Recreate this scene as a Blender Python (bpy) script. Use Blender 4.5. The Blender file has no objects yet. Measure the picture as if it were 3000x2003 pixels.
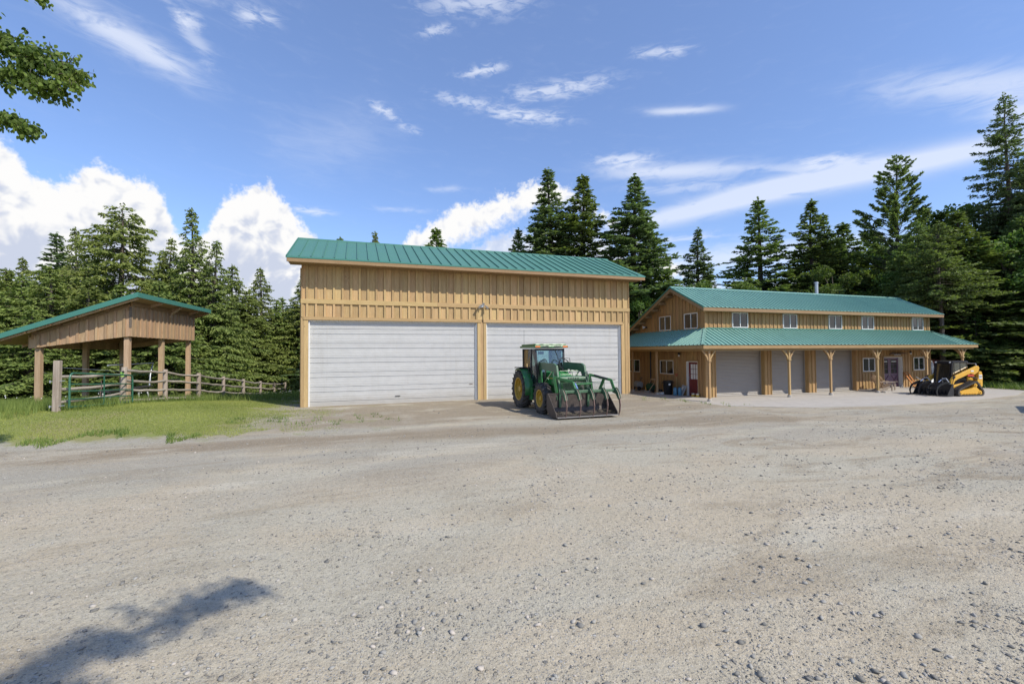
import bpy, math, random
import numpy as np
from mathutils import Matrix, Vector, Euler

random.seed(7)
RNG = np.random.default_rng(11)
SC = bpy.context.scene
COL = SC.collection
PI = math.pi
R = math.radians

# ------------------------------------------------------------------ camera
YAW, PITCH, ROLL, EYE = 0.32734, 0.02418, -0.00747, 2.45
cam_d = bpy.data.cameras.new('camera')
cam_d.sensor_width = 36.0
cam_d.lens = 15.822
cam_d.clip_start = 0.1
cam_d.clip_end = 2000
cam = bpy.data.objects.new('camera', cam_d)
COL.objects.link(cam)
rt = Vector((math.cos(YAW), -math.sin(YAW), 0))
fw = Vector((math.sin(YAW) * math.cos(PITCH), math.cos(YAW) * math.cos(PITCH), math.sin(PITCH)))
up = rt.cross(fw)
rt2 = rt * math.cos(ROLL) + up * math.sin(ROLL)
up2 = -rt * math.sin(ROLL) + up * math.cos(ROLL)
cam.matrix_world = Matrix(((rt2.x, up2.x, -fw.x, 0), (rt2.y, up2.y, -fw.y, 0), (rt2.z, up2.z, -fw.z, EYE), (0, 0, 0, 1)))
SC.camera = cam

# ------------------------------------------------------------------ light
SUN = Vector((0.60, -0.82, 1.0)).normalized()
sun_d = bpy.data.lights.new('sun', 'SUN')
sun_d.energy = 4.3
sun_d.angle = R(0.55)
sun_d.color = (1.0, 0.945, 0.835)
sun = bpy.data.objects.new('sun', sun_d)
COL.objects.link(sun)
sun.rotation_euler = SUN.to_track_quat('Z', 'Y').to_euler()
sun.location = (20, -20, 30)
SC.view_settings.view_transform = 'Standard'
SC.view_settings.look = 'None'
SC.view_settings.exposure = 0.14
SC.view_settings.gamma = 1.0
SC.view_settings.use_curve_mapping = False

# ------------------------------------------------------------------ node helpers
class NT:
    def __init__(s, tree):
        s.t = tree; s.n = tree.nodes; s.l = tree.links
    def node(s, kind, **kw):
        n = s.n.new(kind)
        for k, v in kw.items(): setattr(n, k, v)
        return n
    def put(s, sock, v):
        if v is None: return
        if isinstance(v, bpy.types.NodeSocket): s.l.new(v, sock)
        elif isinstance(v, (tuple, list)):
            v = tuple(v)
            if sock.type == 'RGBA' and len(v) == 3: v = v + (1,)
            sock.default_value = v
        else:
            sock.default_value = v
    def m(s, op, a, b=None, c=None, clamp=False):
        n = s.node('ShaderNodeMath', operation=op, use_clamp=clamp)
        s.put(n.inputs[0], a); s.put(n.inputs[1], b)
        if c is not None: s.put(n.inputs[2], c)
        return n.outputs[0]
    def mr(s, v, a, b, c=0.0, d=1.0, smooth=True):
        n = s.node('ShaderNodeMapRange', interpolation_type='SMOOTHSTEP' if smooth else 'LINEAR')
        for i, x in enumerate((v, a, b, c, d)): s.put(n.inputs[i], x)
        return n.outputs[0]
    def noise(s, vec, scale=1.0, detail=4.0, rough=0.55, dist=0.0, col=False, dim='3D', lac=2.0):
        n = s.node('ShaderNodeTexNoise', noise_dimensions=dim)
        s.put(n.inputs['Vector'], vec); n.inputs['Scale'].default_value = scale
        n.inputs['Detail'].default_value = detail; n.inputs['Roughness'].default_value = rough
        n.inputs['Lacunarity'].default_value = lac
        n.inputs['Distortion'].default_value = dist
        return n.outputs['Color' if col else 'Fac']
    def voro(s, vec, scale=1.0, feature='F1', out='Distance', rnd=1.0):
        n = s.node('ShaderNodeTexVoronoi', feature=feature)
        s.put(n.inputs['Vector'], vec); n.inputs['Scale'].default_value = scale
        n.inputs['Randomness'].default_value = rnd
        return n.outputs[out]
    def mix(s, f, a, b, mode='MIX'):
        n = s.node('ShaderNodeMix', data_type='RGBA', blend_type=mode)
        s.put(n.inputs[0], f); s.put(n.inputs[6], a); s.put(n.inputs[7], b)
        return n.outputs[2]
    def vec(s, x, y, z):
        n = s.node('ShaderNodeCombineXYZ'); s.put(n.inputs[0], x); s.put(n.inputs[1], y); s.put(n.inputs[2], z)
        return n.outputs[0]
    def sep(s, v):
        n = s.node('ShaderNodeSeparateXYZ'); s.put(n.inputs[0], v); return n.outputs
    def pos(s):
        return s.node('ShaderNodeNewGeometry').outputs['Position']
    def scl(s, v, x, y, z):
        n = s.node('ShaderNodeVectorMath', operation='MULTIPLY'); s.put(n.inputs[0], v); n.inputs[1].default_value = (x, y, z)
        return n.outputs[0]
    def addv(s, a, b):
        n = s.node('ShaderNodeVectorMath', operation='ADD'); s.put(n.inputs[0], a); s.put(n.inputs[1], b)
        return n.outputs[0]
    def rnd(s):
        return s.node('ShaderNodeObjectInfo').outputs['Random']
    def attr(s, name, out='Fac'):
        n = s.node('ShaderNodeAttribute'); n.attribute_name = name; return n.outputs[out]
    def bump(s, h, strength=0.3, dist=0.02):
        n = s.node('ShaderNodeBump'); n.inputs['Strength'].default_value = strength; n.inputs['Distance'].default_value = dist
        s.put(n.inputs['Height'], h); return n.outputs[0]

# ------------------------------------------------------------------ world: daylight sky with clouds
world = bpy.data.worlds.new('World'); SC.world = world; world.use_nodes = True
W = NT(world.node_tree); W.n.clear()
sky = W.node('ShaderNodeTexSky', sky_type='NISHITA')
sky.sun_disc = False
sky.sun_elevation = math.asin(SUN.z)
sky.sun_rotation = math.atan2(SUN.x, SUN.y)
sky.altitude = 700; sky.air_density = 1.0; sky.dust_density = 0.6; sky.ozone_density = 2.2
gen = W.node('ShaderNodeTexCoord').outputs['Generated']
gx, gy, gz_ = W.sep(gen)
az = W.m('MULTIPLY', W.m('ARCTAN2', gx, gy), 180 / PI)
hyp = W.m('SQRT', W.m('ADD', W.m('MULTIPLY', gx, gx), W.m('MULTIPLY', gy, gy)))
el = W.m('MULTIPLY', W.m('ARCTAN2', gz_, hyp), 180 / PI)
def curve(pts, x):          # value of a polyline through (azimuth, elevation) points
    n = W.node('ShaderNodeFloatCurve')
    cv = n.mapping.curves[0]
    n.mapping.use_clip = False
    lo, hi = -60.0, 80.0
    P = [((a - lo) / (hi - lo), e / 40.0) for a, e in pts]
    cv.points[0].location = P[0]; cv.points[1].location = P[-1]
    for p in P[1:-1]: cv.points.new(*p)
    for p in cv.points: p.handle_type = 'VECTOR'
    n.mapping.update()
    W.put(n.inputs['Value'], W.m('DIVIDE', W.m('SUBTRACT', x, lo), hi - lo))
    return W.m('MULTIPLY', n.outputs[0], 40.0)
v3 = W.vec(az, el, 0.0)
bil = W.noise(v3, 0.55, 6, 0.6, 0.3)
bil3 = W.noise(v3, 0.42, 3, 0.5, 0.4)
bil2 = W.noise(W.addv(v3, (-0.55, 0.65, 0)), 0.42, 3, 0.5, 0.4)
nb = W.m('ADD', W.m('MULTIPLY', W.m('SUBTRACT', bil, 0.5), 4.2), W.m('MULTIPLY', W.m('SUBTRACT', W.noise(v3, 2.1, 3, 0.55), 0.5), 1.6))
top = curve([(-60, 14), (-45, 16), (-36, 18), (-30.2, 18.2), (-29.3, 17.4), (-28.2, 15.6), (-26.8, 15.6), (-25.4, 16.4), (-24.6, 17.7), (-22.5, 18.1), (-22.1, 17.0),
             (-20, 16.8), (-18.9, 15.8), (-18.2, 12.6), (-16.5, 11.6), (-15.4, 13.2), (-13.9, 17.2), (-12.2, 17.9), (-10.6, 18.6), (-8.9, 18.5), (-7.8, 16.9), (-6.2, 15.0), (-3.5, 12.2), (-1, 9),
             (4.0, 12.0), (6.6, 15.4), (8.9, 16.5), (10.9, 17.6), (11.6, 18.4), (14.4, 18.5), (17.4, 19.7), (19, 19.6), (21, 21), (24, 21.2), (27, 19.8), (31, 17), (36, 12), (44, 8), (80, 7)], az)
bot = curve([(-60, 0), (5, 0), (8, 11.5), (11, 13.2), (15, 14.8), (19, 16.6), (23, 18.3), (28, 17.6), (33, 14), (36, 9), (80, 0)], az)
cum = W.m('MULTIPLY', W.mr(W.m('SUBTRACT', W.m('ADD', top, nb), el), -0.35, 1.1), W.mr(W.m('SUBTRACT', W.m('ADD', el, nb), bot), -0.9, 1.4))
low_top = curve([(-60, 0), (8, 0), (11, 11.6), (14, 13.6), (18, 15.2), (24, 15.4), (30, 15.0), (36, 9), (80, 4)], az)
cum2 = W.m('MULTIPLY', W.mr(W.m('SUBTRACT', W.m('ADD', low_top, nb), el), -0.4, 1.2), 0.8)
cum = W.m('MAXIMUM', cum, cum2)
NS0 = W.noise(W.vec(W.m('MULTIPLY', az, 0.26), W.m('MULTIPLY', W.m('ADD', el, W.m('MULTIPLY', az, 0.06)), 0.95), 3.0), 1.0, 6, 0.62, 0.7)
NS1 = W.noise(W.vec(W.m('MULTIPLY', az, 0.42), W.m('MULTIPLY', el, 1.5), 8.0), 1.0, 5, 0.62, 0.7)
NS2 = W.noise(W.vec(W.m('MULTIPLY', az, 0.75), W.m('MULTIPLY', el, 1.9), 14.0), 1.0, 5, 0.62, 0.7)
def streak(p, q, wid, strength, lo=0.36, hi=0.66, ns=1.0):
    (a0, e0), (a1, e1) = p, q
    ca, ce = (a0 + a1) / 2, (e0 + e1) / 2
    L = math.hypot(a1 - a0, e1 - e0) / 2; th = math.atan2(e1 - e0, a1 - a0)
    dx = W.m('SUBTRACT', az, ca); dy = W.m('SUBTRACT', el, ce)
    u = W.m('ADD', W.m('MULTIPLY', dx, math.cos(th) / L), W.m('MULTIPLY', dy, math.sin(th) / L))
    v = W.m('ADD', W.m('MULTIPLY', dx, -math.sin(th) / wid), W.m('MULTIPLY', dy, math.cos(th) / wid))
    g = W.m('ADD', W.m('POWER', W.m('ABSOLUTE', u), 3.0), W.m('MULTIPLY', v, v))
    g = W.m('POWER', 2.718, W.m('MULTIPLY', g, -1.0))
    n = NS2 if ns > 1.9 else (NS1 if ns > 1.2 else NS0)
    return W.m('MULTIPLY', W.mr(W.m('ADD', n, W.m('MULTIPLY', g, 0.22)), lo + 0.12, hi + 0.14), W.m('MULTIPLY', g, strength))
S = [streak((-27.5, 29.6), (-15.8, 26.9), 1.3, 1.0, 0.2, 0.6), streak((-19.2, 32.6), (-14.6, 28.0), 0.9, 0.55), streak((-18.6, 31.3), (-15.9, 31.6), 0.8, 0.75, ns=2.2),
     streak((-13.5, 33.2), (-8.6, 33.9), 0.8, 0.8, ns=1.8), streak((-30, 33), (-10, 35.5), 2.4, 0.35), streak((6, 38.4), (22, 38.8), 1.6, 0.75, ns=1.4), streak((7.2, 35.4), (11.6, 36.1), 0.5, 0.8, ns=2),
     streak((1.2, 28.3), (4.6, 27.2), 0.7, 0.95, ns=2.4), streak((4.0, 26.6), (7.6, 25.9), 0.5, 0.5, ns=2.4), streak((12.0, 31.9), (18.4, 32.9), 0.55, 0.95, ns=2), streak((17.5, 30.0), (32.5, 30.9), 1.0, 0.85, ns=1.5),
     streak((15.0, 28.5), (26.2, 27.5), 0.8, 1.0, ns=1.7), streak((8.5, 29.8), (17, 29.0), 0.7, 0.7, ns=2), streak((34.0, 33.0), (41.5, 32.2), 0.55, 0.75, ns=1.6), streak((35.5, 27.3), (44, 26.3), 0.38, 0.9, 0.2, 0.5),
     streak((29.0, 22.9), (37.2, 22.3), 0.8, 1.0, ns=1.7), streak((51.3, 19.5), (57.2, 18.8), 0.6, 0.9, ns=1.5), streak((46, 19.9), (62, 17.4), 0.5, 0.5),
     streak((31, 15.0), (54, 17.9), 1.05, 1.2, 0.15, 0.5), streak((45, 17.3), (70, 17.2), 1.0, 1.3, 0.1, 0.4), streak((30, 21.6), (47, 20.0), 0.9, 0.95, 0.2, 0.55), streak((33, 19.2), (46, 18.6), 0.7, 0.5),
     streak((58, 24.5), (76, 19.0), 1.3, 0.75, 0.2, 0.6), streak((65, 20.5), (76, 16), 1.1, 0.9, 0.2, 0.6), streak((34, 13.4), (45, 13.2), 0.5, 0.8), streak((34, 10.8), (62, 10.4), 1.6, 0.9, 0.2, 0.6),
     streak((-8.5, 16.3), (-2.6, 16.2), 0.5, 0.9, ns=1.5), streak((1, 17.4), (8.5, 17.3), 0.4, 0.5), streak((8, 19.8), (14, 20.2), 0.35, 0.5), streak((-60, 24), (-36, 27), 3, 0.5), streak((-10, 22), (4, 26), 3.4, 0.22, 0.1, 0.7)]
cir = S[0]
for s_ in S[1:]: cir = W.m('ADD', cir, s_)
veil = W.m('MULTIPLY', W.mr(NS0, 0.50, 0.95), W.m('MULTIPLY', W.mr(el, 6, 20), 0.10))
cir = W.m('MINIMUM', W.m('MULTIPLY', W.m('ADD', cir, veil), 0.74), 0.72)
mask = W.m('MINIMUM', W.m('ADD', cum, W.m('MULTIPLY', cir, W.m('SUBTRACT', 1.0, cum))), 1.0)
mask = W.m('MULTIPLY', mask, W.mr(gz_, 0.0, 0.03))
relief = W.m('ADD', 0.5, W.m('MULTIPLY', W.m('SUBTRACT', bil3, bil2), 2.6), clamp=True)
depth = W.mr(W.m('SUBTRACT', top, el), 0.0, 9.0)
big = W.noise(W.scl(v3, 0.8, 1.3, 1), 0.2, 4, 0.6)
shade = W.m('ADD', W.m('MULTIPLY', relief, 0.75), W.m('SUBTRACT', W.m('MULTIPLY', big, 0.9), W.m('MULTIPLY', depth, 0.62)), clamp=True)
ccol = W.mix(W.mr(shade, 0.12, 0.72), (0.56, 0.61, 0.74), (0.90, 0.895, 0.89))
ccol = W.mix(cum, (0.78, 0.83, 0.95), ccol)
hs_ = W.node('ShaderNodeHueSaturation'); hs_.inputs['Saturation'].default_value = 1.12; W.put(hs_.inputs['Color'], sky.outputs[0])
skyc = W.mix(1.0, W.mix(1.0, hs_.outputs[0], (0.99, 0.95, 1.03), 'MULTIPLY'), (0.52, 0.68, 1.15), 'ADD')
bg1 = W.node('ShaderNodeBackground'); W.put(bg1.inputs[0], skyc); bg1.inputs[1].default_value = 0.15
bg2 = W.node('ShaderNodeBackground'); W.put(bg2.inputs[0], ccol); bg2.inputs[1].default_value = 1.0
mxs = W.node('ShaderNodeMixShader'); W.put(mxs.inputs[0], mask); W.l.new(bg1.outputs[0], mxs.inputs[1]); W.l.new(bg2.outputs[0], mxs.inputs[2])
world.cycles.sampling_method = 'MANUAL'; world.cycles.sample_map_resolution = 512
wo = W.node('ShaderNodeOutputWorld'); W.l.new(mxs.outputs[0], wo.inputs[0])

# ------------------------------------------------------------------ materials
MATS = {}
def mat(name):
    m = bpy.data.materials.new(name); m.use_nodes = True
    t = NT(m.node_tree); t.n.clear()
    b = t.node('ShaderNodeBsdfPrincipled'); o = t.node('ShaderNodeOutputMaterial')
    t.l.new(b.outputs[0], o.inputs[0]); MATS[name] = m
    return m, t, b, o
def paint(name, col, rough=0.5, metal=0.0, dirt=0.0, dirtcol=(0.2, 0.16, 0.11), spec=0.5, scale=3.0, var=0.12):
    m, t, b, o = mat(name)
    p = t.pos()
    n = t.noise(p, scale, 5, 0.6)
    c = t.mix(n, tuple(x * (1 - var) for x in col), tuple(min(1, x * (1 + var)) for x in col))
    if dirt > 0:
        d = t.m('MULTIPLY', t.mr(t.noise(p, scale * 2.3, 6, 0.7), 0.42, 0.78), dirt)
        c = t.mix(d, c, dirtcol)
        t.put(b.inputs['Roughness'], t.m('ADD', rough, t.m('MULTIPLY', d, 0.4), clamp=True))
    else:
        b.inputs['Roughness'].default_value = rough
    t.put(b.inputs['Base Color'], c); b.inputs['Metallic'].default_value = metal
    b.inputs['Specular IOR Level'].default_value = spec
    return m
m = paint('door_section_white', (0.50, 0.495, 0.475), 0.42)
t = NT(m.node_tree); b = [n for n in t.n if n.type == 'BSDF_PRINCIPLED'][0]
p = t.pos(); c0 = b.inputs['Base Color'].links[0].from_socket
spl = t.m('MULTIPLY', t.mr(t.m('ADD', t.sep(p)[2], t.m('MULTIPLY', t.noise(t.scl(p, 1.6, 1, 3.0), 1.0, 5, 0.7), -0.9)), 0.30, -0.55), 0.55)
strk = t.m('MULTIPLY', t.mr(t.noise(t.scl(p, 5.0, 1, 0.22), 1.0, 5, 0.7), 0.50, 0.78), 0.30)
t.put(b.inputs['Base Color'], t.mix(t.m('MAXIMUM', spl, strk), c0, (0.36, 0.32, 0.26)))
t.put(b.inputs['Normal'], t.bump(t.noise(t.scl(p, .8, 1, 1.6), 1.0, 3, 0.5), 0.25, 0.03))
def wood(name, col, dark, axis='z', rough=0.72, var=0.35, knots=True, stain=0.0):
    m, t, b, o = mat(name)
    p = t.pos(); r = t.rnd()
    off = t.vec(t.m('MULTIPLY', r, 37.0), t.m('MULTIPLY', r, 11.0), t.m('MULTIPLY', r, 53.0))
    pp = t.addv(p, off)
    s = dict(z=(14, 14, 0.9), x=(0.9, 14, 14), y=(14, 0.9, 14))[axis]
    g = t.noise(t.scl(pp, *s), 1.6, 6, 0.65, 0.8)
    g2 = t.noise(t.scl(pp, *[q * 3.5 for q in s]), 2.0, 3, 0.6)
    f = t.m('ADD', t.m('MULTIPLY', g, 0.7), t.m('MULTIPLY', g2, 0.3))
    c = t.mix(t.mr(f, 0.34, 0.66), dark, col)
    tint = t.m('ADD', 1.0 - var / 2, t.m('MULTIPLY', r, var))
    hsv = t.node('ShaderNodeHueSaturation'); t.put(hsv.inputs['Value'], tint); t.put(hsv.inputs['Color'], c)
    t.put(hsv.inputs['Hue'], t.m('ADD', 0.494, t.m('MULTIPLY', t.m('FRACT', t.m('MULTIPLY', r, 7.3)), 0.014)))
    c = hsv.outputs[0]
    if knots:
        k = t.voro(t.scl(pp, *[1.0 if q > 5 else 0.45 for q in s]), 3.0)
        c = t.mix(t.m('MULTIPLY', t.mr(k, 0.075, 0.02), 0.75), c, tuple(q * 0.35 for q in dark))
    if stain:
        c = t.mix(t.m('MULTIPLY', t.mr(t.noise(t.scl(pp, 3, 3, 1.0), 1.0, 5, 0.7), 0.5, 0.8), stain), c, (0.09, 0.075, 0.06))
    t.put(b.inputs['Base Color'], c); b.inputs['Roughness'].default_value = rough
    b.inputs['Specular IOR Level'].default_value = 0.25
    t.put(b.inputs['Normal'], t.bump(f, 0.35, 0.006))
    return m
wood('tan_siding', (0.51, 0.355, 0.178), (0.39, 0.258, 0.118), var=0.36)
wood('tan_trim', (0.51, 0.355, 0.178), (0.40, 0.265, 0.12), axis='x', var=0.2)
wood('tan_fascia', (0.34, 0.225, 0.12), (0.25, 0.16, 0.08), axis='x', var=0.12, knots=False)
wood('shop_siding', (0.43, 0.275, 0.128), (0.31, 0.188, 0.08), var=0.28)
wood('shop_trim', (0.40, 0.27, 0.135), (0.29, 0.18, 0.08), axis='x', var=0.15, knots=False)
wood('shop_fascia', (0.33, 0.225, 0.12), (0.24, 0.155, 0.08), axis='x', var=0.12, knots=False)
wood('shop_post', (0.45, 0.31, 0.16), (0.34, 0.22, 0.10), var=0.15)
wood('shed_siding', (0.47, 0.325, 0.20), (0.34, 0.22, 0.125), var=0.3, stain=0.25)
wood('shed_post', (0.52, 0.375, 0.235), (0.39, 0.265, 0.155), var=0.25, stain=0.12)
wood('shed_beam', (0.36, 0.22, 0.12), (0.24, 0.14, 0.07), axis='y', var=0.2)
wood('grey_rail', (0.43, 0.38, 0.32), (0.28, 0.24, 0.19), axis='y', var=0.3, knots=False, stain=0.3)
wood('grey_post', (0.38, 0.32, 0.26), (0.23, 0.18, 0.14), var=0.25, stain=0.3)
wood('chair_wood', (0.58, 0.42, 0.27), (0.44, 0.30, 0.18), axis='y', var=0.2, knots=False)
wood('chair_grey_wood', (0.40, 0.33, 0.26), (0.27, 0.21, 0.165), axis='y', var=0.2, knots=False)
wood('amber_wood', (0.50, 0.21, 0.055), (0.33, 0.12, 0.03), var=0.1, knots=False)
wood('old_timber', (0.24, 0.19, 0.15), (0.13, 0.10, 0.08), axis='y', var=0.3, stain=0.3)
def metal_roof(name, col, rough, dirt):
    m, t, b, o = mat(name)
    p = t.pos()
    n = t.noise(t.scl(p, 1, 1, 1), 1.3, 5, 0.6); n2 = t.noise(p, 22, 3, 0.6)
    c = t.mix(n, tuple(x * 0.9 for x in col), tuple(x * 1.1 for x in col))
    c = t.mix(t.m('MULTIPLY', t.mr(n2, 0.55, 0.8), dirt), c, (0.32, 0.36, 0.33))
    c = t.mix(t.m('MULTIPLY', t.rnd(), 0.12), c, tuple(x * 1.25 for x in col))
    t.put(b.inputs['Base Color'], c)
    t.put(b.inputs['Roughness'], t.mr(n, 0.2, 0.8, rough - 0.06, rough + 0.08))
    b.inputs['Specular IOR Level'].default_value = 0.5
    t.put(b.inputs['Normal'], t.bump(t.noise(p, 2.2, 3, 0.5), 0.12, 0.02))
metal_roof('teal_roof', (0.072, 0.195, 0.145), 0.42, 0.25)
metal_roof('teal_rib_roof', (0.185, 0.345, 0.285), 0.36, 0.25)
paint('teal_fascia', (0.055, 0.20, 0.155), 0.42, var=0.08)
paint('white_door', (0.56, 0.555, 0.54), 0.42, dirt=0.22, dirtcol=(0.42, 0.38, 0.32), scale=1.2, var=0.03)
paint('white_frame', (0.72, 0.72, 0.69), 0.5, dirt=0.12, var=0.04)
paint('grey_shutter', (0.31, 0.283, 0.25), 0.5, dirt=0.15, dirtcol=(0.2, 0.18, 0.16), scale=1.0, var=0.05)
paint('concrete', (0.42, 0.385, 0.335), 0.9, dirt=0.55, dirtcol=(0.30, 0.27, 0.235), scale=1.6, var=0.12)
paint('red_door', (0.16, 0.022, 0.022), 0.45, dirt=0.1)
paint('purple_door', (0.135, 0.075, 0.105), 0.5, dirt=0.2, dirtcol=(0.2, 0.16, 0.17))
paint('black_metal', (0.018, 0.018, 0.02), 0.42, dirt=0.25, dirtcol=(0.10, 0.09, 0.08))
paint('gloss_black', (0.014, 0.015, 0.02), 0.22, dirt=0.15, dirtcol=(0.10, 0.09, 0.08))
paint('black_plastic', (0.022, 0.024, 0.026), 0.5)
paint('dark_interior', (0.03, 0.028, 0.026), 0.9)
paint('galvanised', (0.50, 0.52, 0.54), 0.38, metal=0.7, dirt=0.2, dirtcol=(0.3, 0.28, 0.26))
paint('bare_steel', (0.42, 0.40, 0.38), 0.4, metal=0.6, dirt=0.4, dirtcol=(0.16, 0.10, 0.07))
paint('chrome', (0.75, 0.76, 0.78), 0.15, metal=1.0)
paint('tractor_green', (0.026, 0.150, 0.040), 0.30, dirt=0.55, dirtcol=(0.13, 0.155, 0.085), scale=2.5)
paint('hood_green', (0.018, 0.21, 0.045), 0.25, dirt=0.2, dirtcol=(0.13, 0.15, 0.08))
paint('faded_green', (0.05, 0.12, 0.06), 0.42, dirt=0.5, dirtcol=(0.22, 0.25, 0.18), scale=4)
paint('wheel_yellow', (0.50, 0.32, 0.035), 0.45, dirt=0.6, dirtcol=(0.20, 0.14, 0.06), scale=4)
paint('loader_yellow', (0.72, 0.40, 0.045), 0.55, dirt=0.25, dirtcol=(0.38, 0.24, 0.09), scale=3)
paint('rubber', (0.052, 0.048, 0.044), 0.85, dirt=0.75, dirtcol=(0.17, 0.145, 0.115), scale=3.5)
paint('bucket_steel', (0.062, 0.050, 0.045), 0.55, metal=0.25, dirt=0.55, dirtcol=(0.16, 0.125, 0.105), scale=4)
paint('rusty_steel', (0.17, 0.105, 0.085), 0.6, metal=0.2, dirt=0.6, dirtcol=(0.28, 0.24, 0.22), scale=8)
paint('orange_lens', (0.75, 0.16, 0.02), 0.25)
paint('gate_green', (0.018, 0.105, 0.058), 0.35, dirt=0.35, dirtcol=(0.30, 0.36, 0.32), scale=9)
paint('lime_tape', (0.35, 0.65, 0.10), 0.6)
paint('blue_plastic', (0.07, 0.20, 0.30), 0.45, dirt=0.2)
paint('blue_white_hull', (0.08, 0.28, 0.55), 0.3)
paint('black_bin', (0.012, 0.014, 0.016), 0.4, dirt=0.1)
paint('sticker', (0.7, 0.7, 0.68), 0.6)
paint('yellow_plastic', (0.62, 0.40, 0.04), 0.5)
paint('pale_grey_board', (0.33, 0.34, 0.33), 0.7, dirt=0.3)
paint('hose_green', (0.03, 0.09, 0.04), 0.5)
paint('red_paint', (0.48, 0.05, 0.03), 0.45, dirt=0.2)
paint('tank_red', (0.42, 0.13, 0.09), 0.6, dirt=0.35, dirtcol=(0.50, 0.22, 0.16), scale=5)
paint('tank_white', (0.66, 0.66, 0.66), 0.5, dirt=0.75, dirtcol=(0.32, 0.11, 0.05), scale=3.5)
paint('driftwood', (0.13, 0.10, 0.08), 0.8, dirt=0.3)
paint('bark', (0.105, 0.085, 0.07), 0.9, dirt=0.5, dirtcol=(0.20, 0.175, 0.15), scale=5)
paint('bark_dark', (0.055, 0.043, 0.035), 0.9, dirt=0.4, dirtcol=(0.12, 0.10, 0.085), scale=6)
paint('seat_vinyl', (0.03, 0.03, 0.03), 0.6)
paint('lamp_white', (0.8, 0.8, 0.78), 0.3)
paint('daisy_white', (0.8, 0.8, 0.76), 0.6)
paint('dead_grass', (0.26, 0.20, 0.12), 0.85, dirt=0.4)
paint('shrub_debris', (0.20, 0.165, 0.11), 0.85, dirt=0.5, dirtcol=(0.10, 0.12, 0.05), scale=12)
paint('gable_shadow_siding', (0.30, 0.24, 0.16), 0.7)

def glass(name, tint, trans):        # trans: how much passes straight through
    m, t, b, o = mat(name)
    t.n.remove(b); gl = t.node('ShaderNodeBsdfGlossy'); gl.inputs['Roughness'].default_value = 0.03
    tr = t.node('ShaderNodeBsdfTransparent'); tr.inputs[0].default_value = (*tint, 1)
    lw = t.node('ShaderNodeFresnel'); lw.inputs[0].default_value = 1.45
    mx = t.node('ShaderNodeMixShader')
    t.put(mx.inputs[0], t.m('MULTIPLY', t.m('SUBTRACT', 1.0, lw.outputs[0]), trans))
    t.l.new(gl.outputs[0], mx.inputs[1]); t.l.new(tr.outputs[0], mx.inputs[2]); t.l.new(mx.outputs[0], o.inputs[0])
glass('cab_glass', (0.74, 0.86, 0.84), 0.93)
glass('dark_glass', (0.22, 0.28, 0.27), 0.95)
m, t, b, o = mat('window_glass')
b.inputs['Roughness'].default_value = 0.05; b.inputs['Specular IOR Level'].default_value = 0.8
t.put(b.inputs['Base Color'], t.mix(t.mr(t.noise(t.addv(t.pos(), (3, 1, 7)), 0.9, 3), 0.4, 0.65), (0.010, 0.012, 0.014), (0.028, 0.030, 0.032)))
t.put(b.inputs['Normal'], t.bump(t.noise(t.pos(), 1.1, 2), 0.25, 0.03))

def leafmat(name, dark, light, trans=0.25, tipcol=None):
    m, t, b, o = mat(name)
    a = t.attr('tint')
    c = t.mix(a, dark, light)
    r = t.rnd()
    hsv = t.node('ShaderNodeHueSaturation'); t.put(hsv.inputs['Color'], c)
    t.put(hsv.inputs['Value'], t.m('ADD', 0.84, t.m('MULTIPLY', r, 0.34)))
    t.put(hsv.inputs['Hue'], t.m('ADD', 0.488, t.m('MULTIPLY', t.m('FRACT', t.m('MULTIPLY', r, 5.7)), 0.026)))
    c = hsv.outputs[0]
    t.put(b.inputs['Base Color'], c); b.inputs['Roughness'].default_value = 0.6
    b.inputs['Specular IOR Level'].default_value = 0.3
    tr = t.node('ShaderNodeBsdfTranslucent'); t.put(tr.inputs[0], t.mix(1.0, c, (1.1, 1.25, 0.6), 'MULTIPLY'))
    mx = t.node('ShaderNodeMixShader'); mx.inputs[0].default_value = trans
    t.l.new(b.outputs[0], mx.inputs[1]); t.l.new(tr.outputs[0], mx.inputs[2]); t.l.new(mx.outputs[0], o.inputs[0])
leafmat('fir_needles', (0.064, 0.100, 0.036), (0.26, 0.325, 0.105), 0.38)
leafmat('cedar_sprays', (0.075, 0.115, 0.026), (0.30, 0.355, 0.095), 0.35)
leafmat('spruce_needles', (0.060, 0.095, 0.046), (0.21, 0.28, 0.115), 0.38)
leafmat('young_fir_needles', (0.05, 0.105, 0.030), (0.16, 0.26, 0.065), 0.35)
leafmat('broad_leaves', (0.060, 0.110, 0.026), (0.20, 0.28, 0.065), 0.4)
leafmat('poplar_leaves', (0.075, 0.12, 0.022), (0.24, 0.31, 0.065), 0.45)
leafmat('grass_blades', (0.135, 0.175, 0.03), (0.41, 0.41, 0.115), 0.3)
leafmat('tall_grass_blades', (0.08, 0.14, 0.028), (0.27, 0.33, 0.085), 0.3)

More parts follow.
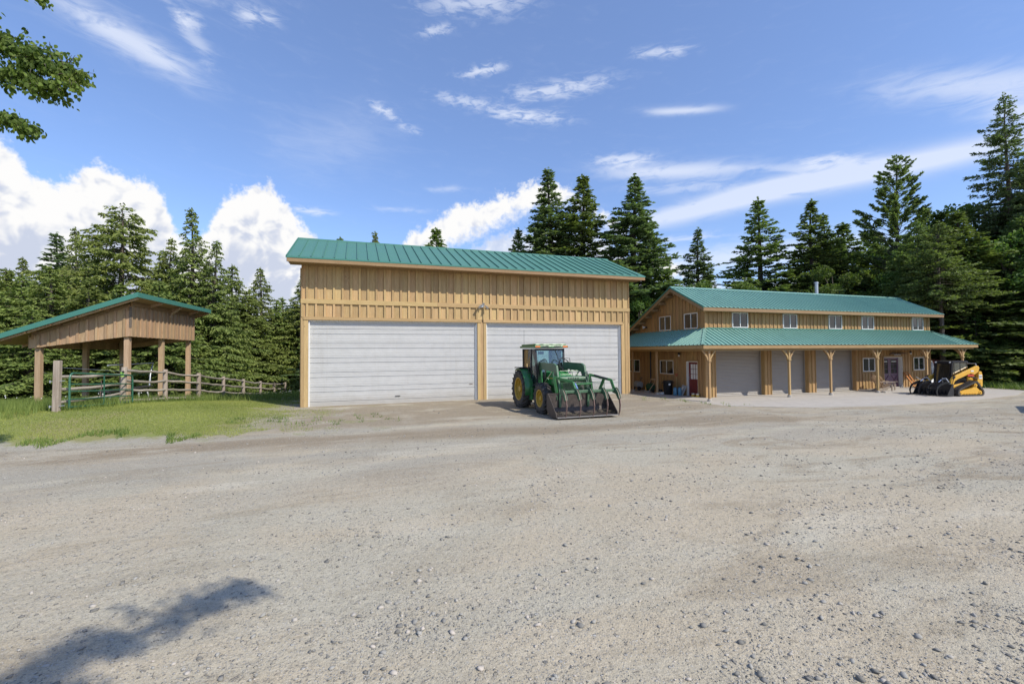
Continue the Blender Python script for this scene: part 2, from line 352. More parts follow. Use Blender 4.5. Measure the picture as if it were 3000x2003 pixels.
# ------------------------------------------------------------------ terrain height and ground material
def sstep(a, b, x):
    t_ = np.clip((np.asarray(x, float) - a) / (b - a), 0, 1); return t_ * t_ * (3 - 2 * t_)
GYX = [-50, 12.5, 15, 17, 19.3, 23, 26, 30, 33.4, 37, 41, 48, 70, 400]
GYZ = [0, 0, 0.08, 0.3, 0.58, 0.44, 0.22, -0.12, -0.5, -0.9, -1.27, -1.9, -2.6, -2.6]
def gz(x, y):
    x = np.asarray(x, float); y = np.asarray(y, float)
    g = np.interp(y, GYX, GYZ)
    near = 1 - sstep(-9.0, -3.4, x)
    back = 1 - sstep(-9.0, 4.0, x)
    w_ = np.where(y < 30, near, back)
    z = g * w_
    z = z - 0.2 * sstep(14.6, 17.2, x) * sstep(5, 14, y) - 0.2 * sstep(17, 30, x) * (1 - sstep(5, 14, y)) 
    z = z - 0.25 * sstep(40, 60, x)
    z = z + 0.012 * np.sin(x * 0.9 + 1.3 * np.sin(y * 0.35)) * np.cos(y * 0.7 + 0.4 * np.sin(x * 0.5)) * (y < 17)
    return z
def gza(x, y): return float(gz(x, y))

m, t, b, o = mat('yard_ground')
p = t.pos(); px_, py_, pz_ = t.sep(p)
n_l = t.noise(p, 0.22, 5, 0.6, 0.8); n_m = t.noise(p, 0.9, 6, 0.65); n_s = t.noise(p, 7.0, 6, 0.7); n_f = t.noise(p, 42.0, 4, 0.7)
# gravel
streakn = t.noise(t.scl(p, 0.10, 0.62, 1), 1.0, 5, 0.6, 0.5)
dirt_c = t.mix(n_m, (0.425, 0.358, 0.248), (0.545, 0.468, 0.345))
grey_c = t.mix(n_m, (0.385, 0.348, 0.262), (0.53, 0.485, 0.375))
gmask = t.mr(t.m('ADD', t.m('MULTIPLY', n_l, 0.6), t.m('MULTIPLY', streakn, 0.4)), 0.42, 0.56)
grav = t.mix(gmask, dirt_c, grey_c)
# damp brown track bands that run across the yard in front of the garage, and a worn brown patch by the tractor
wob = t.m('MULTIPLY', t.m('SUBTRACT', t.noise(p, 0.16, 3, 0.5), 0.5), 5.0)
yy = t.m('ADD', t.m('ADD', py_, wob), t.m('MULTIPLY', px_, 0.06))
band = t.m('MULTIPLY', t.mr(yy, 12.2, 13.3), t.mr(yy, 15.3, 13.9))
band2 = t.m('MULTIPLY', t.mr(yy, 15.4, 16.4), t.mr(px_, -6.0, -1.0))
brown = t.m('MAXIMUM', t.m('MULTIPLY', band, 0.95), t.m('MULTIPLY', t.m('MULTIPLY', band2, t.mr(n_m, 0.25, 0.5)), 0.85))
brown = t.m('MULTIPLY', brown, t.mr(px_, 19.0, 14.0))
farR = t.m('MULTIPLY', t.m('MULTIPLY', t.mr(px_, 9.0, 14.0), t.mr(streakn, 0.47, 0.60)), t.m('MULTIPLY', t.mr(yy, 4.0, 6.5), 0.45))
grav = t.mix(brown, grav, t.mix(n_s, (0.205, 0.155, 0.095), (0.32, 0.258, 0.175)))
grav = t.mix(farR, grav, t.mix(n_s, (0.225, 0.19, 0.15), (0.33, 0.29, 0.24)))
farm = t.m('MULTIPLY', t.m('MULTIPLY', t.mr(t.m('ADD', py_, wob), 7.0, 11.5), t.mr(t.noise(t.scl(p, .25, .8, 1), 1.0, 5, .65, .5), 0.36, 0.58)), 0.60)
farm = t.m('MULTIPLY', farm, t.m('SUBTRACT', 1.0, brown))
grav = t.mix(farm, grav, t.mix(n_s, (0.25, 0.228, 0.185), (0.37, 0.345, 0.29)))
pat_n = t.noise(t.scl(p, 0.30, 0.85, 1), 1.0, 6, 0.68, 0.9)
patm = t.m('MULTIPLY', t.mr(pat_n, 0.50, 0.64), t.m('ADD', 0.42, t.m('MULTIPLY', t.mr(px_, 0.0, 12.0), 0.38)))
grav = t.mix(patm, grav, t.mix(n_s, (0.225, 0.178, 0.112), (0.37, 0.305, 0.21)))
lightm = t.m('MULTIPLY', t.mr(t.noise(t.scl(p, 0.2, 0.7, 1), 1.0, 5, 0.65, 0.6), 0.54, 0.68), 0.45)
grav = t.mix(lightm, grav, (0.60, 0.55, 0.435))
# pebbles: three sizes of cell
sp = t.voro(p, 46.0, out='Color'); sd = t.voro(p, 46.0)
sp2 = t.voro(p, 17.0, out='Color'); sd2 = t.voro(p, 17.0)
s1 = t.sep(sp)[0]; s2 = t.sep(sp2)[0]
pm1 = t.m('MULTIPLY', t.mr(s1, 0.60, 0.64), t.mr(sd, 0.42, 0.30)); pm2 = t.m('MULTIPLY', t.mr(s2, 0.84, 0.86), t.mr(sd2, 0.36, 0.26))
cl = t.mr(n_m, 0.36, 0.62)
pc = t.mix(t.sep(sp)[1], (0.16, 0.155, 0.145), (0.58, 0.56, 0.52)); pc2 = t.mix(t.sep(sp2)[1], (0.15, 0.148, 0.14), (0.52, 0.50, 0.46))
grav = t.mix(t.m('MULTIPLY', pm1, t.m('ADD', 0.45, t.m('MULTIPLY', cl, 0.45))), grav, pc)
grav = t.mix(t.m('MULTIPLY', pm2, t.m('MULTIPLY', cl, 0.9)), grav, pc2)
grav = t.mix(t.m('MULTIPLY', t.mr(n_f, 0.56, 0.68), 0.6), grav, (0.185, 0.16, 0.128))
grav = t.mix(t.m('MULTIPLY', t.mr(t.noise(p, 120.0, 2, 0.5), 0.54, 0.64), 0.5), grav, (0.20, 0.18, 0.15))
n_c = t.noise(p, 19.0, 4, 0.75)
grav = t.mix(t.m('MULTIPLY', t.mr(n_c, 0.54, 0.66), 0.40), grav, (0.19, 0.165, 0.13))
grav = t.mix(t.m('MULTIPLY', t.mr(n_c, 0.46, 0.34), 0.22), grav, (0.64, 0.60, 0.50))
grav = t.mix(t.m('MULTIPLY', t.mr(t.noise(p, 75.0, 2, 0.5), 0.60, 0.68), 0.5), grav, (0.60, 0.56, 0.49))
# lawn soil and turf tone
ga = t.mix(n_m, (0.16, 0.195, 0.05), (0.27, 0.29, 0.095))
ga = t.mix(t.mr(n_s, 0.5, 0.75), ga, (0.31, 0.26, 0.14))
ga = t.mix(t.m('MULTIPLY', t.mr(n_l, 0.5, 0.62), 0.5), ga, (0.30, 0.25, 0.13))
edge = t.m('ADD', t.m('MULTIPLY', t.m('SUBTRACT', n_m, 0.5), 4.5), t.m('MULTIPLY', t.m('SUBTRACT', n_s, 0.5), 1.6))
ge1 = t.mr(t.m('ADD', py_, edge), 15.3, 16.3)
ge2 = t.mr(t.m('ADD', px_, t.m('MULTIPLY', edge, 1.1)), -3.0, -4.6)
ge3 = t.mr(t.m('ADD', py_, t.m('MULTIPLY', edge, 0.4)), 24.0, 25.5)
lawn = t.m('MULTIPLY', ge1, ge2)
# patchy weeds between the lawn and the garage door
pat = t.m('MULTIPLY', t.m('MULTIPLY', ge1, t.mr(px_, 3.5, -2.0)), t.mr(t.m('ADD', n_m, t.m('MULTIPLY', n_s, 0.4)), 0.74, 0.86))
lawn = t.m('MAXIMUM', lawn, t.m('MULTIPLY', pat, 0.7))
wood_f = t.m('MAXIMUM', t.m('MULTIPLY', t.mr(py_, 30.0, 34.0), 1.0), t.mr(t.m('ADD', px_, t.m('MULTIPLY', t.m('SUBTRACT', 17.0, py_), 1.0)), 39.5, 41.0))
ff = t.mix(n_s, (0.045, 0.05, 0.02), (0.10, 0.085, 0.045))
allc = t.mix(lawn, grav, ga)
allc = t.mix(wood_f, allc, ff)
t.put(b.inputs['Base Color'], allc); b.inputs['Roughness'].default_value = 0.95; b.inputs['Specular IOR Level'].default_value = 0.15
hh = t.m('ADD', t.m('ADD', t.m('MULTIPLY', n_f, 0.5), t.m('MULTIPLY', n_s, 1.3)), t.m('ADD', t.m('MULTIPLY', pm1, 0.35), t.m('MULTIPLY', pm2, 1.0)))
t.put(b.inputs['Normal'], t.bump(hh, 0.9, 0.028))

m, t, b, o = mat('gravel_stone')
a = t.attr('tint')
c = t.mix(t.mr(a, 0.0, 0.8), (0.105, 0.108, 0.10), (0.33, 0.325, 0.295)); c = t.mix(t.mr(a, 0.75, 1.0), c, (0.52, 0.46, 0.39))
c = t.mix(t.m('MULTIPLY', t.noise(t.pos(), 60, 4), 0.5), c, (0.36, 0.32, 0.27))
t.put(b.inputs['Base Color'], c); b.inputs['Roughness'].default_value = 0.85; b.inputs['Specular IOR Level'].default_value = 0.3

# ------------------------------------------------------------------ mesh helpers
def np_mesh(name, V, F, tint=None):
    me = bpy.data.meshes.new(name); V = np.asarray(V, np.float32); F = np.asarray(F, np.int32)
    k = F.shape[1]
    me.vertices.add(len(V)); me.vertices.foreach_set('co', V.ravel())
    me.loops.add(F.size); me.loops.foreach_set('vertex_index', F.ravel())
    me.polygons.add(len(F)); me.polygons.foreach_set('loop_start', np.arange(0, F.size, k, dtype=np.int32))
    me.polygons.foreach_set('loop_total', np.full(len(F), k, np.int32))
    me.update(calc_edges=True)
    if tint is not None:
        at = me.attributes.new('tint', 'FLOAT', 'FACE'); at.data.foreach_set('value', np.asarray(tint, np.float32))
    return me
def link(name, me, material, parent=None):
    if material and not me.materials: me.materials.append(MATS[material])
    ob = bpy.data.objects.new(name, me); COL.objects.link(ob)
    if parent: ob.parent = parent
    return ob
def tag(o, label=None, cat=None, group=None, kind=None):
    if label: o['label'] = label
    if cat: o['category'] = cat
    if group: o['group'] = group
    if kind: o['kind'] = kind
    return o
def empty(name, loc, label, cat, group=None, rz=0.0, scale=None):
    e = bpy.data.objects.new(name, None); COL.objects.link(e); e.empty_display_size = 0.3
    e.location = loc; e.rotation_euler = (0, 0, rz)
    if scale: e.scale = scale
    return tag(e, label, cat, group)
def copy_tree(o_, parent=None):
    c = o_.copy(); COL.objects.link(c)
    if parent: c.parent = parent
    for ch in list(o_.children): copy_tree(ch, c)
    return c

class MB:
    """collects shapes for one mesh; coordinates in the frame of the thing, minus org"""
    def __init__(s, org=(0, 0, 0)):
        s.v = []; s.f = []; s.o = org
    def add(s, vs, fs):
        b_ = len(s.v); ox, oy, oz = s.o
        s.v += [(x - ox, y - oy, z - oz) for x, y, z in vs]; s.f += [tuple(i + b_ for i in f) for f in fs]
        return s
    def box(s, x0, x1, y0, y1, z0, z1):
        return s.add([(x0, y0, z0), (x1, y0, z0), (x1, y1, z0), (x0, y1, z0), (x0, y0, z1), (x1, y0, z1), (x1, y1, z1), (x0, y1, z1)],
                     [(0, 3, 2, 1), (4, 5, 6, 7), (0, 1, 5, 4), (1, 2, 6, 5), (2, 3, 7, 6), (3, 0, 4, 7)])
    def prism(s, poly, d):       # extrude a planar polygon (3-D points) by vector d
        n = len(poly); q = [tuple(a + b_ for a, b_ in zip(p_, d)) for p_ in poly]
        return s.add(list(poly) + q, [tuple(range(n))[::-1], tuple(range(n, 2 * n))] + [(i, (i + 1) % n, (i + 1) % n + n, i + n) for i in range(n)])
    def bar(s, p, q, w, h, upv=(0, 0, 1)):   # rectangular bar from p to q
        p = Vector(p); q = Vector(q); d = (q - p).normalized(); u_ = Vector(upv)
        sd_ = d.cross(u_)
        if sd_.length < 1e-4: sd_ = d.cross(Vector((0, 1, 0)))
        sd_.normalize(); u2 = sd_.cross(d).normalized()
        vs = [tuple(c_ + sd_ * a * w / 2 + u2 * b_ * h / 2) for c_ in (p, q) for a, b_ in ((-1, -1), (1, -1), (1, 1), (-1, 1))]
        return s.add(vs, [(0, 1, 2, 3), (7, 6, 5, 4), (0, 4, 5, 1), (1, 5, 6, 2), (2, 6, 7, 3), (3, 7, 4, 0)])
    def tube(s, pts, r, n=8, caps=True):
        pts = [Vector(p_) for p_ in pts]; rs = r if isinstance(r, (list, tuple)) else [r] * len(pts)
        vs = []; fs = []; prev = None
        for i, p_ in enumerate(pts):
            d = (pts[min(i + 1, len(pts) - 1)] - pts[max(i - 1, 0)]).normalized()
            if prev is None:
                a = d.cross(Vector((0, 0, 1)));
                if a.length < 0.05: a = d.cross(Vector((1, 0, 0)))
            else:
                a = prev - d * prev.dot(d)
            a.normalize(); prev = a; b_ = d.cross(a)
            vs += [tuple(p_ + (a * math.cos(2 * PI * k / n) + b_ * math.sin(2 * PI * k / n)) * rs[i]) for k in range(n)]
        for i in range(len(pts) - 1):
            for k in range(n):
                k2 = (k + 1) % n; fs.append((i * n + k, i * n + k2, (i + 1) * n + k2, (i + 1) * n + k))
        if caps:
            fs.append(tuple(range(n))); fs.append(tuple(range((len(pts) - 1) * n, len(pts) * n))[::-1])
        return s.add(vs, fs)
    def lathe(s, c, prof, n=24, axis='z', cap=True):   # prof: (radius, height) list
        vs = []; fs = []; m_ = len(prof)
        for k in range(n):
            a = 2 * PI * k / n
            for r_, h_ in prof:
                u_, v_ = r_ * math.cos(a), r_ * math.sin(a)
                q = {'z': (u_, v_, h_), 'x': (h_, u_, v_), 'y': (u_, h_, v_)}[axis]
                vs.append((c[0] + q[0], c[1] + q[1], c[2] + q[2]))
        for k in range(n):
            k2 = (k + 1) % n
            for j in range(m_ - 1): fs.append((k * m_ + j, k2 * m_ + j, k2 * m_ + j + 1, k * m_ + j + 1))
        if cap and prof[0][0] > 1e-5: fs.append(tuple(k * m_ for k in range(n)))
        if cap and prof[-1][0] > 1e-5: fs.append(tuple(k * m_ + m_ - 1 for k in range(n))[::-1])
        return s.add(vs, fs)
    def mesh(s, name):
        me = bpy.data.meshes.new(name); me.from_pydata(s.v, [], s.f); me.update(); return me
    def build(s, name, material, parent=None, bevel=0.0, smooth=False):
        me = s.mesh(name)
        ob = link(name, me, material, parent)
        if smooth: me.shade_smooth() if hasattr(me, 'shade_smooth') else None
        if bevel:
            b_ = ob.modifiers.new('bevel', 'BEVEL'); b_.width = bevel; b_.segments = 2; b_.limit_method = 'ANGLE'
        if smooth:
            try:
                me.set_sharp_from_angle(angle=R(38))
            except Exception: pass
        return ob

UNIT = {}
def piece(name, material, parent, org, x0, x1, y0, y1, z0, z1):    # a rectangular piece that shares one mesh with its kind
    if (name, material) not in UNIT:
        mb = MB(); mb.box(-.5, .5, -.5, .5, -.5, .5); me = mb.mesh(name); me.materials.append(MATS[material]); UNIT[(name, material)] = me
    ob = bpy.data.objects.new(name, UNIT[(name, material)]); COL.objects.link(ob); ob.parent = parent
    ob.location = ((x0 + x1) / 2 - org[0], (y0 + y1) / 2 - org[1], (z0 + z1) / 2 - org[2])
    ob.scale = (abs(x1 - x0), abs(y1 - y0), abs(z1 - z0))
    return ob
def text_mesh(body, size, name, material, parent, loc, rot, depth=0.003):
    cu = bpy.data.curves.new(name, 'FONT'); cu.body = body; cu.size = size; cu.extrude = depth; cu.align_x = 'CENTER'; cu.align_y = 'CENTER'
    tmp = bpy.data.objects.new(name, cu); COL.objects.link(tmp)
    dg = bpy.context.evaluated_depsgraph_get(); me = bpy.data.meshes.new_from_object(tmp.evaluated_get(dg))
    bpy.data.objects.remove(tmp); me.materials.clear(); me.materials.append(MATS[material])
    ob = bpy.data.objects.new(name, me); COL.objects.link(ob); ob.parent = parent; ob.location = loc; ob.rotation_euler = rot
    return ob

# ------------------------------------------------------------------ ground sheet
def axis_pts(*seg):
    out = []
    for a, b_, st in seg: out += list(np.arange(a, b_, st))
    return np.array(out + [seg[-1][1]])
xs = axis_pts((-400, -60, 40), (-60, -26, 2.0), (-26, 24, 0.4), (24, 60, 1.0), (60, 500, 40))
ys = axis_pts((-200, -8, 24), (-8, 2, 1.0), (2, 34, 0.35), (34, 60, 1.0), (60, 600, 40))
X, Y = np.meshgrid(xs, ys); Z = gz(X, Y)
V = np.stack([X.ravel(), Y.ravel(), Z.ravel()], 1); nx = len(xs); ny = len(ys)
I = (np.arange(ny - 1)[:, None] * nx + np.arange(nx - 1)[None, :]).ravel()
F = np.stack([I, I + 1, I + nx + 1, I + nx], 1)
g = link('ground', np_mesh('ground', V, F), 'yard_ground'); g.data.shade_smooth()
tag(g, 'gravel yard with brown tyre tracks running into lawn and forest floor', kind='structure')

# concrete apron in front of the workshop
ap = [(14.45, 20.3), (15.6, 18.7), (17.05, 17.15), (18.7, 16.1), (20.1, 15.35), (23, 14.75), (27, 14.5), (32.2, 14.75), (36, 15.3), (40.0, 16.6), (39.6, 19.3), (38.5, 20.6), (19.0, 20.6), (19.0, 30), (16.2, 30), (14.6, 24)]
mb = MB(); mb.prism([(x, y, -0.3) for x, y in ap], (0, 0, 0.118)); c = mb.build('concrete_apron', 'concrete')
tag(c, 'pale concrete apron in front of the workshop', kind='structure')
mb = MB(); mb.prism([(30.85, 20.7, -0.25), (30.58, 18.85, -0.25), (37.9, 18.75, -0.25), (38.1, 20.7, -0.25)], (0, 0, 0.15)); c = mb.build('porch_slab', 'concrete', bevel=0.015)
tag(c, 'raised concrete slab under the purple doors', kind='structure')
mb = MB(); mb.box(16.95, 30.5, 18.8, 20.75, -0.25, -0.165); mb.box(16.95, 18.7, 20.76, 29.5, -0.25, -0.168); c = mb.build('porch_floor', 'concrete')
tag(c, 'concrete floor under the porch roof', kind='structure')

# ================================================================== BUILDINGS
def rot2(x, y, a): return (x * math.cos(a) - y * math.sin(a), x * math.sin(a) + y * math.cos(a))

def strips(z0, z1, u0, u1, openings):
    """vertical runs of a board u0..u1 left over between openings (ua, ub, za, zb)"""
    mid = (u0 + u1) / 2; runs = [(z0, z1)]
    for ua, ub, za, zb in openings:
        if ua < mid < ub:
            nr = []
            for a, b_ in runs:
                if zb <= a or za >= b_: nr.append((a, b_)); continue
                if za - a > 0.04: nr.append((a, za))
                if b_ - zb > 0.04: nr.append((zb, b_))
            runs = nr
    return runs
def clad(parent, org, material, plane, axis, u0, u1, z0, z1, pitch, openings=(), bw=0.075, bd=0.060, out=-1, first=None, skip_last=False):
    """board and batten cladding; axis 'x': wall runs along x at y=plane, axis 'y': along y at x=plane; z1 may be a function of u"""
    zt = z1 if callable(z1) else (lambda u: z1)
    k = 0; u = u0 if first is None else first
    edges = [u0] if first is not None and first - u0 > 0.05 else []
    while u < u1 + 0.01: edges.append(u); u += pitch
    if u1 - edges[-1] > 0.04: edges.append(u1)
    def put(nm, a, b_, c, d, za, zb):
        if axis == 'x': piece(nm, material, parent, org, a, b_, c, d, za, zb)
        else: piece(nm, material, parent, org, c, d, a, b_, za, zb)
    for a, b_ in zip(edges[:-1], edges[1:]):
        j = random.uniform(-0.003, 0.003)
        for za, zb in strips(z0, zt((a + b_) / 2), a, b_, openings):
            put('board', a + 0.007, b_ - 0.007, plane, plane + out * (0.022 + j), za, zb)
    for e in edges:
        w_ = bw * random.uniform(0.94, 1.06); lean = random.uniform(-0.004, 0.004)
        a, b_ = max(u0, e - w_ / 2) + lean, min(u1, e + w_ / 2) + lean
        if b_ - a < 0.03: b_ = a + w_ / 2 + 0.02
        for za, zb in strips(z0, zt(e), e - 0.001, e + 0.001, openings):
            put('batten', a, b_, plane + out * 0.027, plane + out * bd, za + 0.002, zb - 0.002)

def window(parent, org, axis, plane, u0, u1, z0, z1, out, trim=None, mull=0.5):
    """sliding window: frame (part) with two panes (sub-parts); wooden casing pieces around it"""
    d0, d1 = plane + out * 0.07, plane - out * 0.03
    def B(mb, a, b_, za, zb, da, db):
        if axis == 'x': mb.box(a, b_, min(da, db), max(da, db), za, zb)
        else: mb.box(min(da, db), max(da, db), a, b_, za, zb)
    fwid = 0.045; um = u0 + (u1 - u0) * mull
    mb = MB(org)
    B(mb, u0, u1, z0, z0 + fwid, d0, d1); B(mb, u0, u1, z1 - fwid, z1, d0, d1)
    B(mb, u0, u0 + fwid, z0 + fwid, z1 - fwid, d0, d1); B(mb, u1 - fwid, u1, z0 + fwid, z1 - fwid, d0, d1)
    B(mb, um - 0.022, um + 0.022, z0 + fwid, z1 - fwid, d0 - out * 0.004, d1)
    fr = mb.build('window', 'white_frame', parent)
    for a, b_ in ((u0 + fwid, um - 0.022), (um + 0.022, u1 - fwid)):
        mb = MB(org); B(mb, a, b_, z0 + fwid, z1 - fwid, plane + out * 0.035, plane + out * 0.028)
        mb.build('pane', 'window_glass', fr)
    if trim:
        tw = 0.085; p0, p1 = plane + out * 0.026, plane + out * 0.062
        for a, b_, za, zb in ((u0 - tw, u1 + tw, z1, z1 + tw), (u0 - tw, u1 + tw, z0 - tw, z0), (u0 - tw, u0, z0, z1), (u1, u1 + tw, z0, z1)):
            if axis == 'x': piece('casing', trim, parent, org, a, b_, p0, p1, za, zb)
            else: piece('casing', trim, parent, org, p0, p1, a, b_, za, zb)

# ---------------------------------------------------------------- garage
dg_ = 0.00548
go = (6.43, 23.0, 0.0); gw = rot2(go[0], go[1], dg_)
gar = empty('garage', (gw[0], gw[1], 0), 'tall tan board and batten garage with two wide white overhead doors and teal metal roof', 'garage', rz=dg_)
gx0, gx1, gyf, gyb = -2.45, 15.32, 23.0, 29.6
GT = 6.62
mb = MB(go)
mb.box(gx0 + 0.02, gx1 - 0.02, gyf, gyf + 0.1, 4.07, GT); mb.box(gx0 + 0.02, gx0 + 0.12, gyf + 0.1, gyb, -0.1, GT); mb.box(gx1 - 0.12, gx1 - 0.02, gyf + 0.1, gyb, -0.1, GT)
mb.box(gx0 + 0.12, gx1 - 0.12, gyb - 0.1, gyb, -0.1, GT)
for x in (gx0 + 0.02, gx1 - 0.12): mb.prism([(x, gyf, GT), (x, gyb, GT), (x, 26.28, 8.35)], (0.1, 0, 0))
mb.box(gx0 + 0.02, -2.14, gyf, gyf + 0.1, -0.1, 4.07); mb.box(6.05, 6.5, gyf, gyf + 0.1, -0.1, 4.07); mb.box(14.76, gx1 - 0.02, gyf, gyf + 0.1, -0.1, 4.07)
mb.build('wall', 'tan_siding', gar)
clad(gar, go, 'tan_siding', gyf, 'x', gx0 + 0.02, gx1 - 0.02, 5.03, GT, 0.3885, bd=0.078, bw=0.09, first=-2.18)
clad(gar, go, 'tan_siding', gyf, 'x', gx0 + 0.02, gx1 - 0.02, 4.20, 4.84, 0.3885, bd=0.078, bw=0.09, first=-2.18)
for a, b_ in ((gx0, 3.9), (3.905, 10.2), (10.205, gx1)): piece('band_board', 'tan_trim', gar, go, a, b_, 22.905, 23.0, 4.83, 5.04)
piece('header_board', 'tan_trim', gar, go, -2.34, 6.22, 22.915, 23.0, 4.065, 4.215); piece('header_board', 'tan_trim', gar, go, 6.34, 14.86, 22.915, 23.0, 4.065, 4.215)
for a, b_, zt_, pr in ((gx0, -2.315, 4.83, 0.05), (-2.31, -2.135, 4.065, 0.055), (6.02, 6.175, 4.065, 0.055), (6.18, 6.345, 4.065, 0.03), (6.35, 6.5, 4.065, 0.055),
                       (14.755, 14.90, 4.065, 0.055), (14.905, 15.0, 4.83, 0.03), (15.005, 15.13, 4.83, 0.055), (15.135, 15.2, 4.83, 0.03), (15.205, gx1, 4.83, 0.05)):
    piece('corner_board', 'tan_siding', gar, go, a, b_, 23.0 - pr, 23.0, -0.06, zt_)
clad(gar, go, 'tan_siding', gx1 - 0.02, 'y', gyf + 0.05, gyb, -0.08, 6.5, 0.39, out=1)
clad(gar, go, 'tan_siding', gx0 + 0.02, 'y', gyf + 0.05, gyb, -0.08, 6.5, 0.39, out=-1)
# overhead doors: each a frame with seven ribbed sections
for a, b_ in ((-2.13, 6.02), (6.5, 14.755)):
    mb = MB(go); mb.box(a, a + 0.06, 23.02, 23.16, -0.03, 4.065); mb.box(b_ - 0.06, b_, 23.02, 23.16, -0.03, 4.065); mb.box(a + 0.06, b_ - 0.06, 23.06, 23.16, 3.99, 4.065)
    mb.box(b_ - 0.105, b_ - 0.065, 23.07, 23.14, 0.0, 3.95)
    dr = mb.build('overhead_door', 'white_frame', gar)
    z0 = -0.03
    for k in range(6):
        z1 = z0 + (0.69 if k < 5 else 0.60)
        prof = [(0, z0)]
        def rib(za, zb, dpt=0.0): prof.extend([(dpt, za), (dpt, zb)])
        zz = z0; prof = []
        for zr, dp in ((0.0, .026), (0.012, .026), (0.018, 0), (0.09, 0), (0.095, .008), (0.105, .008), (0.11, 0), (0.155, 0), (0.16, .008), (0.17, .008), (0.175, 0), (0.220, 0), (0.226, .026), (0.246, .026), (0.252, 0), (0.29, 0), (0.295, .008), (0.303, .008), (0.308, 0), (0.335, 0), (0.342, .009), (0.352, .009), (0.359, 0), (0.44, 0), (0.447, .009), (0.457, .009), (0.464, 0),
                       (0.545, 0), (0.552, .006), (0.562, .006), (0.569, 0), (0.62, 0), (0.626, .008), (0.636, .008), (0.641, 0), (0.674, 0), (0.679, .026), (0.69, .026)):
            if z0 + zr <= z1 + 1e-6: prof.append((dp, z0 + zr))
        poly = [(a + 0.06, 23.12 + d, z) for d, z in prof] + [(a + 0.06, 23.165, prof[-1][1]), (a + 0.06, 23.165, prof[0][1])]
        mb = MB(go); mb.prism(poly, (b_ - a - 0.17, 0, 0)); mb.build('door_section', 'door_section_white', dr)
        z0 = z1
    mb = MB(go); mb.box(a + 0.05, b_ - 0.05, 23.1, 23.17, -0.055, -0.031); mb.build('rubber_seal', 'rubber', dr)
    mb = MB(go); xm = (a + b_) / 2; mb.box(xm - .12, xm + .12, 23.085, 23.10, .34, .37); mb.box(xm - .12, xm - .10, 23.10, 23.125, .34, .37); mb.box(xm + .10, xm + .12, 23.10, 23.125, .34, .37); mb.build('door_handle', 'black_metal', dr)
# small rust-orange mark next to each door's right edge
piece('stain_plate', 'rusty_steel', gar, go, 5.60, 5.78, 23.105, 23.118, 0.82, 0.85); piece('stain_plate', 'rusty_steel', gar, go, 14.25, 14.42, 23.105, 23.118, 0.82, 0.85)
# roof
rf = MB(go)
sl = math.atan2(8.60 - 6.82, 4.17)
rf.prism([(-2.93, 22.13, 6.74), (-2.93, 26.28, 8.51), (-2.93, 30.43, 6.74), (-2.93, 30.43, 6.82), (-2.93, 26.28, 8.59), (-2.93, 22.13, 6.82)], (18.75, 0, 0))
roof = rf.build('roof', 'tan_fascia', gar)
Ls = math.hypot(4.19, 1.79)
mb = MB(); mb.box(0, 0.492, 0, Ls, 0, 0.008); mb.box(0, 0.028, 0, Ls, 0.0085, 0.062); pm_ = mb.mesh('roof_panel'); pm_.materials.append(MATS['teal_roof'])
mb = MB(); mb.box(0, 0.492, 0, Ls, 0, 0.008); mb.box(0.464, 0.492, 0, Ls, 0.0085, 0.062); pm2_ = mb.mesh('roof_panel'); pm2_.materials.append(MATS['teal_roof'])
for k in range(38):
    for side in (0, 1):
        ob = bpy.data.objects.new('roof_panel', pm_ if side == 0 else pm2_); COL.objects.link(ob); ob.parent = roof
        x = -2.95 + k * 0.495
        if side == 0: ob.location = (x - go[0], 22.09 - go[1], 6.829); ob.rotation_euler = (sl, 0, 0)
        else: ob.location = (x + 0.492 - go[0], 30.47 - go[1], 6.829); ob.rotation_euler = (sl, 0, PI)
mb = MB(go); mb.prism([(-2.96, 26.12, 8.56), (-2.96, 26.28, 8.66), (-2.96, 26.44, 8.56), (-2.96, 26.44, 8.585), (-2.96, 26.28, 8.69), (-2.96, 26.12, 8.585)], (18.83, 0, 0)); mb.build('ridge_cap', 'teal_roof', roof)
mb = MB(go); mb.box(-2.95, 15.86, 22.075, 22.09, 6.77, 6.84); mb.build('drip_edge', 'teal_fascia', roof)
for a, b_ in ((-2.93, 3.2), (3.204, 9.6), (9.604, 15.84)): piece('fascia', 'tan_fascia', gar, go, a, b_, 22.09, 22.135, 6.60, 6.79)
mb = MB(go); mb.box(-2.9, 15.8, 22.14, 22.99, 6.615, 6.64); mb.build('soffit', 'tan_fascia', gar)
for x in (-2.95, 15.81):
    mb = MB(go); mb.prism([(x, 22.14, 6.60), (x, 22.14, 6.80), (x, 26.28, 8.56), (x, 30.42, 6.80), (x, 30.42, 6.60), (x, 26.28, 8.36)], (0.035, 0, 0)); mb.build('rake_board', 'tan_fascia', gar)
mb = MB(go); mb.prism([(-2.985, 22.1, 6.76), (-2.985, 22.1, 6.86), (-2.985, 26.28, 8.65), (-2.985, 30.46, 6.86), (-2.985, 30.46, 6.76), (-2.985, 26.28, 8.55)], (0.03, 0, 0)); mb.build('rake_trim', 'teal_fascia', gar)
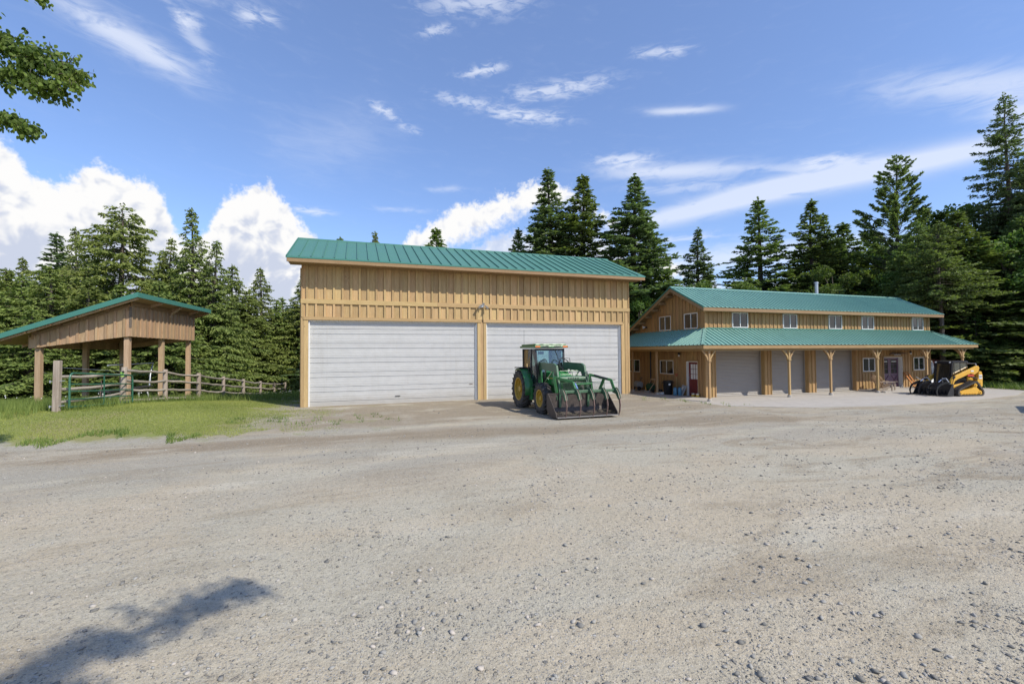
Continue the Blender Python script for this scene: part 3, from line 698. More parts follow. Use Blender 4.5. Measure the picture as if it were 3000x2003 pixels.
# double floodlight over the middle post
mb = MB(go); mb.box(6.20, 6.34, 22.87, 22.93, 4.86, 5.0); mb.tube([(6.24, 22.89, 4.93), (6.13, 22.78, 4.95)], 0.018, 6); mb.tube([(6.30, 22.89, 4.93), (6.42, 22.78, 4.92)], 0.018, 6); mb.tube([(6.27, 22.9, 4.96), (6.27, 22.75, 5.03)], 0.02, 6)
fl = mb.build('floodlight', 'galvanised', gar)
for p_, q_ in (((6.13, 22.80, 4.96), (6.05, 22.66, 4.82)), ((6.42, 22.80, 4.93), (6.50, 22.66, 4.80)), ((6.27, 22.78, 5.05), (6.27, 22.66, 5.0))):
    mb = MB(go); v = Vector(q_) - Vector(p_); mb.tube([p_, Vector(p_) + v * 0.55, q_], [0.035, 0.045, 0.07], 10); mb.build('lamp_head', 'galvanised', fl, smooth=True)

# ---------------------------------------------------------------- workshop
wo_ = (28.4, 24.0, -0.2)
shop = empty('workshop', wo_, 'long two-storey tan workshop with ribbed teal roofs, porch posts and three grey shutters', 'workshop')
WX0, WX1, WY, WYB = 18.6, 38.15, 20.66, 30.0
FZ = -0.17
def roofz(y): return 4.80 + (y - 20.08) * 0.517 if y < 22.9 else 6.26 - (y - 22.9) * 0.512
def porchz_side(x): return 2.72 + (x - 16.8) * 0.54
openA, openB, openC = (19.26, 22.92), (23.44, 26.5), (27.08, 30.7)
DO = (33.35, 35.24)
mb = MB(wo_)
cuts = [openA, openB, openC, DO]
x = WX0
for a, b_ in cuts:
    mb.box(x, a, WY, WY + 0.12, FZ - 0.1, 2.9); x = b_
mb.box(x, WX1, WY, WY + 0.12, FZ - 0.1, 2.9); mb.box(WX0, WX1, WY, WY + 0.12, 2.9, 4.9)
mb.box(DO[0], DO[1], WY, WY + 0.12, 1.97, 2.9)
mb.prism([(WX0, WY + 0.12, 2.0), (WX0, WY + 0.12, roofz(WY)), (WX0, 22.9, 6.2), (WX0, WYB, 2.55), (WX0, WYB, 2.0)], (0.12, 0, 0))
mb.box(WX0, WX0 + 0.12, WY + 0.12, 21.22, FZ - 0.1, 2.0); mb.box(WX0, WX0 + 0.12, 22.24, WYB, FZ - 0.1, 2.0); mb.box(WX0, WX0 + 0.12, 21.22, 22.24, 1.87, 2.0)
mb.prism([(WX1 - 0.12, WY + 0.12, -0.3), (WX1 - 0.12, WY + 0.12, roofz(WY)), (WX1 - 0.12, 22.9, 6.2), (WX1 - 0.12, WYB, 2.55), (WX1 - 0.12, WYB, -0.3)], (0.12, 0, 0))
mb.box(WX0, WX1, WYB - 0.12, WYB, -0.3, 2.5); mb.box(WX0 + 0.13, WX1 - 0.13, WY + 0.9, WY + 0.95, -0.2, 4.8)
mb.build('wall', 'shop_siding', shop)
UW = [(20.52, 21.69), (24.44, 25.58), (28.32, 29.47), (31.32, 32.46), (36.36, 37.49)]
ops = [(a - 0.1, b_ + 0.1, 3.81 - 0.1, 4.70 + 0.1) for a, b_ in UW]
clad(shop, wo_, 'shop_siding', WY, 'x', WX0, WX1, 3.78, 4.85, 0.302, ops, bw=0.06, first=18.9)
for a, b_ in UW: window(shop, wo_, 'x', WY, a, b_, 3.82, 4.70, -1)
LW = [(31.31, 32.46), (36.35, 37.48)]
ops = [(a - 0.1, b_ + 0.1, 0.95, 2.03) for a, b_ in LW] + [(a - 0.0, b_ + 0.0, -1, 2.85) for a, b_ in (openA, openB, openC)] + [(DO[0] - 0.09, DO[1] + 0.09, -1, 2.06)]
for a, b_ in ((WX0, openA[0]), (openA[1], openB[0]), (openB[1], openC[0]), (openC[1], WX1)):
    clad(shop, wo_, 'shop_siding', WY, 'x', a, b_, FZ, 2.95, 0.302 if b_ - a > 2 else (b_ - a) / max(2, round((b_ - a) / 0.26)), ops, bw=0.06)
for a, b_ in LW: window(shop, wo_, 'x', WY, a, b_, 1.05, 1.93, -1, trim='shop_trim')
# side wall facing the garage
SW = [(23.54, 24.69), (21.17, 22.32)]; SL = [(23.36, 24.69), (26.9, 28.25)]
DR = (21.26, 22.20)
ops = [(a - 0.1, b_ + 0.1, 3.7, 4.82) for a, b_ in SW] + [(a - 0.1, b_ + 0.1, 0.94, 2.01) for a, b_ in SL] + [(DR[0] - 0.1, DR[1] + 0.1, -1, 1.94)]
clad(shop, wo_, 'shop_siding', WX0, 'y', WY + 0.03, WYB, 3.7, lambda u: max(3.75, roofz(u) - 0.02), 0.302, ops, bw=0.06)
clad(shop, wo_, 'shop_siding', WX0, 'y', WY + 0.03, WYB, FZ, 3.69, 0.302, ops, bw=0.06)
for a, b_ in SW: window(shop, wo_, 'y', WX0, a, b_, 3.80, 4.71, -1, trim='shop_siding')
for a, b_ in SL: window(shop, wo_, 'y', WX0, a, b_, 1.04, 1.91, -1, trim='shop_siding')
piece('corner_board', 'shop_siding', shop, wo_, WX0 - 0.062, WX0 + 0.1, WY - 0.062, WY - 0.0, FZ, 4.78); piece('corner_board', 'shop_siding', shop, wo_, WX0 - 0.062, WX0 - 0.0, WY, WY + 0.1, FZ, 4.78)
piece('corner_board', 'shop_siding', shop, wo_, WX1 - 0.1, WX1 + 0.05, WY - 0.06, WY, FZ, 4.78)
mb = MB(wo_); mb.tube([(18.52, 25.65, 2.9), (18.52, 25.65, -0.1)], 0.04, 8); mb.build('downpipe', 'black_metal', shop)
# roller shutters
for a, b_ in (openA, openB, openC):
    mb = MB(wo_)
    prof = []; z = FZ + 0.05; k = 0
    while z < 2.9: prof.append((20.93 - (0.012 if k % 2 == 0 else -0.012), z)); z += 0.042; k += 1
    vs = [(xx, y, z) for y, z in prof for xx in (a - 0.05, b_ + 0.05)]; n = len(prof)
    mb.add(vs, [(2 * i, 2 * i + 1, 2 * i + 3, 2 * i + 2) for i in range(n - 1)])
    mb.box(a, b_, 20.90, 20.96, FZ - 0.02, FZ + 0.055)
    sh = mb.build('roller_shutter', 'grey_shutter', shop)
    for q0 in (a, b_ - 0.07): mb = MB(wo_); mb.box(q0, q0 + 0.07, 20.86, 20.90, FZ, 2.9); mb.build('guide_rail', 'grey_shutter', sh)
    for xx0, xx1 in ((a - 0.0, a + 0.025), (b_ - 0.025, b_)): piece('jamb_board', 'shop_siding', shop, wo_, xx0, xx1, WY - 0.05, 20.86, FZ, 2.85)
    piece('dark_backing', 'dark_interior', shop, wo_, a, b_, 21.2, 21.25, FZ, 2.9)
# purple double door with glazed tops
piece('jamb_board', 'white_frame', shop, wo_, DO[1] - 0.04, DO[1], WY - 0.03, WY + 0.26, -0.1, 1.97); piece('jamb_board', 'shop_trim', shop, wo_, DO[0], DO[0] + 0.04, WY - 0.03, WY + 0.26, -0.1, 1.97)
piece('jamb_board', 'white_frame', shop, wo_, DO[0] + 0.04, DO[1] - 0.04, WY - 0.03, WY + 0.26, 1.93, 1.97); piece('threshold', 'concrete', shop, wo_, DO[0], DO[1], WY - 0.08, WY + 0.26, -0.1, -0.055)
for a, b_ in ((DO[0] - 0.09, DO[0]), (DO[1], DO[1] + 0.09)): piece('casing', 'shop_trim', shop, wo_, a, b_, WY - 0.062, WY - 0.0, -0.1, 2.055)
piece('casing', 'shop_trim', shop, wo_, DO[0], DO[1], WY - 0.062, WY - 0.0, 1.97, 2.055)
yd = WY + 0.20; midx = (DO[0] + DO[1]) / 2
for a, b_ in ((DO[0] + 0.045, midx - 0.004), (midx + 0.004, DO[1] - 0.045)):
    mb = MB(wo_)
    for q in ((a, b_, -0.05, 0.86), (a, b_, 1.80, 1.925), (a, a + 0.14, 0.86, 1.80), (b_ - 0.14, b_, 0.86, 1.80)): mb.box(q[0], q[1], yd, yd + 0.045, q[2], q[3])
    mb.bar((a + 0.14, yd - 0.008, 0.10), (b_ - 0.14, yd - 0.008, 0.72), 0.016, 0.05, (0, 1, 0)); mb.bar((a + 0.14, yd - 0.008, 0.72), (b_ - 0.14, yd - 0.008, 0.10), 0.016, 0.05, (0, 1, 0))
    d = mb.build('purple_door', 'purple_door', shop)
    mb = MB(wo_); mb.box(a + 0.14, b_ - 0.14, yd + 0.02, yd + 0.028, 0.86, 1.80); mb.build('pane', 'window_glass', d)
    mb = MB(wo_)
    for zz in (1.17, 1.49): mb.box(a + 0.14, b_ - 0.14, yd + 0.01, yd + 0.019, zz - 0.012, zz + 0.012)
    mb.box((a + b_) / 2 - 0.012, (a + b_) / 2 + 0.012, yd + 0.004, yd + 0.009, 0.86, 1.80); mb.build('glazing_bar', 'purple_door', d)
    mb = MB(wo_); mb.box(a + 0.2, b_ - 0.2, yd - 0.006, yd - 0.001, 1.64, 1.69); mb.build('notice', 'sticker', d)
mb = MB(wo_); mb.tube([(midx - 0.06, yd - 0.03, 0.93), (midx - 0.06, yd, 0.93)], 0.03, 8); mb.tube([(midx - 0.06, yd - 0.035, 0.76), (midx - 0.06, yd, 0.76)], 0.035, 8); mb.build('door_handle', 'chrome', shop)
# red half-glazed door in the side wall
xd = WX0 + 0.10
piece('jamb_board', 'white_frame', shop, wo_, WX0 - 0.03, xd + 0.06, DR[1] - 0.04, DR[1] + 0.02, FZ, 1.86); piece('jamb_board', 'white_frame', shop, wo_, WX0 - 0.03, xd + 0.06, DR[0] - 0.02, DR[0] + 0.03, FZ, 1.86)
piece('jamb_board', 'white_frame', shop, wo_, WX0 - 0.03, xd + 0.06, DR[0] + 0.03, DR[1] - 0.04, 1.83, 1.87)
for a, b_ in ((DR[0] - 0.1, DR[0] - 0.02), (DR[1] + 0.02, DR[1] + 0.1)): piece('casing', 'shop_siding', shop, wo_, WX0 - 0.062, WX0, a, b_, FZ, 1.87)
piece('casing', 'shop_siding', shop, wo_, WX0 - 0.062, WX0, DR[0] - 0.1, DR[1] + 0.1, 1.872, 1.96)
mb = MB(wo_); y0, y1 = DR[0] + 0.03, DR[1] - 0.04
for q in ((y0, y1, FZ + 0.01, 0.82), (y0, y1, 1.70, 1.825), (y0, y0 + 0.1, 0.82, 1.70), (y1 - 0.14, y1, 0.82, 1.70)): mb.box(xd, xd + 0.045, q[0], q[1], q[2], q[3])
mb.box(xd - 0.008, xd, y0 + 0.12, y1 - 0.14, 0.08, 0.62)
rd = mb.build('red_door', 'red_door', shop)
mb = MB(wo_); mb.box(xd + 0.02, xd + 0.028, y0 + 0.1, y1 - 0.14, 0.82, 1.70); mb.build('pane', 'sticker', rd)
mb = MB(wo_)
for i in (1, 2): yy_ = y0 + 0.1 + (y1 - y0 - 0.24) * i / 3; mb.box(xd + 0.004, xd + 0.019, yy_ - 0.012, yy_ + 0.012, 0.82, 1.70)
for zz in (1.11, 1.41): mb.box(xd + 0.006, xd + 0.0185, y0 + 0.1, y1 - 0.14, zz - 0.01, zz + 0.01)
mb.build('glazing_bar', 'red_door', rd)
mb = MB(wo_); mb.tube([(xd - 0.05, y1 - 0.07, 0.80), (xd, y1 - 0.07, 0.80)], [0.03, 0.02], 8); mb.tube([(xd - 0.03, y1 - 0.07, 0.92), (xd, y1 - 0.07, 0.92)], 0.022, 8); mb.build('door_handle', 'chrome', rd)

def ribbed_panel(poly_fn, u0, u1, ribs, parent, name='roof_panel', material='teal_rib_roof'):
    """panel between u0 and u1; poly_fn(u) -> (low point, high point) on the roof plane; ribs: positions"""
    mb = MB(wo_)
    def P(u, s, h):
        a, b_ = poly_fn(u); a = Vector(a); b_ = Vector(b_); n = NRM
        q = a + (b_ - a) * s + n * h; return tuple(q)
    A = [P(u0, 0, 0), P(u1, 0, 0), P(u1, 1, 0), P(u0, 1, 0)]; Bq = [P(u0, 0, .006), P(u1, 0, .006), P(u1, 1, .006), P(u0, 1, .006)]
    mb.add(A + Bq, [(3, 2, 1, 0), (4, 5, 6, 7), (0, 1, 5, 4), (1, 2, 6, 5), (2, 3, 7, 6), (3, 0, 4, 7)])
    for u in ribs:
        a, b_ = poly_fn(u)
        if (Vector(b_) - Vector(a)).length < 0.1: continue
        w_ = 0.026
        vs = [P(u - w_, 0, .0062), P(u + w_, 0, .0062), P(u + w_ * .6, 0, .058), P(u - w_ * .6, 0, .058), P(u - w_, 1, .0062), P(u + w_, 1, .0062), P(u + w_ * .6, 1, .058), P(u - w_ * .6, 1, .058)]
        mb.add(vs, [(0, 1, 2, 3), (7, 6, 5, 4), (1, 5, 6, 2), (2, 6, 7, 3), (3, 7, 4, 0)])
    return mb.build(name, material, parent)
# upper roof
mb = MB(wo_)
mb.prism([(18.03, 20.12, 4.82), (18.03, 22.88, 6.25), (18.03, 30.3, 2.45), (18.03, 30.3, 2.53), (18.03, 22.88, 6.345), (18.03, 20.12, 4.905)], (20.74, 0, 0))
ur = mb.build('roof', 'shop_fascia', shop)
N = 23; wd = 20.84 / N
NRM = Vector((0, -0.459, 0.888))
for k in range(N):
    u0 = 18.0 + k * wd; ribbed_panel(lambda u: ((u, 20.05, 4.905), (u, 22.88, 6.37)), u0 + 0.001, u0 + wd - 0.001, [u0 + 0.03, u0 + wd / 3 + 0.03, u0 + 2 * wd / 3 + 0.03], ur)
NRM = Vector((0, 0.456, 0.890))
for k in range(N):
    u0 = 18.0 + k * wd; ribbed_panel(lambda u: ((u, 30.4, 2.50), (u, 22.88, 6.37)), u0 + 0.001, u0 + wd - 0.001, [u0 + 0.03, u0 + wd / 3 + 0.03, u0 + 2 * wd / 3 + 0.03], ur)
mb = MB(wo_); mb.prism([(17.98, 22.72, 6.33), (17.98, 22.88, 6.415), (17.98, 23.04, 6.33), (17.98, 23.04, 6.355), (17.98, 22.88, 6.44), (17.98, 22.72, 6.355)], (20.88, 0, 0)); mb.build('ridge_cap', 'teal_rib_roof', ur)
mb = MB(wo_); mb.prism([(17.965, 20.05, 4.86), (17.965, 20.05, 4.935), (17.965, 22.88, 6.40), (17.965, 30.4, 2.53), (17.965, 30.4, 2.455), (17.965, 22.88, 6.32)], (0.03, 0, 0)); mb.build('rake_trim', 'teal_fascia', ur)
mb = MB(wo_); mb.prism([(18.0, 20.07, 4.68), (18.0, 20.07, 4.86), (18.0, 22.88, 6.315), (18.0, 22.88, 6.115)], (0.04, 0, 0)); mb.build('rake_board', 'shop_fascia', shop)
mb = MB(wo_); mb.prism([(18.0, 22.884, 6.115), (18.0, 22.884, 6.315), (18.0, 30.38, 2.45), (18.0, 30.38, 2.25)], (0.04, 0, 0)); mb.build('rake_board', 'shop_fascia', shop)
for a, b_ in ((18.045, 23.3), (23.304, 28.5), (28.504, 33.8), (33.804, 38.78)): piece('fascia', 'shop_fascia', shop, wo_, a, b_, 20.07, 20.115, 4.70, 4.88)
mb = MB(wo_); mb.box(18.1, 38.7, 20.12, 20.6, 4.72, 4.74); mb.build('soffit', 'shop_fascia', shop)
for i in range(11):
    y = 21.9 + i * 0.72; z = roofz(y) - 0.12; piece('rafter_end', 'shop_fascia', shop, wo_, 18.05, 18.52, y - 0.06, y + 0.06, z - 0.12, z + 0.02)
# porch roof (wraps round the front and the side next to the garage)
mb = MB(wo_)
mb.prism([(16.85, 18.88, 2.70), (39.95, 18.88, 2.70), (38.15, 20.66, 3.66), (18.6, 20.66, 3.66)], (0, 0, 0.07))
mb.prism([(16.85, 18.90, 2.70), (18.6, 20.67, 3.66), (18.6, 30.0, 3.66), (16.85, 30.0, 2.70)], (0, 0, 0.07))
mb.prism([(39.95, 18.90, 2.70), (38.15, 20.67, 3.66), (38.15, 23.0, 3.66), (39.95, 23.0, 2.70)], (0, 0, 0.07))
prf = mb.build('porch_roof', 'shop_fascia', shop)
NRM = Vector((0, -0.47, 0.883))
def pf(u):
    d = 1.0
    if u < 18.6: d = (u - 16.8) / 1.8
    if u > 38.15: d = (40.0 - u) / 1.85
    d = max(d, 0.001); return ((u, 18.82, 2.785), (u, 18.82 + 1.84 * d, 2.785 + 0.985 * d))
wd = 0.916; u = 16.8
marks = [16.801, 17.7, 18.6] + list(np.arange(18.6 + wd, 38.2, wd)) + [39.07, 39.999]
for a, b_ in zip(marks[:-1], marks[1:]):
    ribbed_panel(pf, a + 0.001, b_ - 0.001, [a + 0.03 + (b_ - a) * j / 3 for j in range(3)], prf)
NRM = Vector((-0.47, 0, 0.883))
def pside(v):
    d = min(1.0, max(0.001, (v - 18.84) / 1.8)); return ((16.78, v, 2.785), (16.78 + 1.83 * d, v, 2.785 + 0.985 * d))
marks = [18.841, 19.74, 20.64] + list(np.arange(20.64 + wd, 30.1, wd))
for a, b_ in zip(marks[:-1], marks[1:]):
    ribbed_panel(pside, b_ - 0.001, a + 0.001, [a + 0.03 + (b_ - a) * j / 3 for j in range(3)], prf)
mb = MB(wo_); mb.bar((16.80, 18.84, 2.815), (18.62, 20.68, 3.80), 0.16, 0.02); mb.build('hip_cap', 'teal_rib_roof', prf)
mb = MB(wo_); mb.bar((39.98, 18.84, 2.815), (38.15, 20.68, 3.80), 0.16, 0.02); mb.build('hip_cap', 'teal_rib_roof', prf)
mb = MB(wo_); mb.box(18.6, 38.15, 20.55, 20.60, 3.74, 3.80); mb.build('flashing', 'teal_fascia', prf)
for a, b_ in ((16.84, 22.6), (22.604, 28.9), (28.904, 34.7), (34.704, 39.96)): piece('fascia', 'shop_trim', shop, wo_, a, b_, 18.84, 18.885, 2.585, 2.755)
for a, b_ in ((18.89, 24.5), (24.504, 29.98)): piece('fascia', 'shop_trim', shop, wo_, 16.80, 16.838, a, b_, 2.585, 2.755)
piece('beam', 'shop_trim', shop, wo_, 16.95, 39.85, 19.02, 19.18, 2.47, 2.64); piece('beam', 'shop_trim', shop, wo_, 17.32, 17.48, 19.19, 29.9, 2.47, 2.64)
mb = MB(wo_); mb.prism([(18.7, 19.2, 2.66), (38.0, 19.2, 2.66), (38.0, 20.6, 3.3), (18.7, 20.6, 3.3)], (0, 0, 0.02)); mb.build('soffit', 'shop_siding', shop)
def brace(px, py, dx, dy, reach=0.38):
    mb = MB(wo_); pts = []
    for i in range(7):
        a = i / 6; pts.append((px + dx * (0.07 + reach * (a ** 1.7)), py + dy * (0.07 + reach * (a ** 1.7)), 1.95 + 0.56 * a))
    for p_, q_ in zip(pts[:-1], pts[1:]): mb.bar(p_, q_, 0.055, 0.08)
    return mb
for i, x in enumerate((17.42, 23.03, 26.28, 30.3, 34.98, 38.72)):
    zb_ = -0.1 if 30.4 < x < 38 else FZ
    y = 19.1
    piece('porch_post', 'shop_post', shop, wo_, x - 0.052, x + 0.052, y - 0.052, y + 0.052, zb_ + 0.13, 2.47)
    piece('post_cap', 'shop_post', shop, wo_, x - 0.085, x + 0.085, y - 0.085, y + 0.085, 1.90, 1.985)
    mb = MB(wo_); mb.lathe((x, y, zb_), [(0.0, 0), (0.12, 0), (0.11, 0.10), (0.085, 0.135), (0, 0.135)], 12); mb.build('post_base', 'concrete', shop)
    for dx, dy in ((-1, 0), (1, 0), (0, 1)): brace(x, y, dx, dy).build('brace', 'shop_post', shop)
for x, y in ((17.42, 23.5), (17.42, 26.1), (17.42, 28.9)):
    piece('porch_post', 'shop_post', shop, wo_, x - 0.052, x + 0.052, y - 0.052, y + 0.052, FZ + 0.1, 2.47)
    mb = MB(wo_); mb.lathe((x, y, FZ), [(0.0, 0), (0.12, 0), (0.1, 0.11), (0, 0.11)], 12); mb.build('post_base', 'concrete', shop)
# stove pipe, wall lamps
mb = MB(wo_); mb.lathe((30.73, 23.2, 6.15), [(0.11, 0), (0.11, 1.05), (0.14, 1.05), (0.14, 1.12), (0.10, 1.16), (0.0, 1.16)], 14); mb.lathe((30.73, 23.2, 6.15), [(0.2, 0), (0.13, 0.2), (0.0, 0.2)], 14); mb.build('stove_pipe', 'galvanised', shop, smooth=True)
def wall_lamp(x, y, z, dx, dy, globe=True):
    mb = MB(wo_); mb.lathe((x, y, z), [(0.0, 0.02), (0.06, 0.0), (0.06, 0.12), (0.02, 0.14), (0, 0.14)], 8); mb.tube([(x, y, z + 0.06), (x - dx * 0.14, y - dy * 0.14, z + 0.08)], 0.022, 6)
    l = mb.build('wall_lamp', 'black_metal', shop)
    mb = MB(wo_); mb.lathe((x, y, z - 0.11), [(0, 0), (0.045, 0.03), (0.05, 0.08), (0.03, 0.12), (0, 0.125)], 10); mb.build('lamp_glass', 'lamp_white', l, smooth=True)
wall_lamp(WX0 - 0.16, 22.71, 2.25, -1, 0); wall_lamp(35.9, WY - 0.16, 2.24, 0, -1)
mb = MB(wo_); mb.tube([(WX0 - 0.05, 26.0, 4.1), (WX0 - 0.2, 26.05, 4.12)], 0.05, 8); l = mb.build('gable_floodlight', 'black_metal', shop)
mb = MB(wo_); mb.tube([(WX0 - 0.2, 26.05, 4.12), (WX0 - 0.34, 26.1, 4.10)], [0.05, 0.11], 12); mb.build('lamp_head', 'lamp_white', l, smooth=True)

# ---------------------------------------------------------------- open shelter
ds_ = -0.07387
so = (-13.7, 27.9, 0.0); sw_ = rot2(so[0], so[1], ds_)
shd = empty('field_shelter', (sw_[0], sw_[1], 0.2), 'open-sided field shelter on thick square posts with single-slope teal edged roof', 'shelter', rz=ds_)
so = (so[0], so[1], 0.2)
def sgz(x, y): wx, wy = rot2(x, y, ds_); return gza(wx, wy)
HX, LX = -11.93, -15.5
rzs = lambda x: 5.20 + (x + 11.24) * 0.3815
PY = [24.72, 27.85, 31.05]
for x in (HX - 0.12, LX + 0.12):
    for y in PY:
        piece('post', 'shed_post', shd, so, x - 0.10, x + 0.10, y - 0.10, y + 0.10, sgz(x, y) - 0.3, (4.7 if x > -13 else 3.35))
ztop = lambda x: rzs(x) - 0.12
zbot = lambda x: 2.80 + (x + 15.6) * (3.33 - 2.80) / 3.6
# framing beams under the cladding
for y in (24.72 - 0.16, 31.05 + 0.02):
    mb = MB(so); mb.prism([(LX, y, zbot(LX) + 0.02), (HX, y, zbot(HX) + 0.02), (HX, y, zbot(HX) + 0.26), (LX, y, zbot(LX) + 0.26)], (0, 0.12, 0)); mb.build('beam', 'shed_siding', shd)
    mb = MB(so); mb.prism([(LX - 0.1, y, rzs(LX - .1) - 0.34), (HX + 0.15, y, rzs(HX + .15) - 0.34), (HX + 0.15, y, rzs(HX + .15) - 0.10), (LX - 0.1, y, rzs(LX - .1) - 0.10)], (0, 0.12, 0)); mb.build('beam', 'shed_siding', shd)
piece('beam', 'shed_beam', shd, so, HX - 0.03, HX + 0.06, 24.5, 31.25, 4.52, 4.82); piece('beam', 'shed_beam', shd, so, HX - 0.10, HX, 24.7, 31.1, 3.36, 3.56)
piece('beam', 'shed_beam', shd, so, LX - 0.05, LX + 0.04, 24.5, 31.25, 3.2, 3.42)
# cladding of the sloping ends (near and far)
for yy0, out in ((24.54, -1), (31.22, 1)):
    xs_ = np.arange(-15.62, -11.84, 0.354)
    for a in xs_:
        b_ = min(a + 0.345, -11.84)
        mb = MB(so); y0 = yy0; y1 = yy0 + out * 0.025
        mb.prism([(a, y0, zbot(a)), (b_, y0, zbot(b_)), (b_, y0, ztop(b_) - 0.12), (a, y0, ztop(a) - 0.12)], (0, y1 - y0, 0)); mb.build('board', 'shed_siding', shd)
        if a > -15.6:
            mb = MB(so); mb.prism([(a - 0.045, y1 + out * .002, zbot(a) + 0.003), (a + 0.045, y1 + out * .002, zbot(a) + 0.003), (a + 0.045, y1 + out * .002, ztop(a) - 0.12), (a - 0.045, y1 + out * .002, ztop(a) - 0.12)], (0, out * 0.048, 0)); mb.build('batten', 'shed_siding', shd)
# cladding of the high side and a short skirt on the low side
edges = np.arange(24.53, 31.25, 0.415)
for a in edges:
    b_ = min(a + 0.405, 31.24)
    piece('board', 'shed_siding', shd, so, HX + 0.065, HX + 0.09, a, b_, 3.33 + random.uniform(-.006, .006), 4.74)
    piece('batten', 'shed_siding', shd, so, HX + 0.092, HX + 0.140, a - 0.06 if a > 24.6 else a, a + 0.06, 3.34, 4.74)
for a in edges: piece('board', 'shed_siding', shd, so, LX - 0.16, LX - 0.135, a, min(a + 0.405, 31.24), 2.80, 3.38)
piece('head_board', 'shed_beam', shd, so, HX + 0.09, HX + 0.16, 24.5, 31.26, 4.745, 4.93)
mb = MB(so); mb.box(-11.90, -11.80, 24.50, 24.53, 3.75, 4.7); mb.build('stained_board', 'old_timber', shd)
mb = MB(so)
mb.prism([(-11.26, 23.86, rzs(-11.26) - 0.03), (-16.95, 23.86, rzs(-16.95) - 0.03), (-16.95, 23.86, rzs(-16.95) + 0.06), (-11.26, 23.86, rzs(-11.26) + 0.06)], (0, 8.2, 0))
sr = mb.build('roof', 'shed_siding', shd)
for k in range(18):
    y = 23.88 + k * 0.455; mb = MB(so); mb.prism([(-11.24, y, rzs(-11.24) + 0.065), (-16.98, y, rzs(-16.98) + 0.065), (-16.98, y, rzs(-16.98) + 0.075), (-11.24, y, rzs(-11.24) + 0.075)], (0, 0.45, 0))
    mb.prism([(-11.24, y, rzs(-11.24) + 0.0755), (-16.98, y, rzs(-16.98) + 0.0755), (-16.98, y, rzs(-16.98) + 0.105), (-11.24, y, rzs(-11.24) + 0.105)], (0, 0.03, 0)); mb.build('roof_panel', 'teal_roof', sr)
mb = MB(so); mb.prism([(-11.24, 23.82, rzs(-11.24) - 0.10), (-17.0, 23.82, rzs(-17.0) - 0.10), (-17.0, 23.82, rzs(-17.0) + 0.12), (-11.24, 23.82, rzs(-11.24) + 0.12)], (0, 0.035, 0)); mb.build('rake_trim', 'teal_fascia', shd)
mb = MB(so); mb.box(-11.255, -11.22, 23.86, 32.08, rzs(-11.24) - 0.12, rzs(-11.24) + 0.10); mb.build('eave_trim', 'teal_fascia', shd)
for y in (23.95, 26.1, 28.3, 30.4, 31.9):       # outriggers under the high eave and rafters
    mb = MB(so); mb.prism([(-11.3, y, rzs(-11.3) - 0.18), (-16.9, y, rzs(-16.9) - 0.18), (-16.9, y, rzs(-16.9) - 0.035), (-11.3, y, rzs(-11.3) - 0.035)], (0, 0.09, 0)); mb.build('rafter', 'shed_siding', shd)
mb = MB(so); mb.bar((-11.86, 28.25, 4.60), (-11.34, 28.25, 5.02), 0.09, 0.09); mb.box(-11.9, -11.76, 28.15, 28.35, 4.48, 4.60); mb.build('brace', 'shed_post', shd)
for x in (-12.7, -13.6, -14.5, -15.4, -16.3):
    mb = MB(so); mb.box(x - 0.05, x + 0.05, 23.87, 24.52, rzs(x) - 0.16, rzs(x) - 0.04); mb.build('lookout', 'shed_beam', shd)
for a, b_, zz in ((24.75, 26.2, 0.12), (27.4, 29.3, -0.02)):
    wx, wy = rot2(-11.3, (a + b_) / 2, ds_)
    mb = MB(((-11.3), (a + b_) / 2, 0)); mb.box(-11.42, -11.18, a, b_, -0.05, 0.2); ob = mb.build('sleeper', 'old_timber', None, bevel=0.02)
    ob.location = (wx, wy, gza(wx, wy) + 0.06); ob.rotation_euler = (0, 0, ds_); tag(ob, 'weathered timber sleeper in the grass below the shelter, %s' % ('nearer the gate' if a < 26 else 'under the third fence post'), 'timber')

# ================================================================== FENCE AND GATE
def wob_rail(p, q, r, n=7, sag=0.03):
    p = Vector(p); q = Vector(q); pts = []; rs = []
    ph = random.uniform(0, 6)
    for i in range(n):
        a = i / (n - 1); d = math.sin(PI * a)
        pts.append(p.lerp(q, a) + Vector((random.uniform(-.012, .012), 0, random.uniform(-.015, .015) * 1.2 - sag * d))); rs.append(r * random.uniform(0.88, 1.1))
    return pts, rs
FP = [(-9.30, 23.0), (-8.97, 26.3), (-8.61, 29.9), (-8.26, 33.4), (-7.9, 36.96), (-7.52, 40.8), (-7.14, 44.6), (-6.77, 48.3)]
f0 = (FP[1][0], FP[1][1], gza(*FP[1]))
fen = empty('rail_fence', f0, 'weathered grey four-rail post fence running downhill from the green gate to the forest', 'fence')
tops = []
for i, (x, y) in enumerate(FP):
    zg = gza(x, y); h = 1.56 + random.uniform(-.03, .04) - (0.05 if i > 5 else 0); r_ = 0.105 if i == 0 else 0.10 * random.uniform(.92, 1.1)
    lean = 0.06 if i == 0 else random.uniform(-.02, .02)
    mb = MB(f0); mb.tube([(x - lean, y, zg - 0.2), (x, y, zg + h * .55), (x + lean * .4, y, zg + h - 0.02), (x + lean * .4, y, zg + h)], [r_ * 1.08, r_, r_ * .97, r_ * .85], 10)
    mb.build('fence_post', 'grey_post', fen, smooth=True); tops.append((x, y, zg, h))
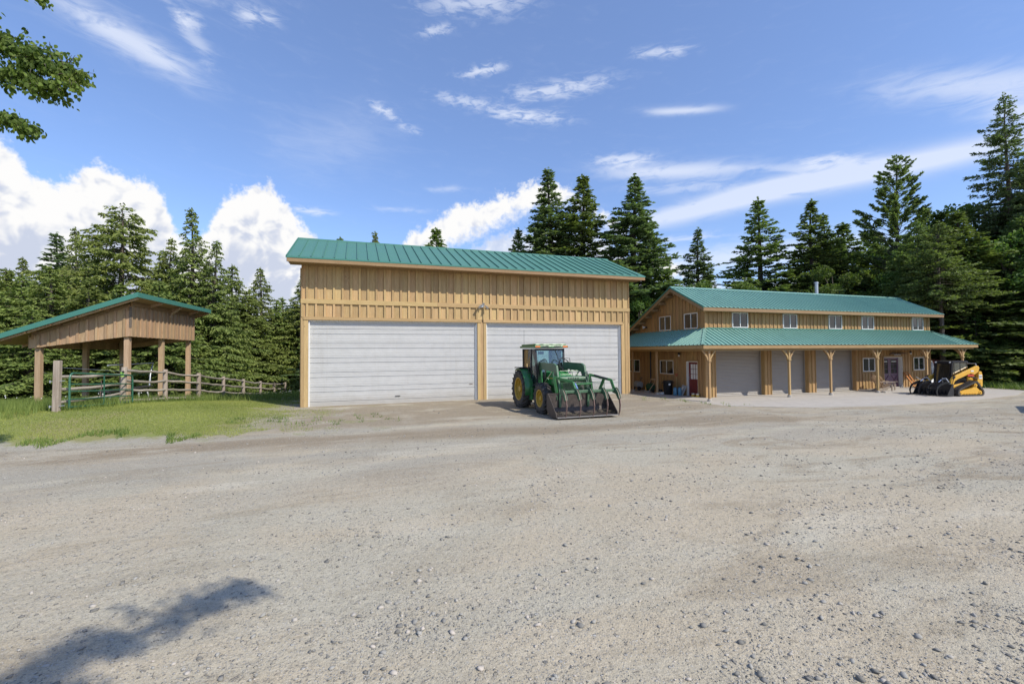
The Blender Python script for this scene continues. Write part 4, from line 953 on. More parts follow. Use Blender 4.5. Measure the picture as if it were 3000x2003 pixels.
for (x0, y0, z0, h0), (x1, y1, z1, h1) in zip(tops[:-1], tops[1:]):
    for k, fr_ in enumerate((0.10, 0.37, 0.64, 0.91)):
        pts, rs = wob_rail((x0 + 0.02, y0 + 0.02, z0 + h0 * fr_), (x1 + 0.02, y1 - 0.02, z1 + h1 * fr_), 0.056, sag=random.choice((0, .02, .06)))
        mb = MB(f0); mb.tube(pts, rs, 8); mb.build('rail', 'grey_rail', fen, smooth=True)
# rails behind the open gate and the square gate post
x0, y0 = -9.72, 19.45
zgp = gza(x0, y0)
for k, z in enumerate((0.28, 0.73, 1.17)):
    pts, rs = wob_rail((x0 - 0.05, y0 + 0.1, zgp + z), (FP[0][0] - 0.14, FP[0][1] - 0.05, tops[0][2] + 0.18 + z * 0.9), 0.055, sag=0.02)
    mb = MB(f0); mb.tube(pts, rs, 8); mb.build('rail', 'grey_rail', fen, smooth=True)
mb = MB((x0, y0, zgp)); mb.prism([(x0 - .09, y0 - .085, zgp - .3), (x0 + .08, y0 - .085, zgp - .3), (x0 + .085, y0 + .085, zgp - .3), (x0 - .085, y0 + .085, zgp - .3)], (0.03, 0, 2.03))
gp = mb.build('gate_post', 'grey_post', None, bevel=0.012); gp.location = (x0, y0, zgp); tag(gp, 'thick square weathered timber post carrying the hinges of the green gate', 'post')
for z in (1.02, 0.18):
    mb = MB((x0, y0, zgp)); mb.tube([(x0 - 0.17, y0 - 0.05, zgp + z), (x0 + 0.24, y0 - 0.02, zgp + z + .02)], 0.014, 6); mb.tube([(x0 - 0.15, y0 - 0.05, zgp + z - .04), (x0 - 0.15, y0 - 0.05, zgp + z + .04)], 0.02, 6); mb.build('hinge_pin', 'galvanised', gp)
mb = MB(f0); mb.tube([(x0, y0, zgp + 1.5), (FP[0][0], FP[0][1], tops[0][2] + 1.36)], 0.006, 4); mb.build('wire', 'galvanised', fen)
mb = MB(f0); x, y, z, h = tops[0]; mb.lathe((x, y, z + h * 0.74), [(0.108, 0), (0.11, 0.2)], 10); mb.build('ribbon', 'lime_tape', fen)
mb = MB(f0); mb.tube([(x + .06, y - .16, z + 1.34), (x + .03, y - .1, z + 1.36), (x, y - .1, z + 1.34)], 0.035, 6); mb.build('knot', 'black_metal', fen)
# tubular gate: near end at the hinge post, swung open along the fence
ga0 = Vector((-9.50, 19.72, gza(-9.5, 19.7) + 0.10)); ga1 = Vector((-9.13, 23.35, gza(-9.1, 23.3) + 0.07))
gt = empty('tube_gate', (ga0.x, ga0.y, ga0.z - 0.1), 'green tubular steel gate with chipped paint standing open along the rail fence', 'gate')
go_ = (ga0.x, ga0.y, ga0.z - 0.1)
dirg = (ga1 - ga0); H0, H1 = 1.20, 1.13
def gpt(s, hfrac): p = ga0 + dirg * s; return (p.x, p.y, p.z + hfrac * (H0 * (1 - s) + H1 * s))
rc = 0.05
pts = [gpt(0, 0), gpt(0, 0.84)] + [gpt(rc * (1 - math.cos(a)), 0.84 + 0.16 * math.sin(a)) for a in (0.4, 0.8, 1.2, 1.57)] + [gpt(0.3, 1.0), gpt(0.6, 1.0)] + [gpt(1 - rc * (1 - math.cos(a)), 0.84 + 0.16 * math.sin(a)) for a in (1.57, 1.2, 0.8, 0.4)] + [gpt(1, 0.84), gpt(1, 0)]
mb = MB(go_); mb.tube(pts, 0.033, 8); mb.build('gate_frame', 'gate_green', gt, smooth=True)
for hf in (0.02, 0.24, 0.47, 0.68):
    mb = MB(go_); mb.tube([gpt(0.0, hf), gpt(0.33, hf - 0.005), gpt(0.66, hf + .006), gpt(1.0, hf)], 0.024, 8); mb.build('gate_rail', 'gate_green', gt, smooth=True)
mb = MB(go_); mb.bar(gpt(0.5, 0), gpt(0.5, 1.0), 0.035, 0.035, (0, 1, 0)); mb.build('gate_brace', 'gate_green', gt)
mb = MB(go_); mb.tube([gpt(0.45, 0.8), gpt(0.46, 0.6), gpt(0.44, 0.4), gpt(0.45, 0.25)], 0.012, 5); mb.build('chain', 'rusty_steel', gt)

# frame standing inside the shelter
bx, by_ = rot2(-12.8, 26.4, ds_); bz = gza(bx, by_)
fr = empty('exercise_frame', (bx, by_, bz), 'silver tube frame on a long black bench with splayed pale legs inside the field shelter', 'frame', rz=ds_)
o0 = (-12.8, 26.4, bz)
mb = MB(o0); mb.box(-13.0, -12.6, 24.4, 28.35, bz + 0.66, bz + 0.75); mb.build('bench', 'seat_vinyl', fr, bevel=0.02)
mb = MB(o0); mb.tube([(-12.8, 24.7, bz + 1.9), (-12.8, 28.7, bz + 1.93), (-12.8, 28.45, bz + 1.45), (-12.8, 28.35, bz + 0.7)], 0.035, 8); mb.build('top_tube', 'galvanised', fr, smooth=True)
for y, dy in ((24.7, .25), (24.9, -.3), (27.3, -.2), (28.0, .15)):
    mb = MB(o0); mb.tube([(-12.8, y, bz + 0.68), (-12.7, y + dy, bz)], 0.035, 6); mb.build('leg', 'pale_grey_board', fr)
mb = MB(o0); mb.tube([(-12.8, 28.7, bz + 1.93), (-12.8, 28.3, bz + 1.2)], 0.015, 6); mb.build('brace', 'galvanised', fr)

# ================================================================== TRACTOR
def smooth_path(P, m=5):
    P = [Vector(p) for p in P]; Q = [P[0]] + P + [P[-1]]; out = []
    for i in range(1, len(Q) - 2):
        a, b_, c_, d = Q[i - 1:i + 3]
        for j in range(m):
            t_ = j / m; out.append(0.5 * ((2 * b_) + (c_ - a) * t_ + (2 * a - 5 * b_ + 4 * c_ - d) * t_ ** 2 + (3 * b_ - a - 3 * c_ + d) * t_ ** 3))
    return out + [P[-1]]
TX, TY = 7.87, 19.2
tr = empty('tractor', (TX, TY, 0), 'dusty green tractor with yellow rims and front grapple bucket parked by the white doors', 'tractor')
O0 = (0, 0, 0)
def tyre(parent, cx, cy, R_, w, rimr, nl, name, side):
    mb = MB((cx, cy, R_)); h = w / 2
    prof = [(rimr, -h * .72), (rimr + .03, -h * .86), ((R_ + rimr) / 2, -h * 1.02), (R_ - 0.075, -h * .96), (R_ - 0.045, -h * .80), (R_ - .035, 0), (R_ - 0.045, h * .80), (R_ - 0.075, h * .96), ((R_ + rimr) / 2, h * 1.02), (rimr + .03, h * .86), (rimr, h * .72)]
    mb.lathe((cx, cy, R_), prof, 40, 'x', cap=False)
    for k in range(nl):
        for sgn in (-1, 1):
            a0 = 2 * PI * (k + (0.5 if sgn > 0 else 0)) / nl; a1 = a0 + 0.26
            rr0, rr1 = R_ - 0.012, R_ - 0.024
            p = (cx + sgn * -0.01, cy + rr0 * math.cos(a0), R_ + rr0 * math.sin(a0)); q = (cx + sgn * h * 0.97, cy + rr1 * math.cos(a1), R_ + rr1 * math.sin(a1))
            am = (a0 + a1) / 2; mb.bar(p, q, 0.048 * (R_ / .8), 0.07, (0, math.cos(am), math.sin(am)))
            rr2 = R_ - 0.13; q2 = (cx + sgn * h * 1.0, cy + rr2 * math.cos(a1 + .05), R_ + rr2 * math.sin(a1 + .05)); mb.bar(q, q2, 0.052 * (R_ / .8), 0.035, (sgn, 0, 0))
    ty = mb.build(name, 'rubber', parent, smooth=True); ty.location = (cx, cy, R_)
    mb = MB((cx, cy, R_)); s = side
    mb.lathe((cx, cy, R_), [(rimr, s * h * .80), (rimr + .012, s * h * .86), (rimr - .03, s * h * .80), (rimr - .04, s * h * .35), (rimr - .085, s * h * .25), (rimr - .09, s * h * .02), (rimr * .58, -s * h * .22), (rimr * .45, -s * h * .20), (rimr * .40, s * h * .18), (rimr * .30, s * h * .22), (rimr * .27, s * h * .62), (0, s * h * .64)], 32, 'x', cap=False)
    for k in range(8):
        a = 2 * PI * k / 8; rr = rimr * .36; xx = cx + s * h * .18
        mb.tube([(xx, cy + rr * math.cos(a), R_ + rr * math.sin(a)), (xx + s * .035, cy + rr * math.cos(a), R_ + rr * math.sin(a))], 0.016, 6)
    rm = mb.build('rim', 'wheel_yellow', ty, smooth=True)
    mb = MB((cx, cy, R_)); mb.lathe((cx, cy, R_), [(rimr - .02, -s * h * .8), (rimr - .06, -s * h * .45), (0, -s * h * .40)], 24, 'x', cap=False); mb.build('rim_back', 'wheel_yellow', ty, smooth=True)
    return ty
tyre(tr, -0.87, 0, 0.83, 0.47, 0.50, 20, 'rear_tyre', -1); tyre(tr, 0.87, 0, 0.83, 0.47, 0.50, 20, 'rear_tyre', 1)
tyre(tr, -0.86, -2.35, 0.615, 0.36, 0.34, 17, 'front_tyre', -1); tyre(tr, 0.86, -2.35, 0.615, 0.36, 0.34, 17, 'front_tyre', 1)
mb = MB(); mb.tube([(-0.8, 0, .83), (.8, 0, .83)], 0.13, 12); mb.box(-.3, .3, -.35, .45, .5, 1.1); mb.box(-.24, .24, -1.6, -.3, .55, 1.0); mb.build('transmission', 'tractor_green', tr, bevel=0.03)
mb = MB(); mb.tube([(-0.72, -2.35, .6), (.72, -2.35, .6)], 0.08, 10); mb.box(-.2, .2, -2.6, -2.1, .45, .72); mb.box(-.26, .26, -2.95, -1.5, .72, 1.02); mb.build('front_axle', 'tractor_green', tr, bevel=0.02)
mb = MB(); mb.box(-.22, .22, -2.6, -1.3, 1.0, 1.3); mb.tube([(-.27, -1.7, 1.15), (-.27, -2.3, 1.15)], .07, 8); mb.build('engine', 'black_metal', tr, bevel=0.02)
# hood with rounded shoulders that drops to the nose
mb = MB(); secs = []
for y, w, z0, z1 in ((-1.3, .36, 1.12, 1.68), (-2.0, .35, 1.12, 1.66), (-2.6, .34, 1.05, 1.60), (-2.85, .31, 1.0, 1.50), (-2.98, .27, .98, 1.30)):
    secs.append([(-w, y, z0), (-w, y, z1 - .16), (-w * .86, y, z1 - .05), (-w * .5, y, z1), (w * .5, y, z1), (w * .86, y, z1 - .05), (w, y, z1 - .16), (w, y, z0)])
n = 8; mb.add([p for s_ in secs for p in s_], [(i * n + j, i * n + j + 1, (i + 1) * n + j + 1, (i + 1) * n + j) for i in range(4) for j in range(n - 1)] + [tuple(range(32, 40)), tuple(range(8))[::-1]])
mb.build('hood', 'hood_green', tr, smooth=True)
mb = MB(); mb.box(-.24, .24, -3.005, -2.99, 1.0, 1.28)
for k in range(7): mb.box(-.23, .23, -3.012, -3.006, 1.02 + k * .037, 1.035 + k * .037)
mb.build('grille', 'black_metal', tr)
for s in (-1, 1):
    mb = MB(); mb.box(s * .20 - .055, s * .20 + .055, -3.01, -2.97, 1.29, 1.36); mb.build('headlight', 'lamp_white', tr)
    mb = MB(); mb.box(s * .362 - .006, s * .362 + .006, -2.75, -1.45, 1.38, 1.41); mb.build('side_stripe', 'wheel_yellow', tr)
# cab
P = {}
for s in (-1, 1):
    P[s] = dict(fb=(s * .62, -1.26, 1.18), ft=(s * .66, -1.10, 2.62), mb_=(s * .74, -.78, .98), mt=(s * .70, -.72, 2.62), rb=(s * .66, .34, 1.22), rtp=(s * .66, .38, 2.62))
    for a, b_, w_ in (('fb', 'ft', .075), ('rb', 'rtp', .09), ('mb_', 'mt', .05)):
        mb = MB(); mb.bar(P[s][a], P[s][b_], w_, w_, (0, 1, 0)); mb.build('cab_pillar', 'black_metal', tr)
    mb = MB(); mb.bar(P[s]['fb'], (s * .74, -.78, .95), .05, .06); mb.bar((s * .74, -.78, .95), P[s]['rb'], .05, .06); mb.build('door_sill', 'black_metal', tr)
    def quad(nm, pts, matn, th=0.006):
        a, b_, c_ = (Vector(pts[0]), Vector(pts[1]), Vector(pts[2])); nrm = (b_ - a).cross(c_ - a).normalized() * th
        mb = MB(); mb.prism([tuple(p_) for p_ in pts], tuple(nrm)); return mb.build(nm, matn, tr)
    quad('side_glass', [P[s]['fb'], (s * .74, -.8, 1.0), P[s]['mt'], P[s]['ft']], 'cab_glass')
    dq = quad('door_glass', [(s * .74, -.76, .97), (s * .69, .30, 1.25), (s * .67, .34, 2.58), (s * .70, -.70, 2.58)], 'cab_glass')
    mb = MB(); mb.tube([(s * .77, -.62, 1.05), (s * .80, -.62, 1.25), (s * .80, -.60, 1.9), (s * .77, -.60, 2.0)], 0.012, 6); mb.build('handrail', 'black_metal', tr)
quad('windscreen', [(-.60, -1.26, 1.2), (.60, -1.26, 1.2), (.64, -1.11, 2.6), (-.64, -1.11, 2.6)], 'cab_glass')
quad('rear_window', [(-.62, .36, 1.3), (.62, .36, 1.3), (.62, .38, 2.58), (-.62, .38, 2.58)], 'cab_glass')
for a, b_, w_, h_ in (((-.66, -1.1, 2.585), (.66, -1.1, 2.585), .06, .08), ((-.62, -1.27, 1.19), (.62, -1.27, 1.19), .05, .07), ((-.66, .38, 2.585), (.66, .38, 2.585), .06, .08), ((-.66, .36, 1.25), (.66, .36, 1.25), .06, .10)):
    mb = MB(); mb.bar(a, b_, w_, h_); mb.build('cab_rail', 'black_metal', tr)
mb = MB(); mb.prism([(-.80, -1.34, 2.66), (.80, -1.34, 2.66), (.80, .52, 2.66), (-.80, .52, 2.66)], (0, 0, .10)); mb.prism([(-.74, -1.26, 2.761), (.74, -1.26, 2.761), (.74, .46, 2.761), (-.74, .46, 2.761)], (0, 0, .07)); rf_ = mb.build('cab_roof', 'tractor_green', tr, bevel=0.035)
for s in (-1, 1):
    mb = MB(); mb.box(s * .64 - .11, s * .64 + .11, -1.355, -1.338, 2.685, 2.74); mb.build('marker_lamp', 'orange_lens', rf_)
    mb = MB(); mb.box(s * .28 - .15, s * .28 + .15, -1.352, -1.338, 2.69, 2.735); mb.build('work_lamp', 'black_metal', rf_)
mb = MB(); mb.tube([(-.62, .42, 2.8), (-.60, .46, 3.5)], 0.006, 4); mb.build('antenna', 'black_metal', rf_)
mb = MB(); mb.box(-.25, .25, -.35, .1, 1.15, 1.28); mb.box(-.25, .25, .06, .18, 1.28, 1.85); mb.build('seat', 'seat_vinyl', tr, bevel=0.04)
mb = MB(); ring = [(.2 * math.cos(a), -.72 + .08 * math.sin(a), 1.78 + .18 * math.sin(a)) for a in np.linspace(0, 2 * PI, 17)]; mb.tube(ring, .014, 6, caps=False); mb.tube([(0, -.72, 1.78), (0, -.95, 1.35)], .025, 6); mb.tube([(-.2, -.72, 1.78), (.2, -.72, 1.78)], .01, 5); mb.build('steering_wheel', 'black_plastic', tr)
mb = MB(); mb.box(-.3, .3, -1.15, -.9, 1.2, 1.5); mb.build('dashboard', 'black_plastic', tr, bevel=0.03)
mb = MB(); mb.box(-.5, -.25, -1.05, -1.0, 2.38, 2.5); mb.build('mirror_inside', 'black_plastic', tr)
mb = MB(); mb.tube([(.25, -1.14, 2.55), (.56, -1.20, 1.75)], .012, 5); mb.build('wiper', 'black_plastic', tr)
mb = MB(); mb.tube([(.68, -1.1, 2.2), (.95, -1.15, 2.2), (1.0, -1.15, 1.5), (.72, -1.2, 1.45)], .013, 6); mb.build('mirror_arm', 'black_metal', tr)
for s in (-1, 1):     # rear mudguards, two folded steps
    mb = MB(); pts = []
    for a in np.linspace(R(62), R(172), 9): pts.append((.93 * math.cos(a) * 1.0, .83 + .98 * math.sin(a) * .93))
    pts += [(-.93, .62)]
    # outline swept between inner and outer edge
    vs = []; x0, x1 = s * .60, s * 1.08
    for (y, z) in pts: vs += [(x0, y, z), (x1, y, z)]
    fs = [(2 * i, 2 * i + 1, 2 * i + 3, 2 * i + 2) for i in range(len(pts) - 1)]
    mb.add(vs, fs)
    vs = [(x0, y * 0.985, z - .0) for (y, z) in pts]; vs2 = [(x0, y * .6, .83 + (z - .83) * .6) for (y, z) in pts]
    mb.add(vs + vs2, [(i, i + 1, i + 1 + len(pts), i + len(pts)) for i in range(len(pts) - 1)])
    ob = mb.build('mudguard', 'tractor_green', tr, smooth=True); so_ = ob.modifiers.new('thick', 'SOLIDIFY'); so_.thickness = 0.02; so_.offset = 0
    mb = MB(); mb.box(min(s * .55, s * 1.12), max(s * .55, s * 1.12), -.25, .35, 1.76, 1.80); mb.build('mudguard_lip', 'black_metal', tr)
    mb = MB(); mb.box(min(s * .45, s * .86), max(s * .45, s * .86), -1.15, -.8, .42, .46); mb.box(min(s * .45, s * .86), max(s * .45, s * .86), -1.13, -.82, .72, .75); mb.box(min(s * .80, s * .84), max(s * .80, s * .84), -1.14, -.81, .46, .95); mb.build('step', 'tractor_green', tr)
mb = MB(); mb.box(-.62, -.30, -1.25, -.5, .45, .95); mb.box(.30, .62, -1.25, -.5, .45, .95); mb.build('fuel_tank', 'tractor_green', tr, bevel=0.04)
# loader
ld = []
for s in (-1, 1):
    x0 = s * .60 - .045
    mb = MB(); mb.prism([(x0 + .02, -1.72, .55), (x0 + .02, -1.30, .55), (x0 + .02, -1.32, 1.6), (x0 + .02, -1.25, 2.02), (x0 + .02, -1.60, 2.02), (x0 + .02, -1.72, 1.2)], (.05, 0, 0)); mb.build('loader_mast', 'tractor_green', tr, bevel=0.008)
    mb = MB(); mb.prism([(x0, -1.32, 2.04), (x0, -2.95, 2.02), (x0, -3.20, 1.93), (x0, -3.33, 1.5), (x0, -3.50, .9), (x0, -3.48, .35), (x0, -3.28, .33), (x0, -3.24, .92), (x0, -3.08, 1.45), (x0, -2.92, 1.68), (x0, -1.34, 1.76)], (.09, 0, 0)); arm = mb.build('loader_arm', 'faded_green', tr, bevel=0.012)
    mb = MB(); mb.tube([(s * .60, -1.7, 1.0), (s * .60, -2.3, 1.4)], .045, 10); mb.build('lift_cylinder', 'tractor_green', tr, smooth=True)
    mb = MB(); mb.tube([(s * .60, -2.3, 1.4), (s * .60, -2.75, 1.70)], .022, 8); mb.build('piston_rod', 'chrome', tr, smooth=True)
    mb = MB(); mb.tube([(s * .72, -3.1, 1.65), (s * .72, -3.35, 1.0)], .038, 8); mb.tube([(s * .72, -3.35, 1.0), (s * .72, -3.45, .65)], .02, 8); mb.build('tilt_cylinder', 'faded_green', tr, smooth=True)
mb = MB(); mb.tube([(-.55, -3.28, 1.42), (.55, -3.28, 1.42)], .115, 14); mb.build('torque_tube', 'faded_green', tr, smooth=True)
for i, xx in enumerate((-.2, -.1, .0, .1, .2)):
    mb = MB(); mb.box(xx - .022, xx + .022, -3.408, -3.398, 1.425, 1.475); mb.build('decal_letter', 'black_metal', tr)
mb = MB(); mb.box(-.55, .55, -3.3, -3.24, .55, .70); mb.build('cross_member', 'tractor_green', tr, bevel=.01)
mb = MB()
for xx in (-.35, -.12, .12, .35): mb.tube([(xx, -2.75, 1.0), (xx, -3.08, 1.15), (xx, -3.08, 1.62), (xx, -2.98, 1.74)], .014, 6)
for zz in (1.58, 1.72): mb.tube([(-.4, -3.08 if zz < 1.6 else -3.0, zz), (.4, -3.08 if zz < 1.6 else -3.0, zz)], .014, 6)
mb.build('brush_guard', 'tractor_green', tr)
for k in range(8):       # hydraulic hoses
    s = -1 if k < 6 else 1; j = random.uniform(-.05, .05)
    pts = smooth_path([(s * .60 + j, -1.5, 1.35 + j), (s * (.66 + .02 * k), -1.42 - .03 * k, 1.85), (s * (.60 - .03 * k), -1.46 - .02 * k, 2.08 + .02 * k), (s * (.50 - .04 * k), -1.6, 1.95), (s * .50 + j, -1.75, 1.5), (s * .42, -1.6, 1.1)])
    mb = MB(); mb.tube(pts, .013, 5); mb.build('hydraulic_hose', 'black_plastic', tr, smooth=True)
for k in range(4):
    j = k * .03; mb = MB(); mb.tube([(.35, -3.3, 1.5), (.5 + j, -3.4, 1.62 + j), (.7, -3.45, 1.45), (.72, -3.5, 1.0 - j)], .012, 5); mb.build('hydraulic_hose', 'black_plastic', tr, smooth=True)
mb = MB(); mb.tube([(.62, -3.45, 1.55), (.48, -3.55, 1.5), (.44, -3.6, 1.3), (.55, -3.65, 1.0), (.60, -3.6, .85)], .013, 5); mb.build('hydraulic_hose', 'black_plastic', tr, smooth=True)
# bucket
BX0, BX1 = -1.10, 1.43
prof = [(-3.42, .88), (-3.40, .35), (-3.46, .20), (-3.62, .12), (-4.22, .10)]
vs = [(x, y, z) for y, z in prof for x in (BX0, BX1)] + [(x, y + (0.03 if i < 3 else 0), z - (0.025 if i > 1 else 0)) for i, (y, z) in enumerate(prof) for x in (BX0, BX1)]
n = len(prof); fs = [(2 * i, 2 * i + 1, 2 * i + 3, 2 * i + 2) for i in range(n - 1)] + [(2 * n + 2 * i, 2 * n + 2 * i + 2, 2 * n + 2 * i + 3, 2 * n + 2 * i + 1) for i in range(n - 1)] + [(0, 2 * n, 2 * n + 1, 1), (2 * n - 2, 2 * n - 1, 4 * n - 1, 4 * n - 2)]
mb = MB(); mb.add(vs, fs); mb.box(BX0, BX1, -3.44, -3.36, .86, .90)
bk = mb.build('bucket', 'bucket_steel', tr)
for x in (BX0 - .015, BX1 - .0):
    mb = MB(); mb.prism([(x, -3.36, .90), (x, -3.34, .30), (x, -3.55, .08), (x, -4.25, .075), (x, -4.22, .20), (x, -3.50, .90)], (.018, 0, 0)); mb.build('bucket_side', 'bucket_steel', bk)
mb = MB(); mb.box(BX0, BX1, -4.32, -4.18, .075, .10); mb.build('cutting_edge', 'bare_steel', bk)
# debris lying in the bucket
pts = []; Fd = []
for k in range(900):
    x = random.uniform(BX0 + .05, BX1 - .05); y = random.uniform(-4.15, -3.6); lump = .12 * math.exp(-((x + .75) / .3) ** 2) + .16 * math.exp(-((x - .95) / .35) ** 2) + .03
    z = .12 + random.random() * lump; a = random.uniform(0, 6.28); l_ = random.uniform(.03, .11); d = Vector((math.cos(a), math.sin(a), random.uniform(-.3, .5))) * l_; w_ = Vector((-math.sin(a), math.cos(a), random.uniform(-1, 1))) * .008
    b_ = len(pts); pts += [(x, y, z), (x + w_.x, y + w_.y, z + w_.z), (x + d.x, y + d.y, z + d.z)]; Fd.append((b_, b_ + 1, b_ + 2))
ob = link('brush_debris', np_mesh('brush_debris', pts, Fd), 'shrub_debris', tr); ob['kind'] = 'stuff'
# expanded-metal guard above the bucket
for xa, xb in ((-.58, .73), (.80, 1.32)):
    mb = MB(); mb.box(xa, xb, -3.46, -3.44, 1.28, 1.30); mb.box(xa, xb, -3.46, -3.44, .90, .915); mb.box(xa - .012, xa, -3.46, -3.44, .9, 1.3); mb.box(xb, xb + .012, -3.46, -3.44, .9, 1.3)
    dx, dz = .075, .036; zz = .91; r = 0
    while zz < 1.27:
        xx = xa + (dx / 2 if r % 2 else 0)
        while xx < xb - dx * .4:
            mb.bar((xx, -3.45, zz), (min(xx + dx / 2, xb), -3.45, zz + dz), .006, .006, (0, 1, 0)); mb.bar((min(xx + dx, xb), -3.45, zz), (min(xx + dx / 2, xb), -3.45, zz + dz), .006, .006, (0, 1, 0)); xx += dx
        zz += dz; r += 1
    mb.build('mesh_guard', 'faded_green', tr)
# grapple
mb = MB(); mb.box(-.82, 1.50, -4.10, -3.96, .94, 1.04); gb = mb.build('grapple_beam', 'faded_green', tr, bevel=.01)
for x in (-.78, -.22, .34, .90, 1.44):
    out = [(-3.90, 1.06), (-4.14, 1.07), (-4.30, .92), (-4.40, .70), (-4.44, .48), (-4.40, .26), (-4.30, .05)]; inn = [(-4.27, .06), (-4.34, .27), (-4.36, .48), (-4.31, .66), (-4.20, .84), (-4.08, .93), (-3.90, .94)]
    mb = MB(); mb.prism([(x - .012, y, z) for y, z in out + inn], (.028, 0, 0)); mb.build('grapple_tine', 'rusty_steel', gb)
    for q in (-.045, .028):
        mb = MB(); mb.prism([(x + q, -3.92, 1.10), (x + q, -4.16, 1.10), (x + q, -4.34, .90), (x + q, -4.41, .72), (x + q, -4.33, .66), (x + q, -4.16, .86), (x + q, -3.92, .90)], (.016, 0, 0)); mb.build('tine_bracket', 'faded_green', gb)
    if x < 1.4:
        mb = MB(); mb.prism([(x + .05, -4.02, .93), (x + .17, -4.02, .93), (x + .06, -4.02, .80)], (0, .02, 0)); mb.build('gusset', 'faded_green', gb)
for pts in ([(-.77, -3.3, 1.50), (-.27, -3.85, 1.33)], [(-.27, -3.85, 1.34), (-.22, -4.02, 1.0)], [(.68, -3.4, 1.58), (1.32, -3.95, 1.38)], [(1.32, -3.95, 1.40), (1.40, -4.05, 1.02)], [(.68, -3.42, 1.60), (.80, -3.42, .90)], [(-.80, -3.35, 1.5), (-.72, -3.42, .9)], [(1.12, -3.78, 1.42), (1.05, -3.5, .9)]):
    mb = MB(); mb.bar(pts[0], pts[1], .07, .10, (0, 0, 1)); mb.build('grapple_link', 'tractor_green', tr, bevel=.008)
for a, b_ in (((-.18, -3.88, 1.28), (-.12, -4.05, .97)),):
    mb = MB(); mb.bar(a, b_, .07, .05); mb.build('piston_rod', 'chrome', tr)
mb = MB(); mb.tube([(.82, -3.55, 1.56), (1.22, -3.9, 1.42)], .035, 8); mb.build('grapple_cylinder', 'black_metal', tr, smooth=True)
mb = MB(); mb.tube([(-.30, -3.8, 1.24), (.70, -3.6, 1.24)], .03, 8); mb.build('cross_tube', 'tractor_green', tr, smooth=True)

# ================================================================== TRACK LOADER
LTH = R(-99.5)
tl = empty('track_loader', (32.75, 16.65, -0.185), 'yellow and black compact track loader with black twin grapple rake resting on the apron', 'loader', rz=LTH, scale=(.93, .93, .95))
def ext(nm, poly, x0, x1, matn, parent=None, bevel=0.0):   # polygon in (y, z) extruded along x
    mb = MB(); mb.prism([(x0, y, z) for y, z in poly], (x1 - x0, 0, 0)); return mb.build(nm, matn, parent or tl, bevel=bevel)
belt = [(-.95, .22), (-.90, .08), (-.78, .01), (.80, .01), (.93, .06), (.99, .18), (.96, .32), (.58, .80), (.48, .88), (.34, .88), (-.72, .48), (-.90, .38)]
belt_in = [(-.83, .24), (-.80, .14), (-.72, .09), (.76, .09), (.87, .13), (.90, .22), (.86, .32), (.50, .76), (.45, .80), (.36, .80), (-.68, .41), (-.80, .33)]
for s in (-1, 1):
    x0, x1 = s * .62, s * 1.0; n = len(belt)
    vs = [(x, y, z) for x in (x0, x1) for y, z in belt] + [(x, y, z) for x in (x0, x1) for y, z in belt_in]
    fs = []
    for i in range(n):
        j = (i + 1) % n
        fs += [(i, j, n + j, n + i), (2 * n + i, 3 * n + i, 3 * n + j, 2 * n + j), (i, 2 * n + i, 2 * n + j, j), (n + i, n + j, 3 * n + j, 3 * n + i)]
    mb = MB(); mb.add(vs, fs)
    L_ = []
    for i in range(n):
        a, b_ = Vector((0, *belt[i])), Vector((0, *belt[(i + 1) % n])); m_ = max(1, int((b_ - a).length / .09))
        for q in range(m_): L_.append((a.lerp(b_, (q + .5) / m_), (b_ - a).normalized()))
    for c_, d_ in L_:
        nn = Vector((0, d_.z, -d_.y)); mb.bar((x0, c_.y - nn.y * .0, c_.z - nn.z * 0), (x1, c_.y, c_.z), .035, .045, tuple(nn))
    tk = mb.build('rubber_track', 'rubber', tl)
    xo = x1 - s * .06
    ext('track_frame', [(-.70, .20), (-.55, .34), (.10, .44), (.40, .60), (.70, .36), (.78, .20), (.6, .13), (-.6, .13)], min(xo, xo - s * .12), max(xo, xo - s * .12), 'loader_yellow', tk)
    for yy, zz, rr in ((-.68, .22, .12), (.76, .22, .12), (.42, .66, .12), (-.40, .14, .06), (-.2, .14, .06), (0, .14, .06), (.2, .14, .06), (.4, .14, .06)):
        mb = MB(); mb.lathe((xo, yy, zz), [(0, s * .05), (rr * .4, s * .05), (rr * .5, s * .02), (rr, s * .02), (rr, -s * .1), (0, -s * .1)], 16, 'x'); mb.build('roller', 'loader_yellow', tk, smooth=True)
ext('chassis', [(-.75, .25), (-.75, .62), (.0, .75), (.9, .8), (.95, .4), (.7, .25)], -.60, .60, 'loader_yellow', bevel=.03)
ext('engine_hood', [(.42, .8), (.42, 1.55), (.95, 1.50), (1.12, 1.2), (1.12, .55), (.95, .5)], -.55, .55, 'loader_yellow', bevel=.04)
ext('rear_bumper', [(1.05, .35), (1.18, .35), (1.18, .80), (1.05, .8)], -.75, .75, 'loader_yellow', bevel=.02)
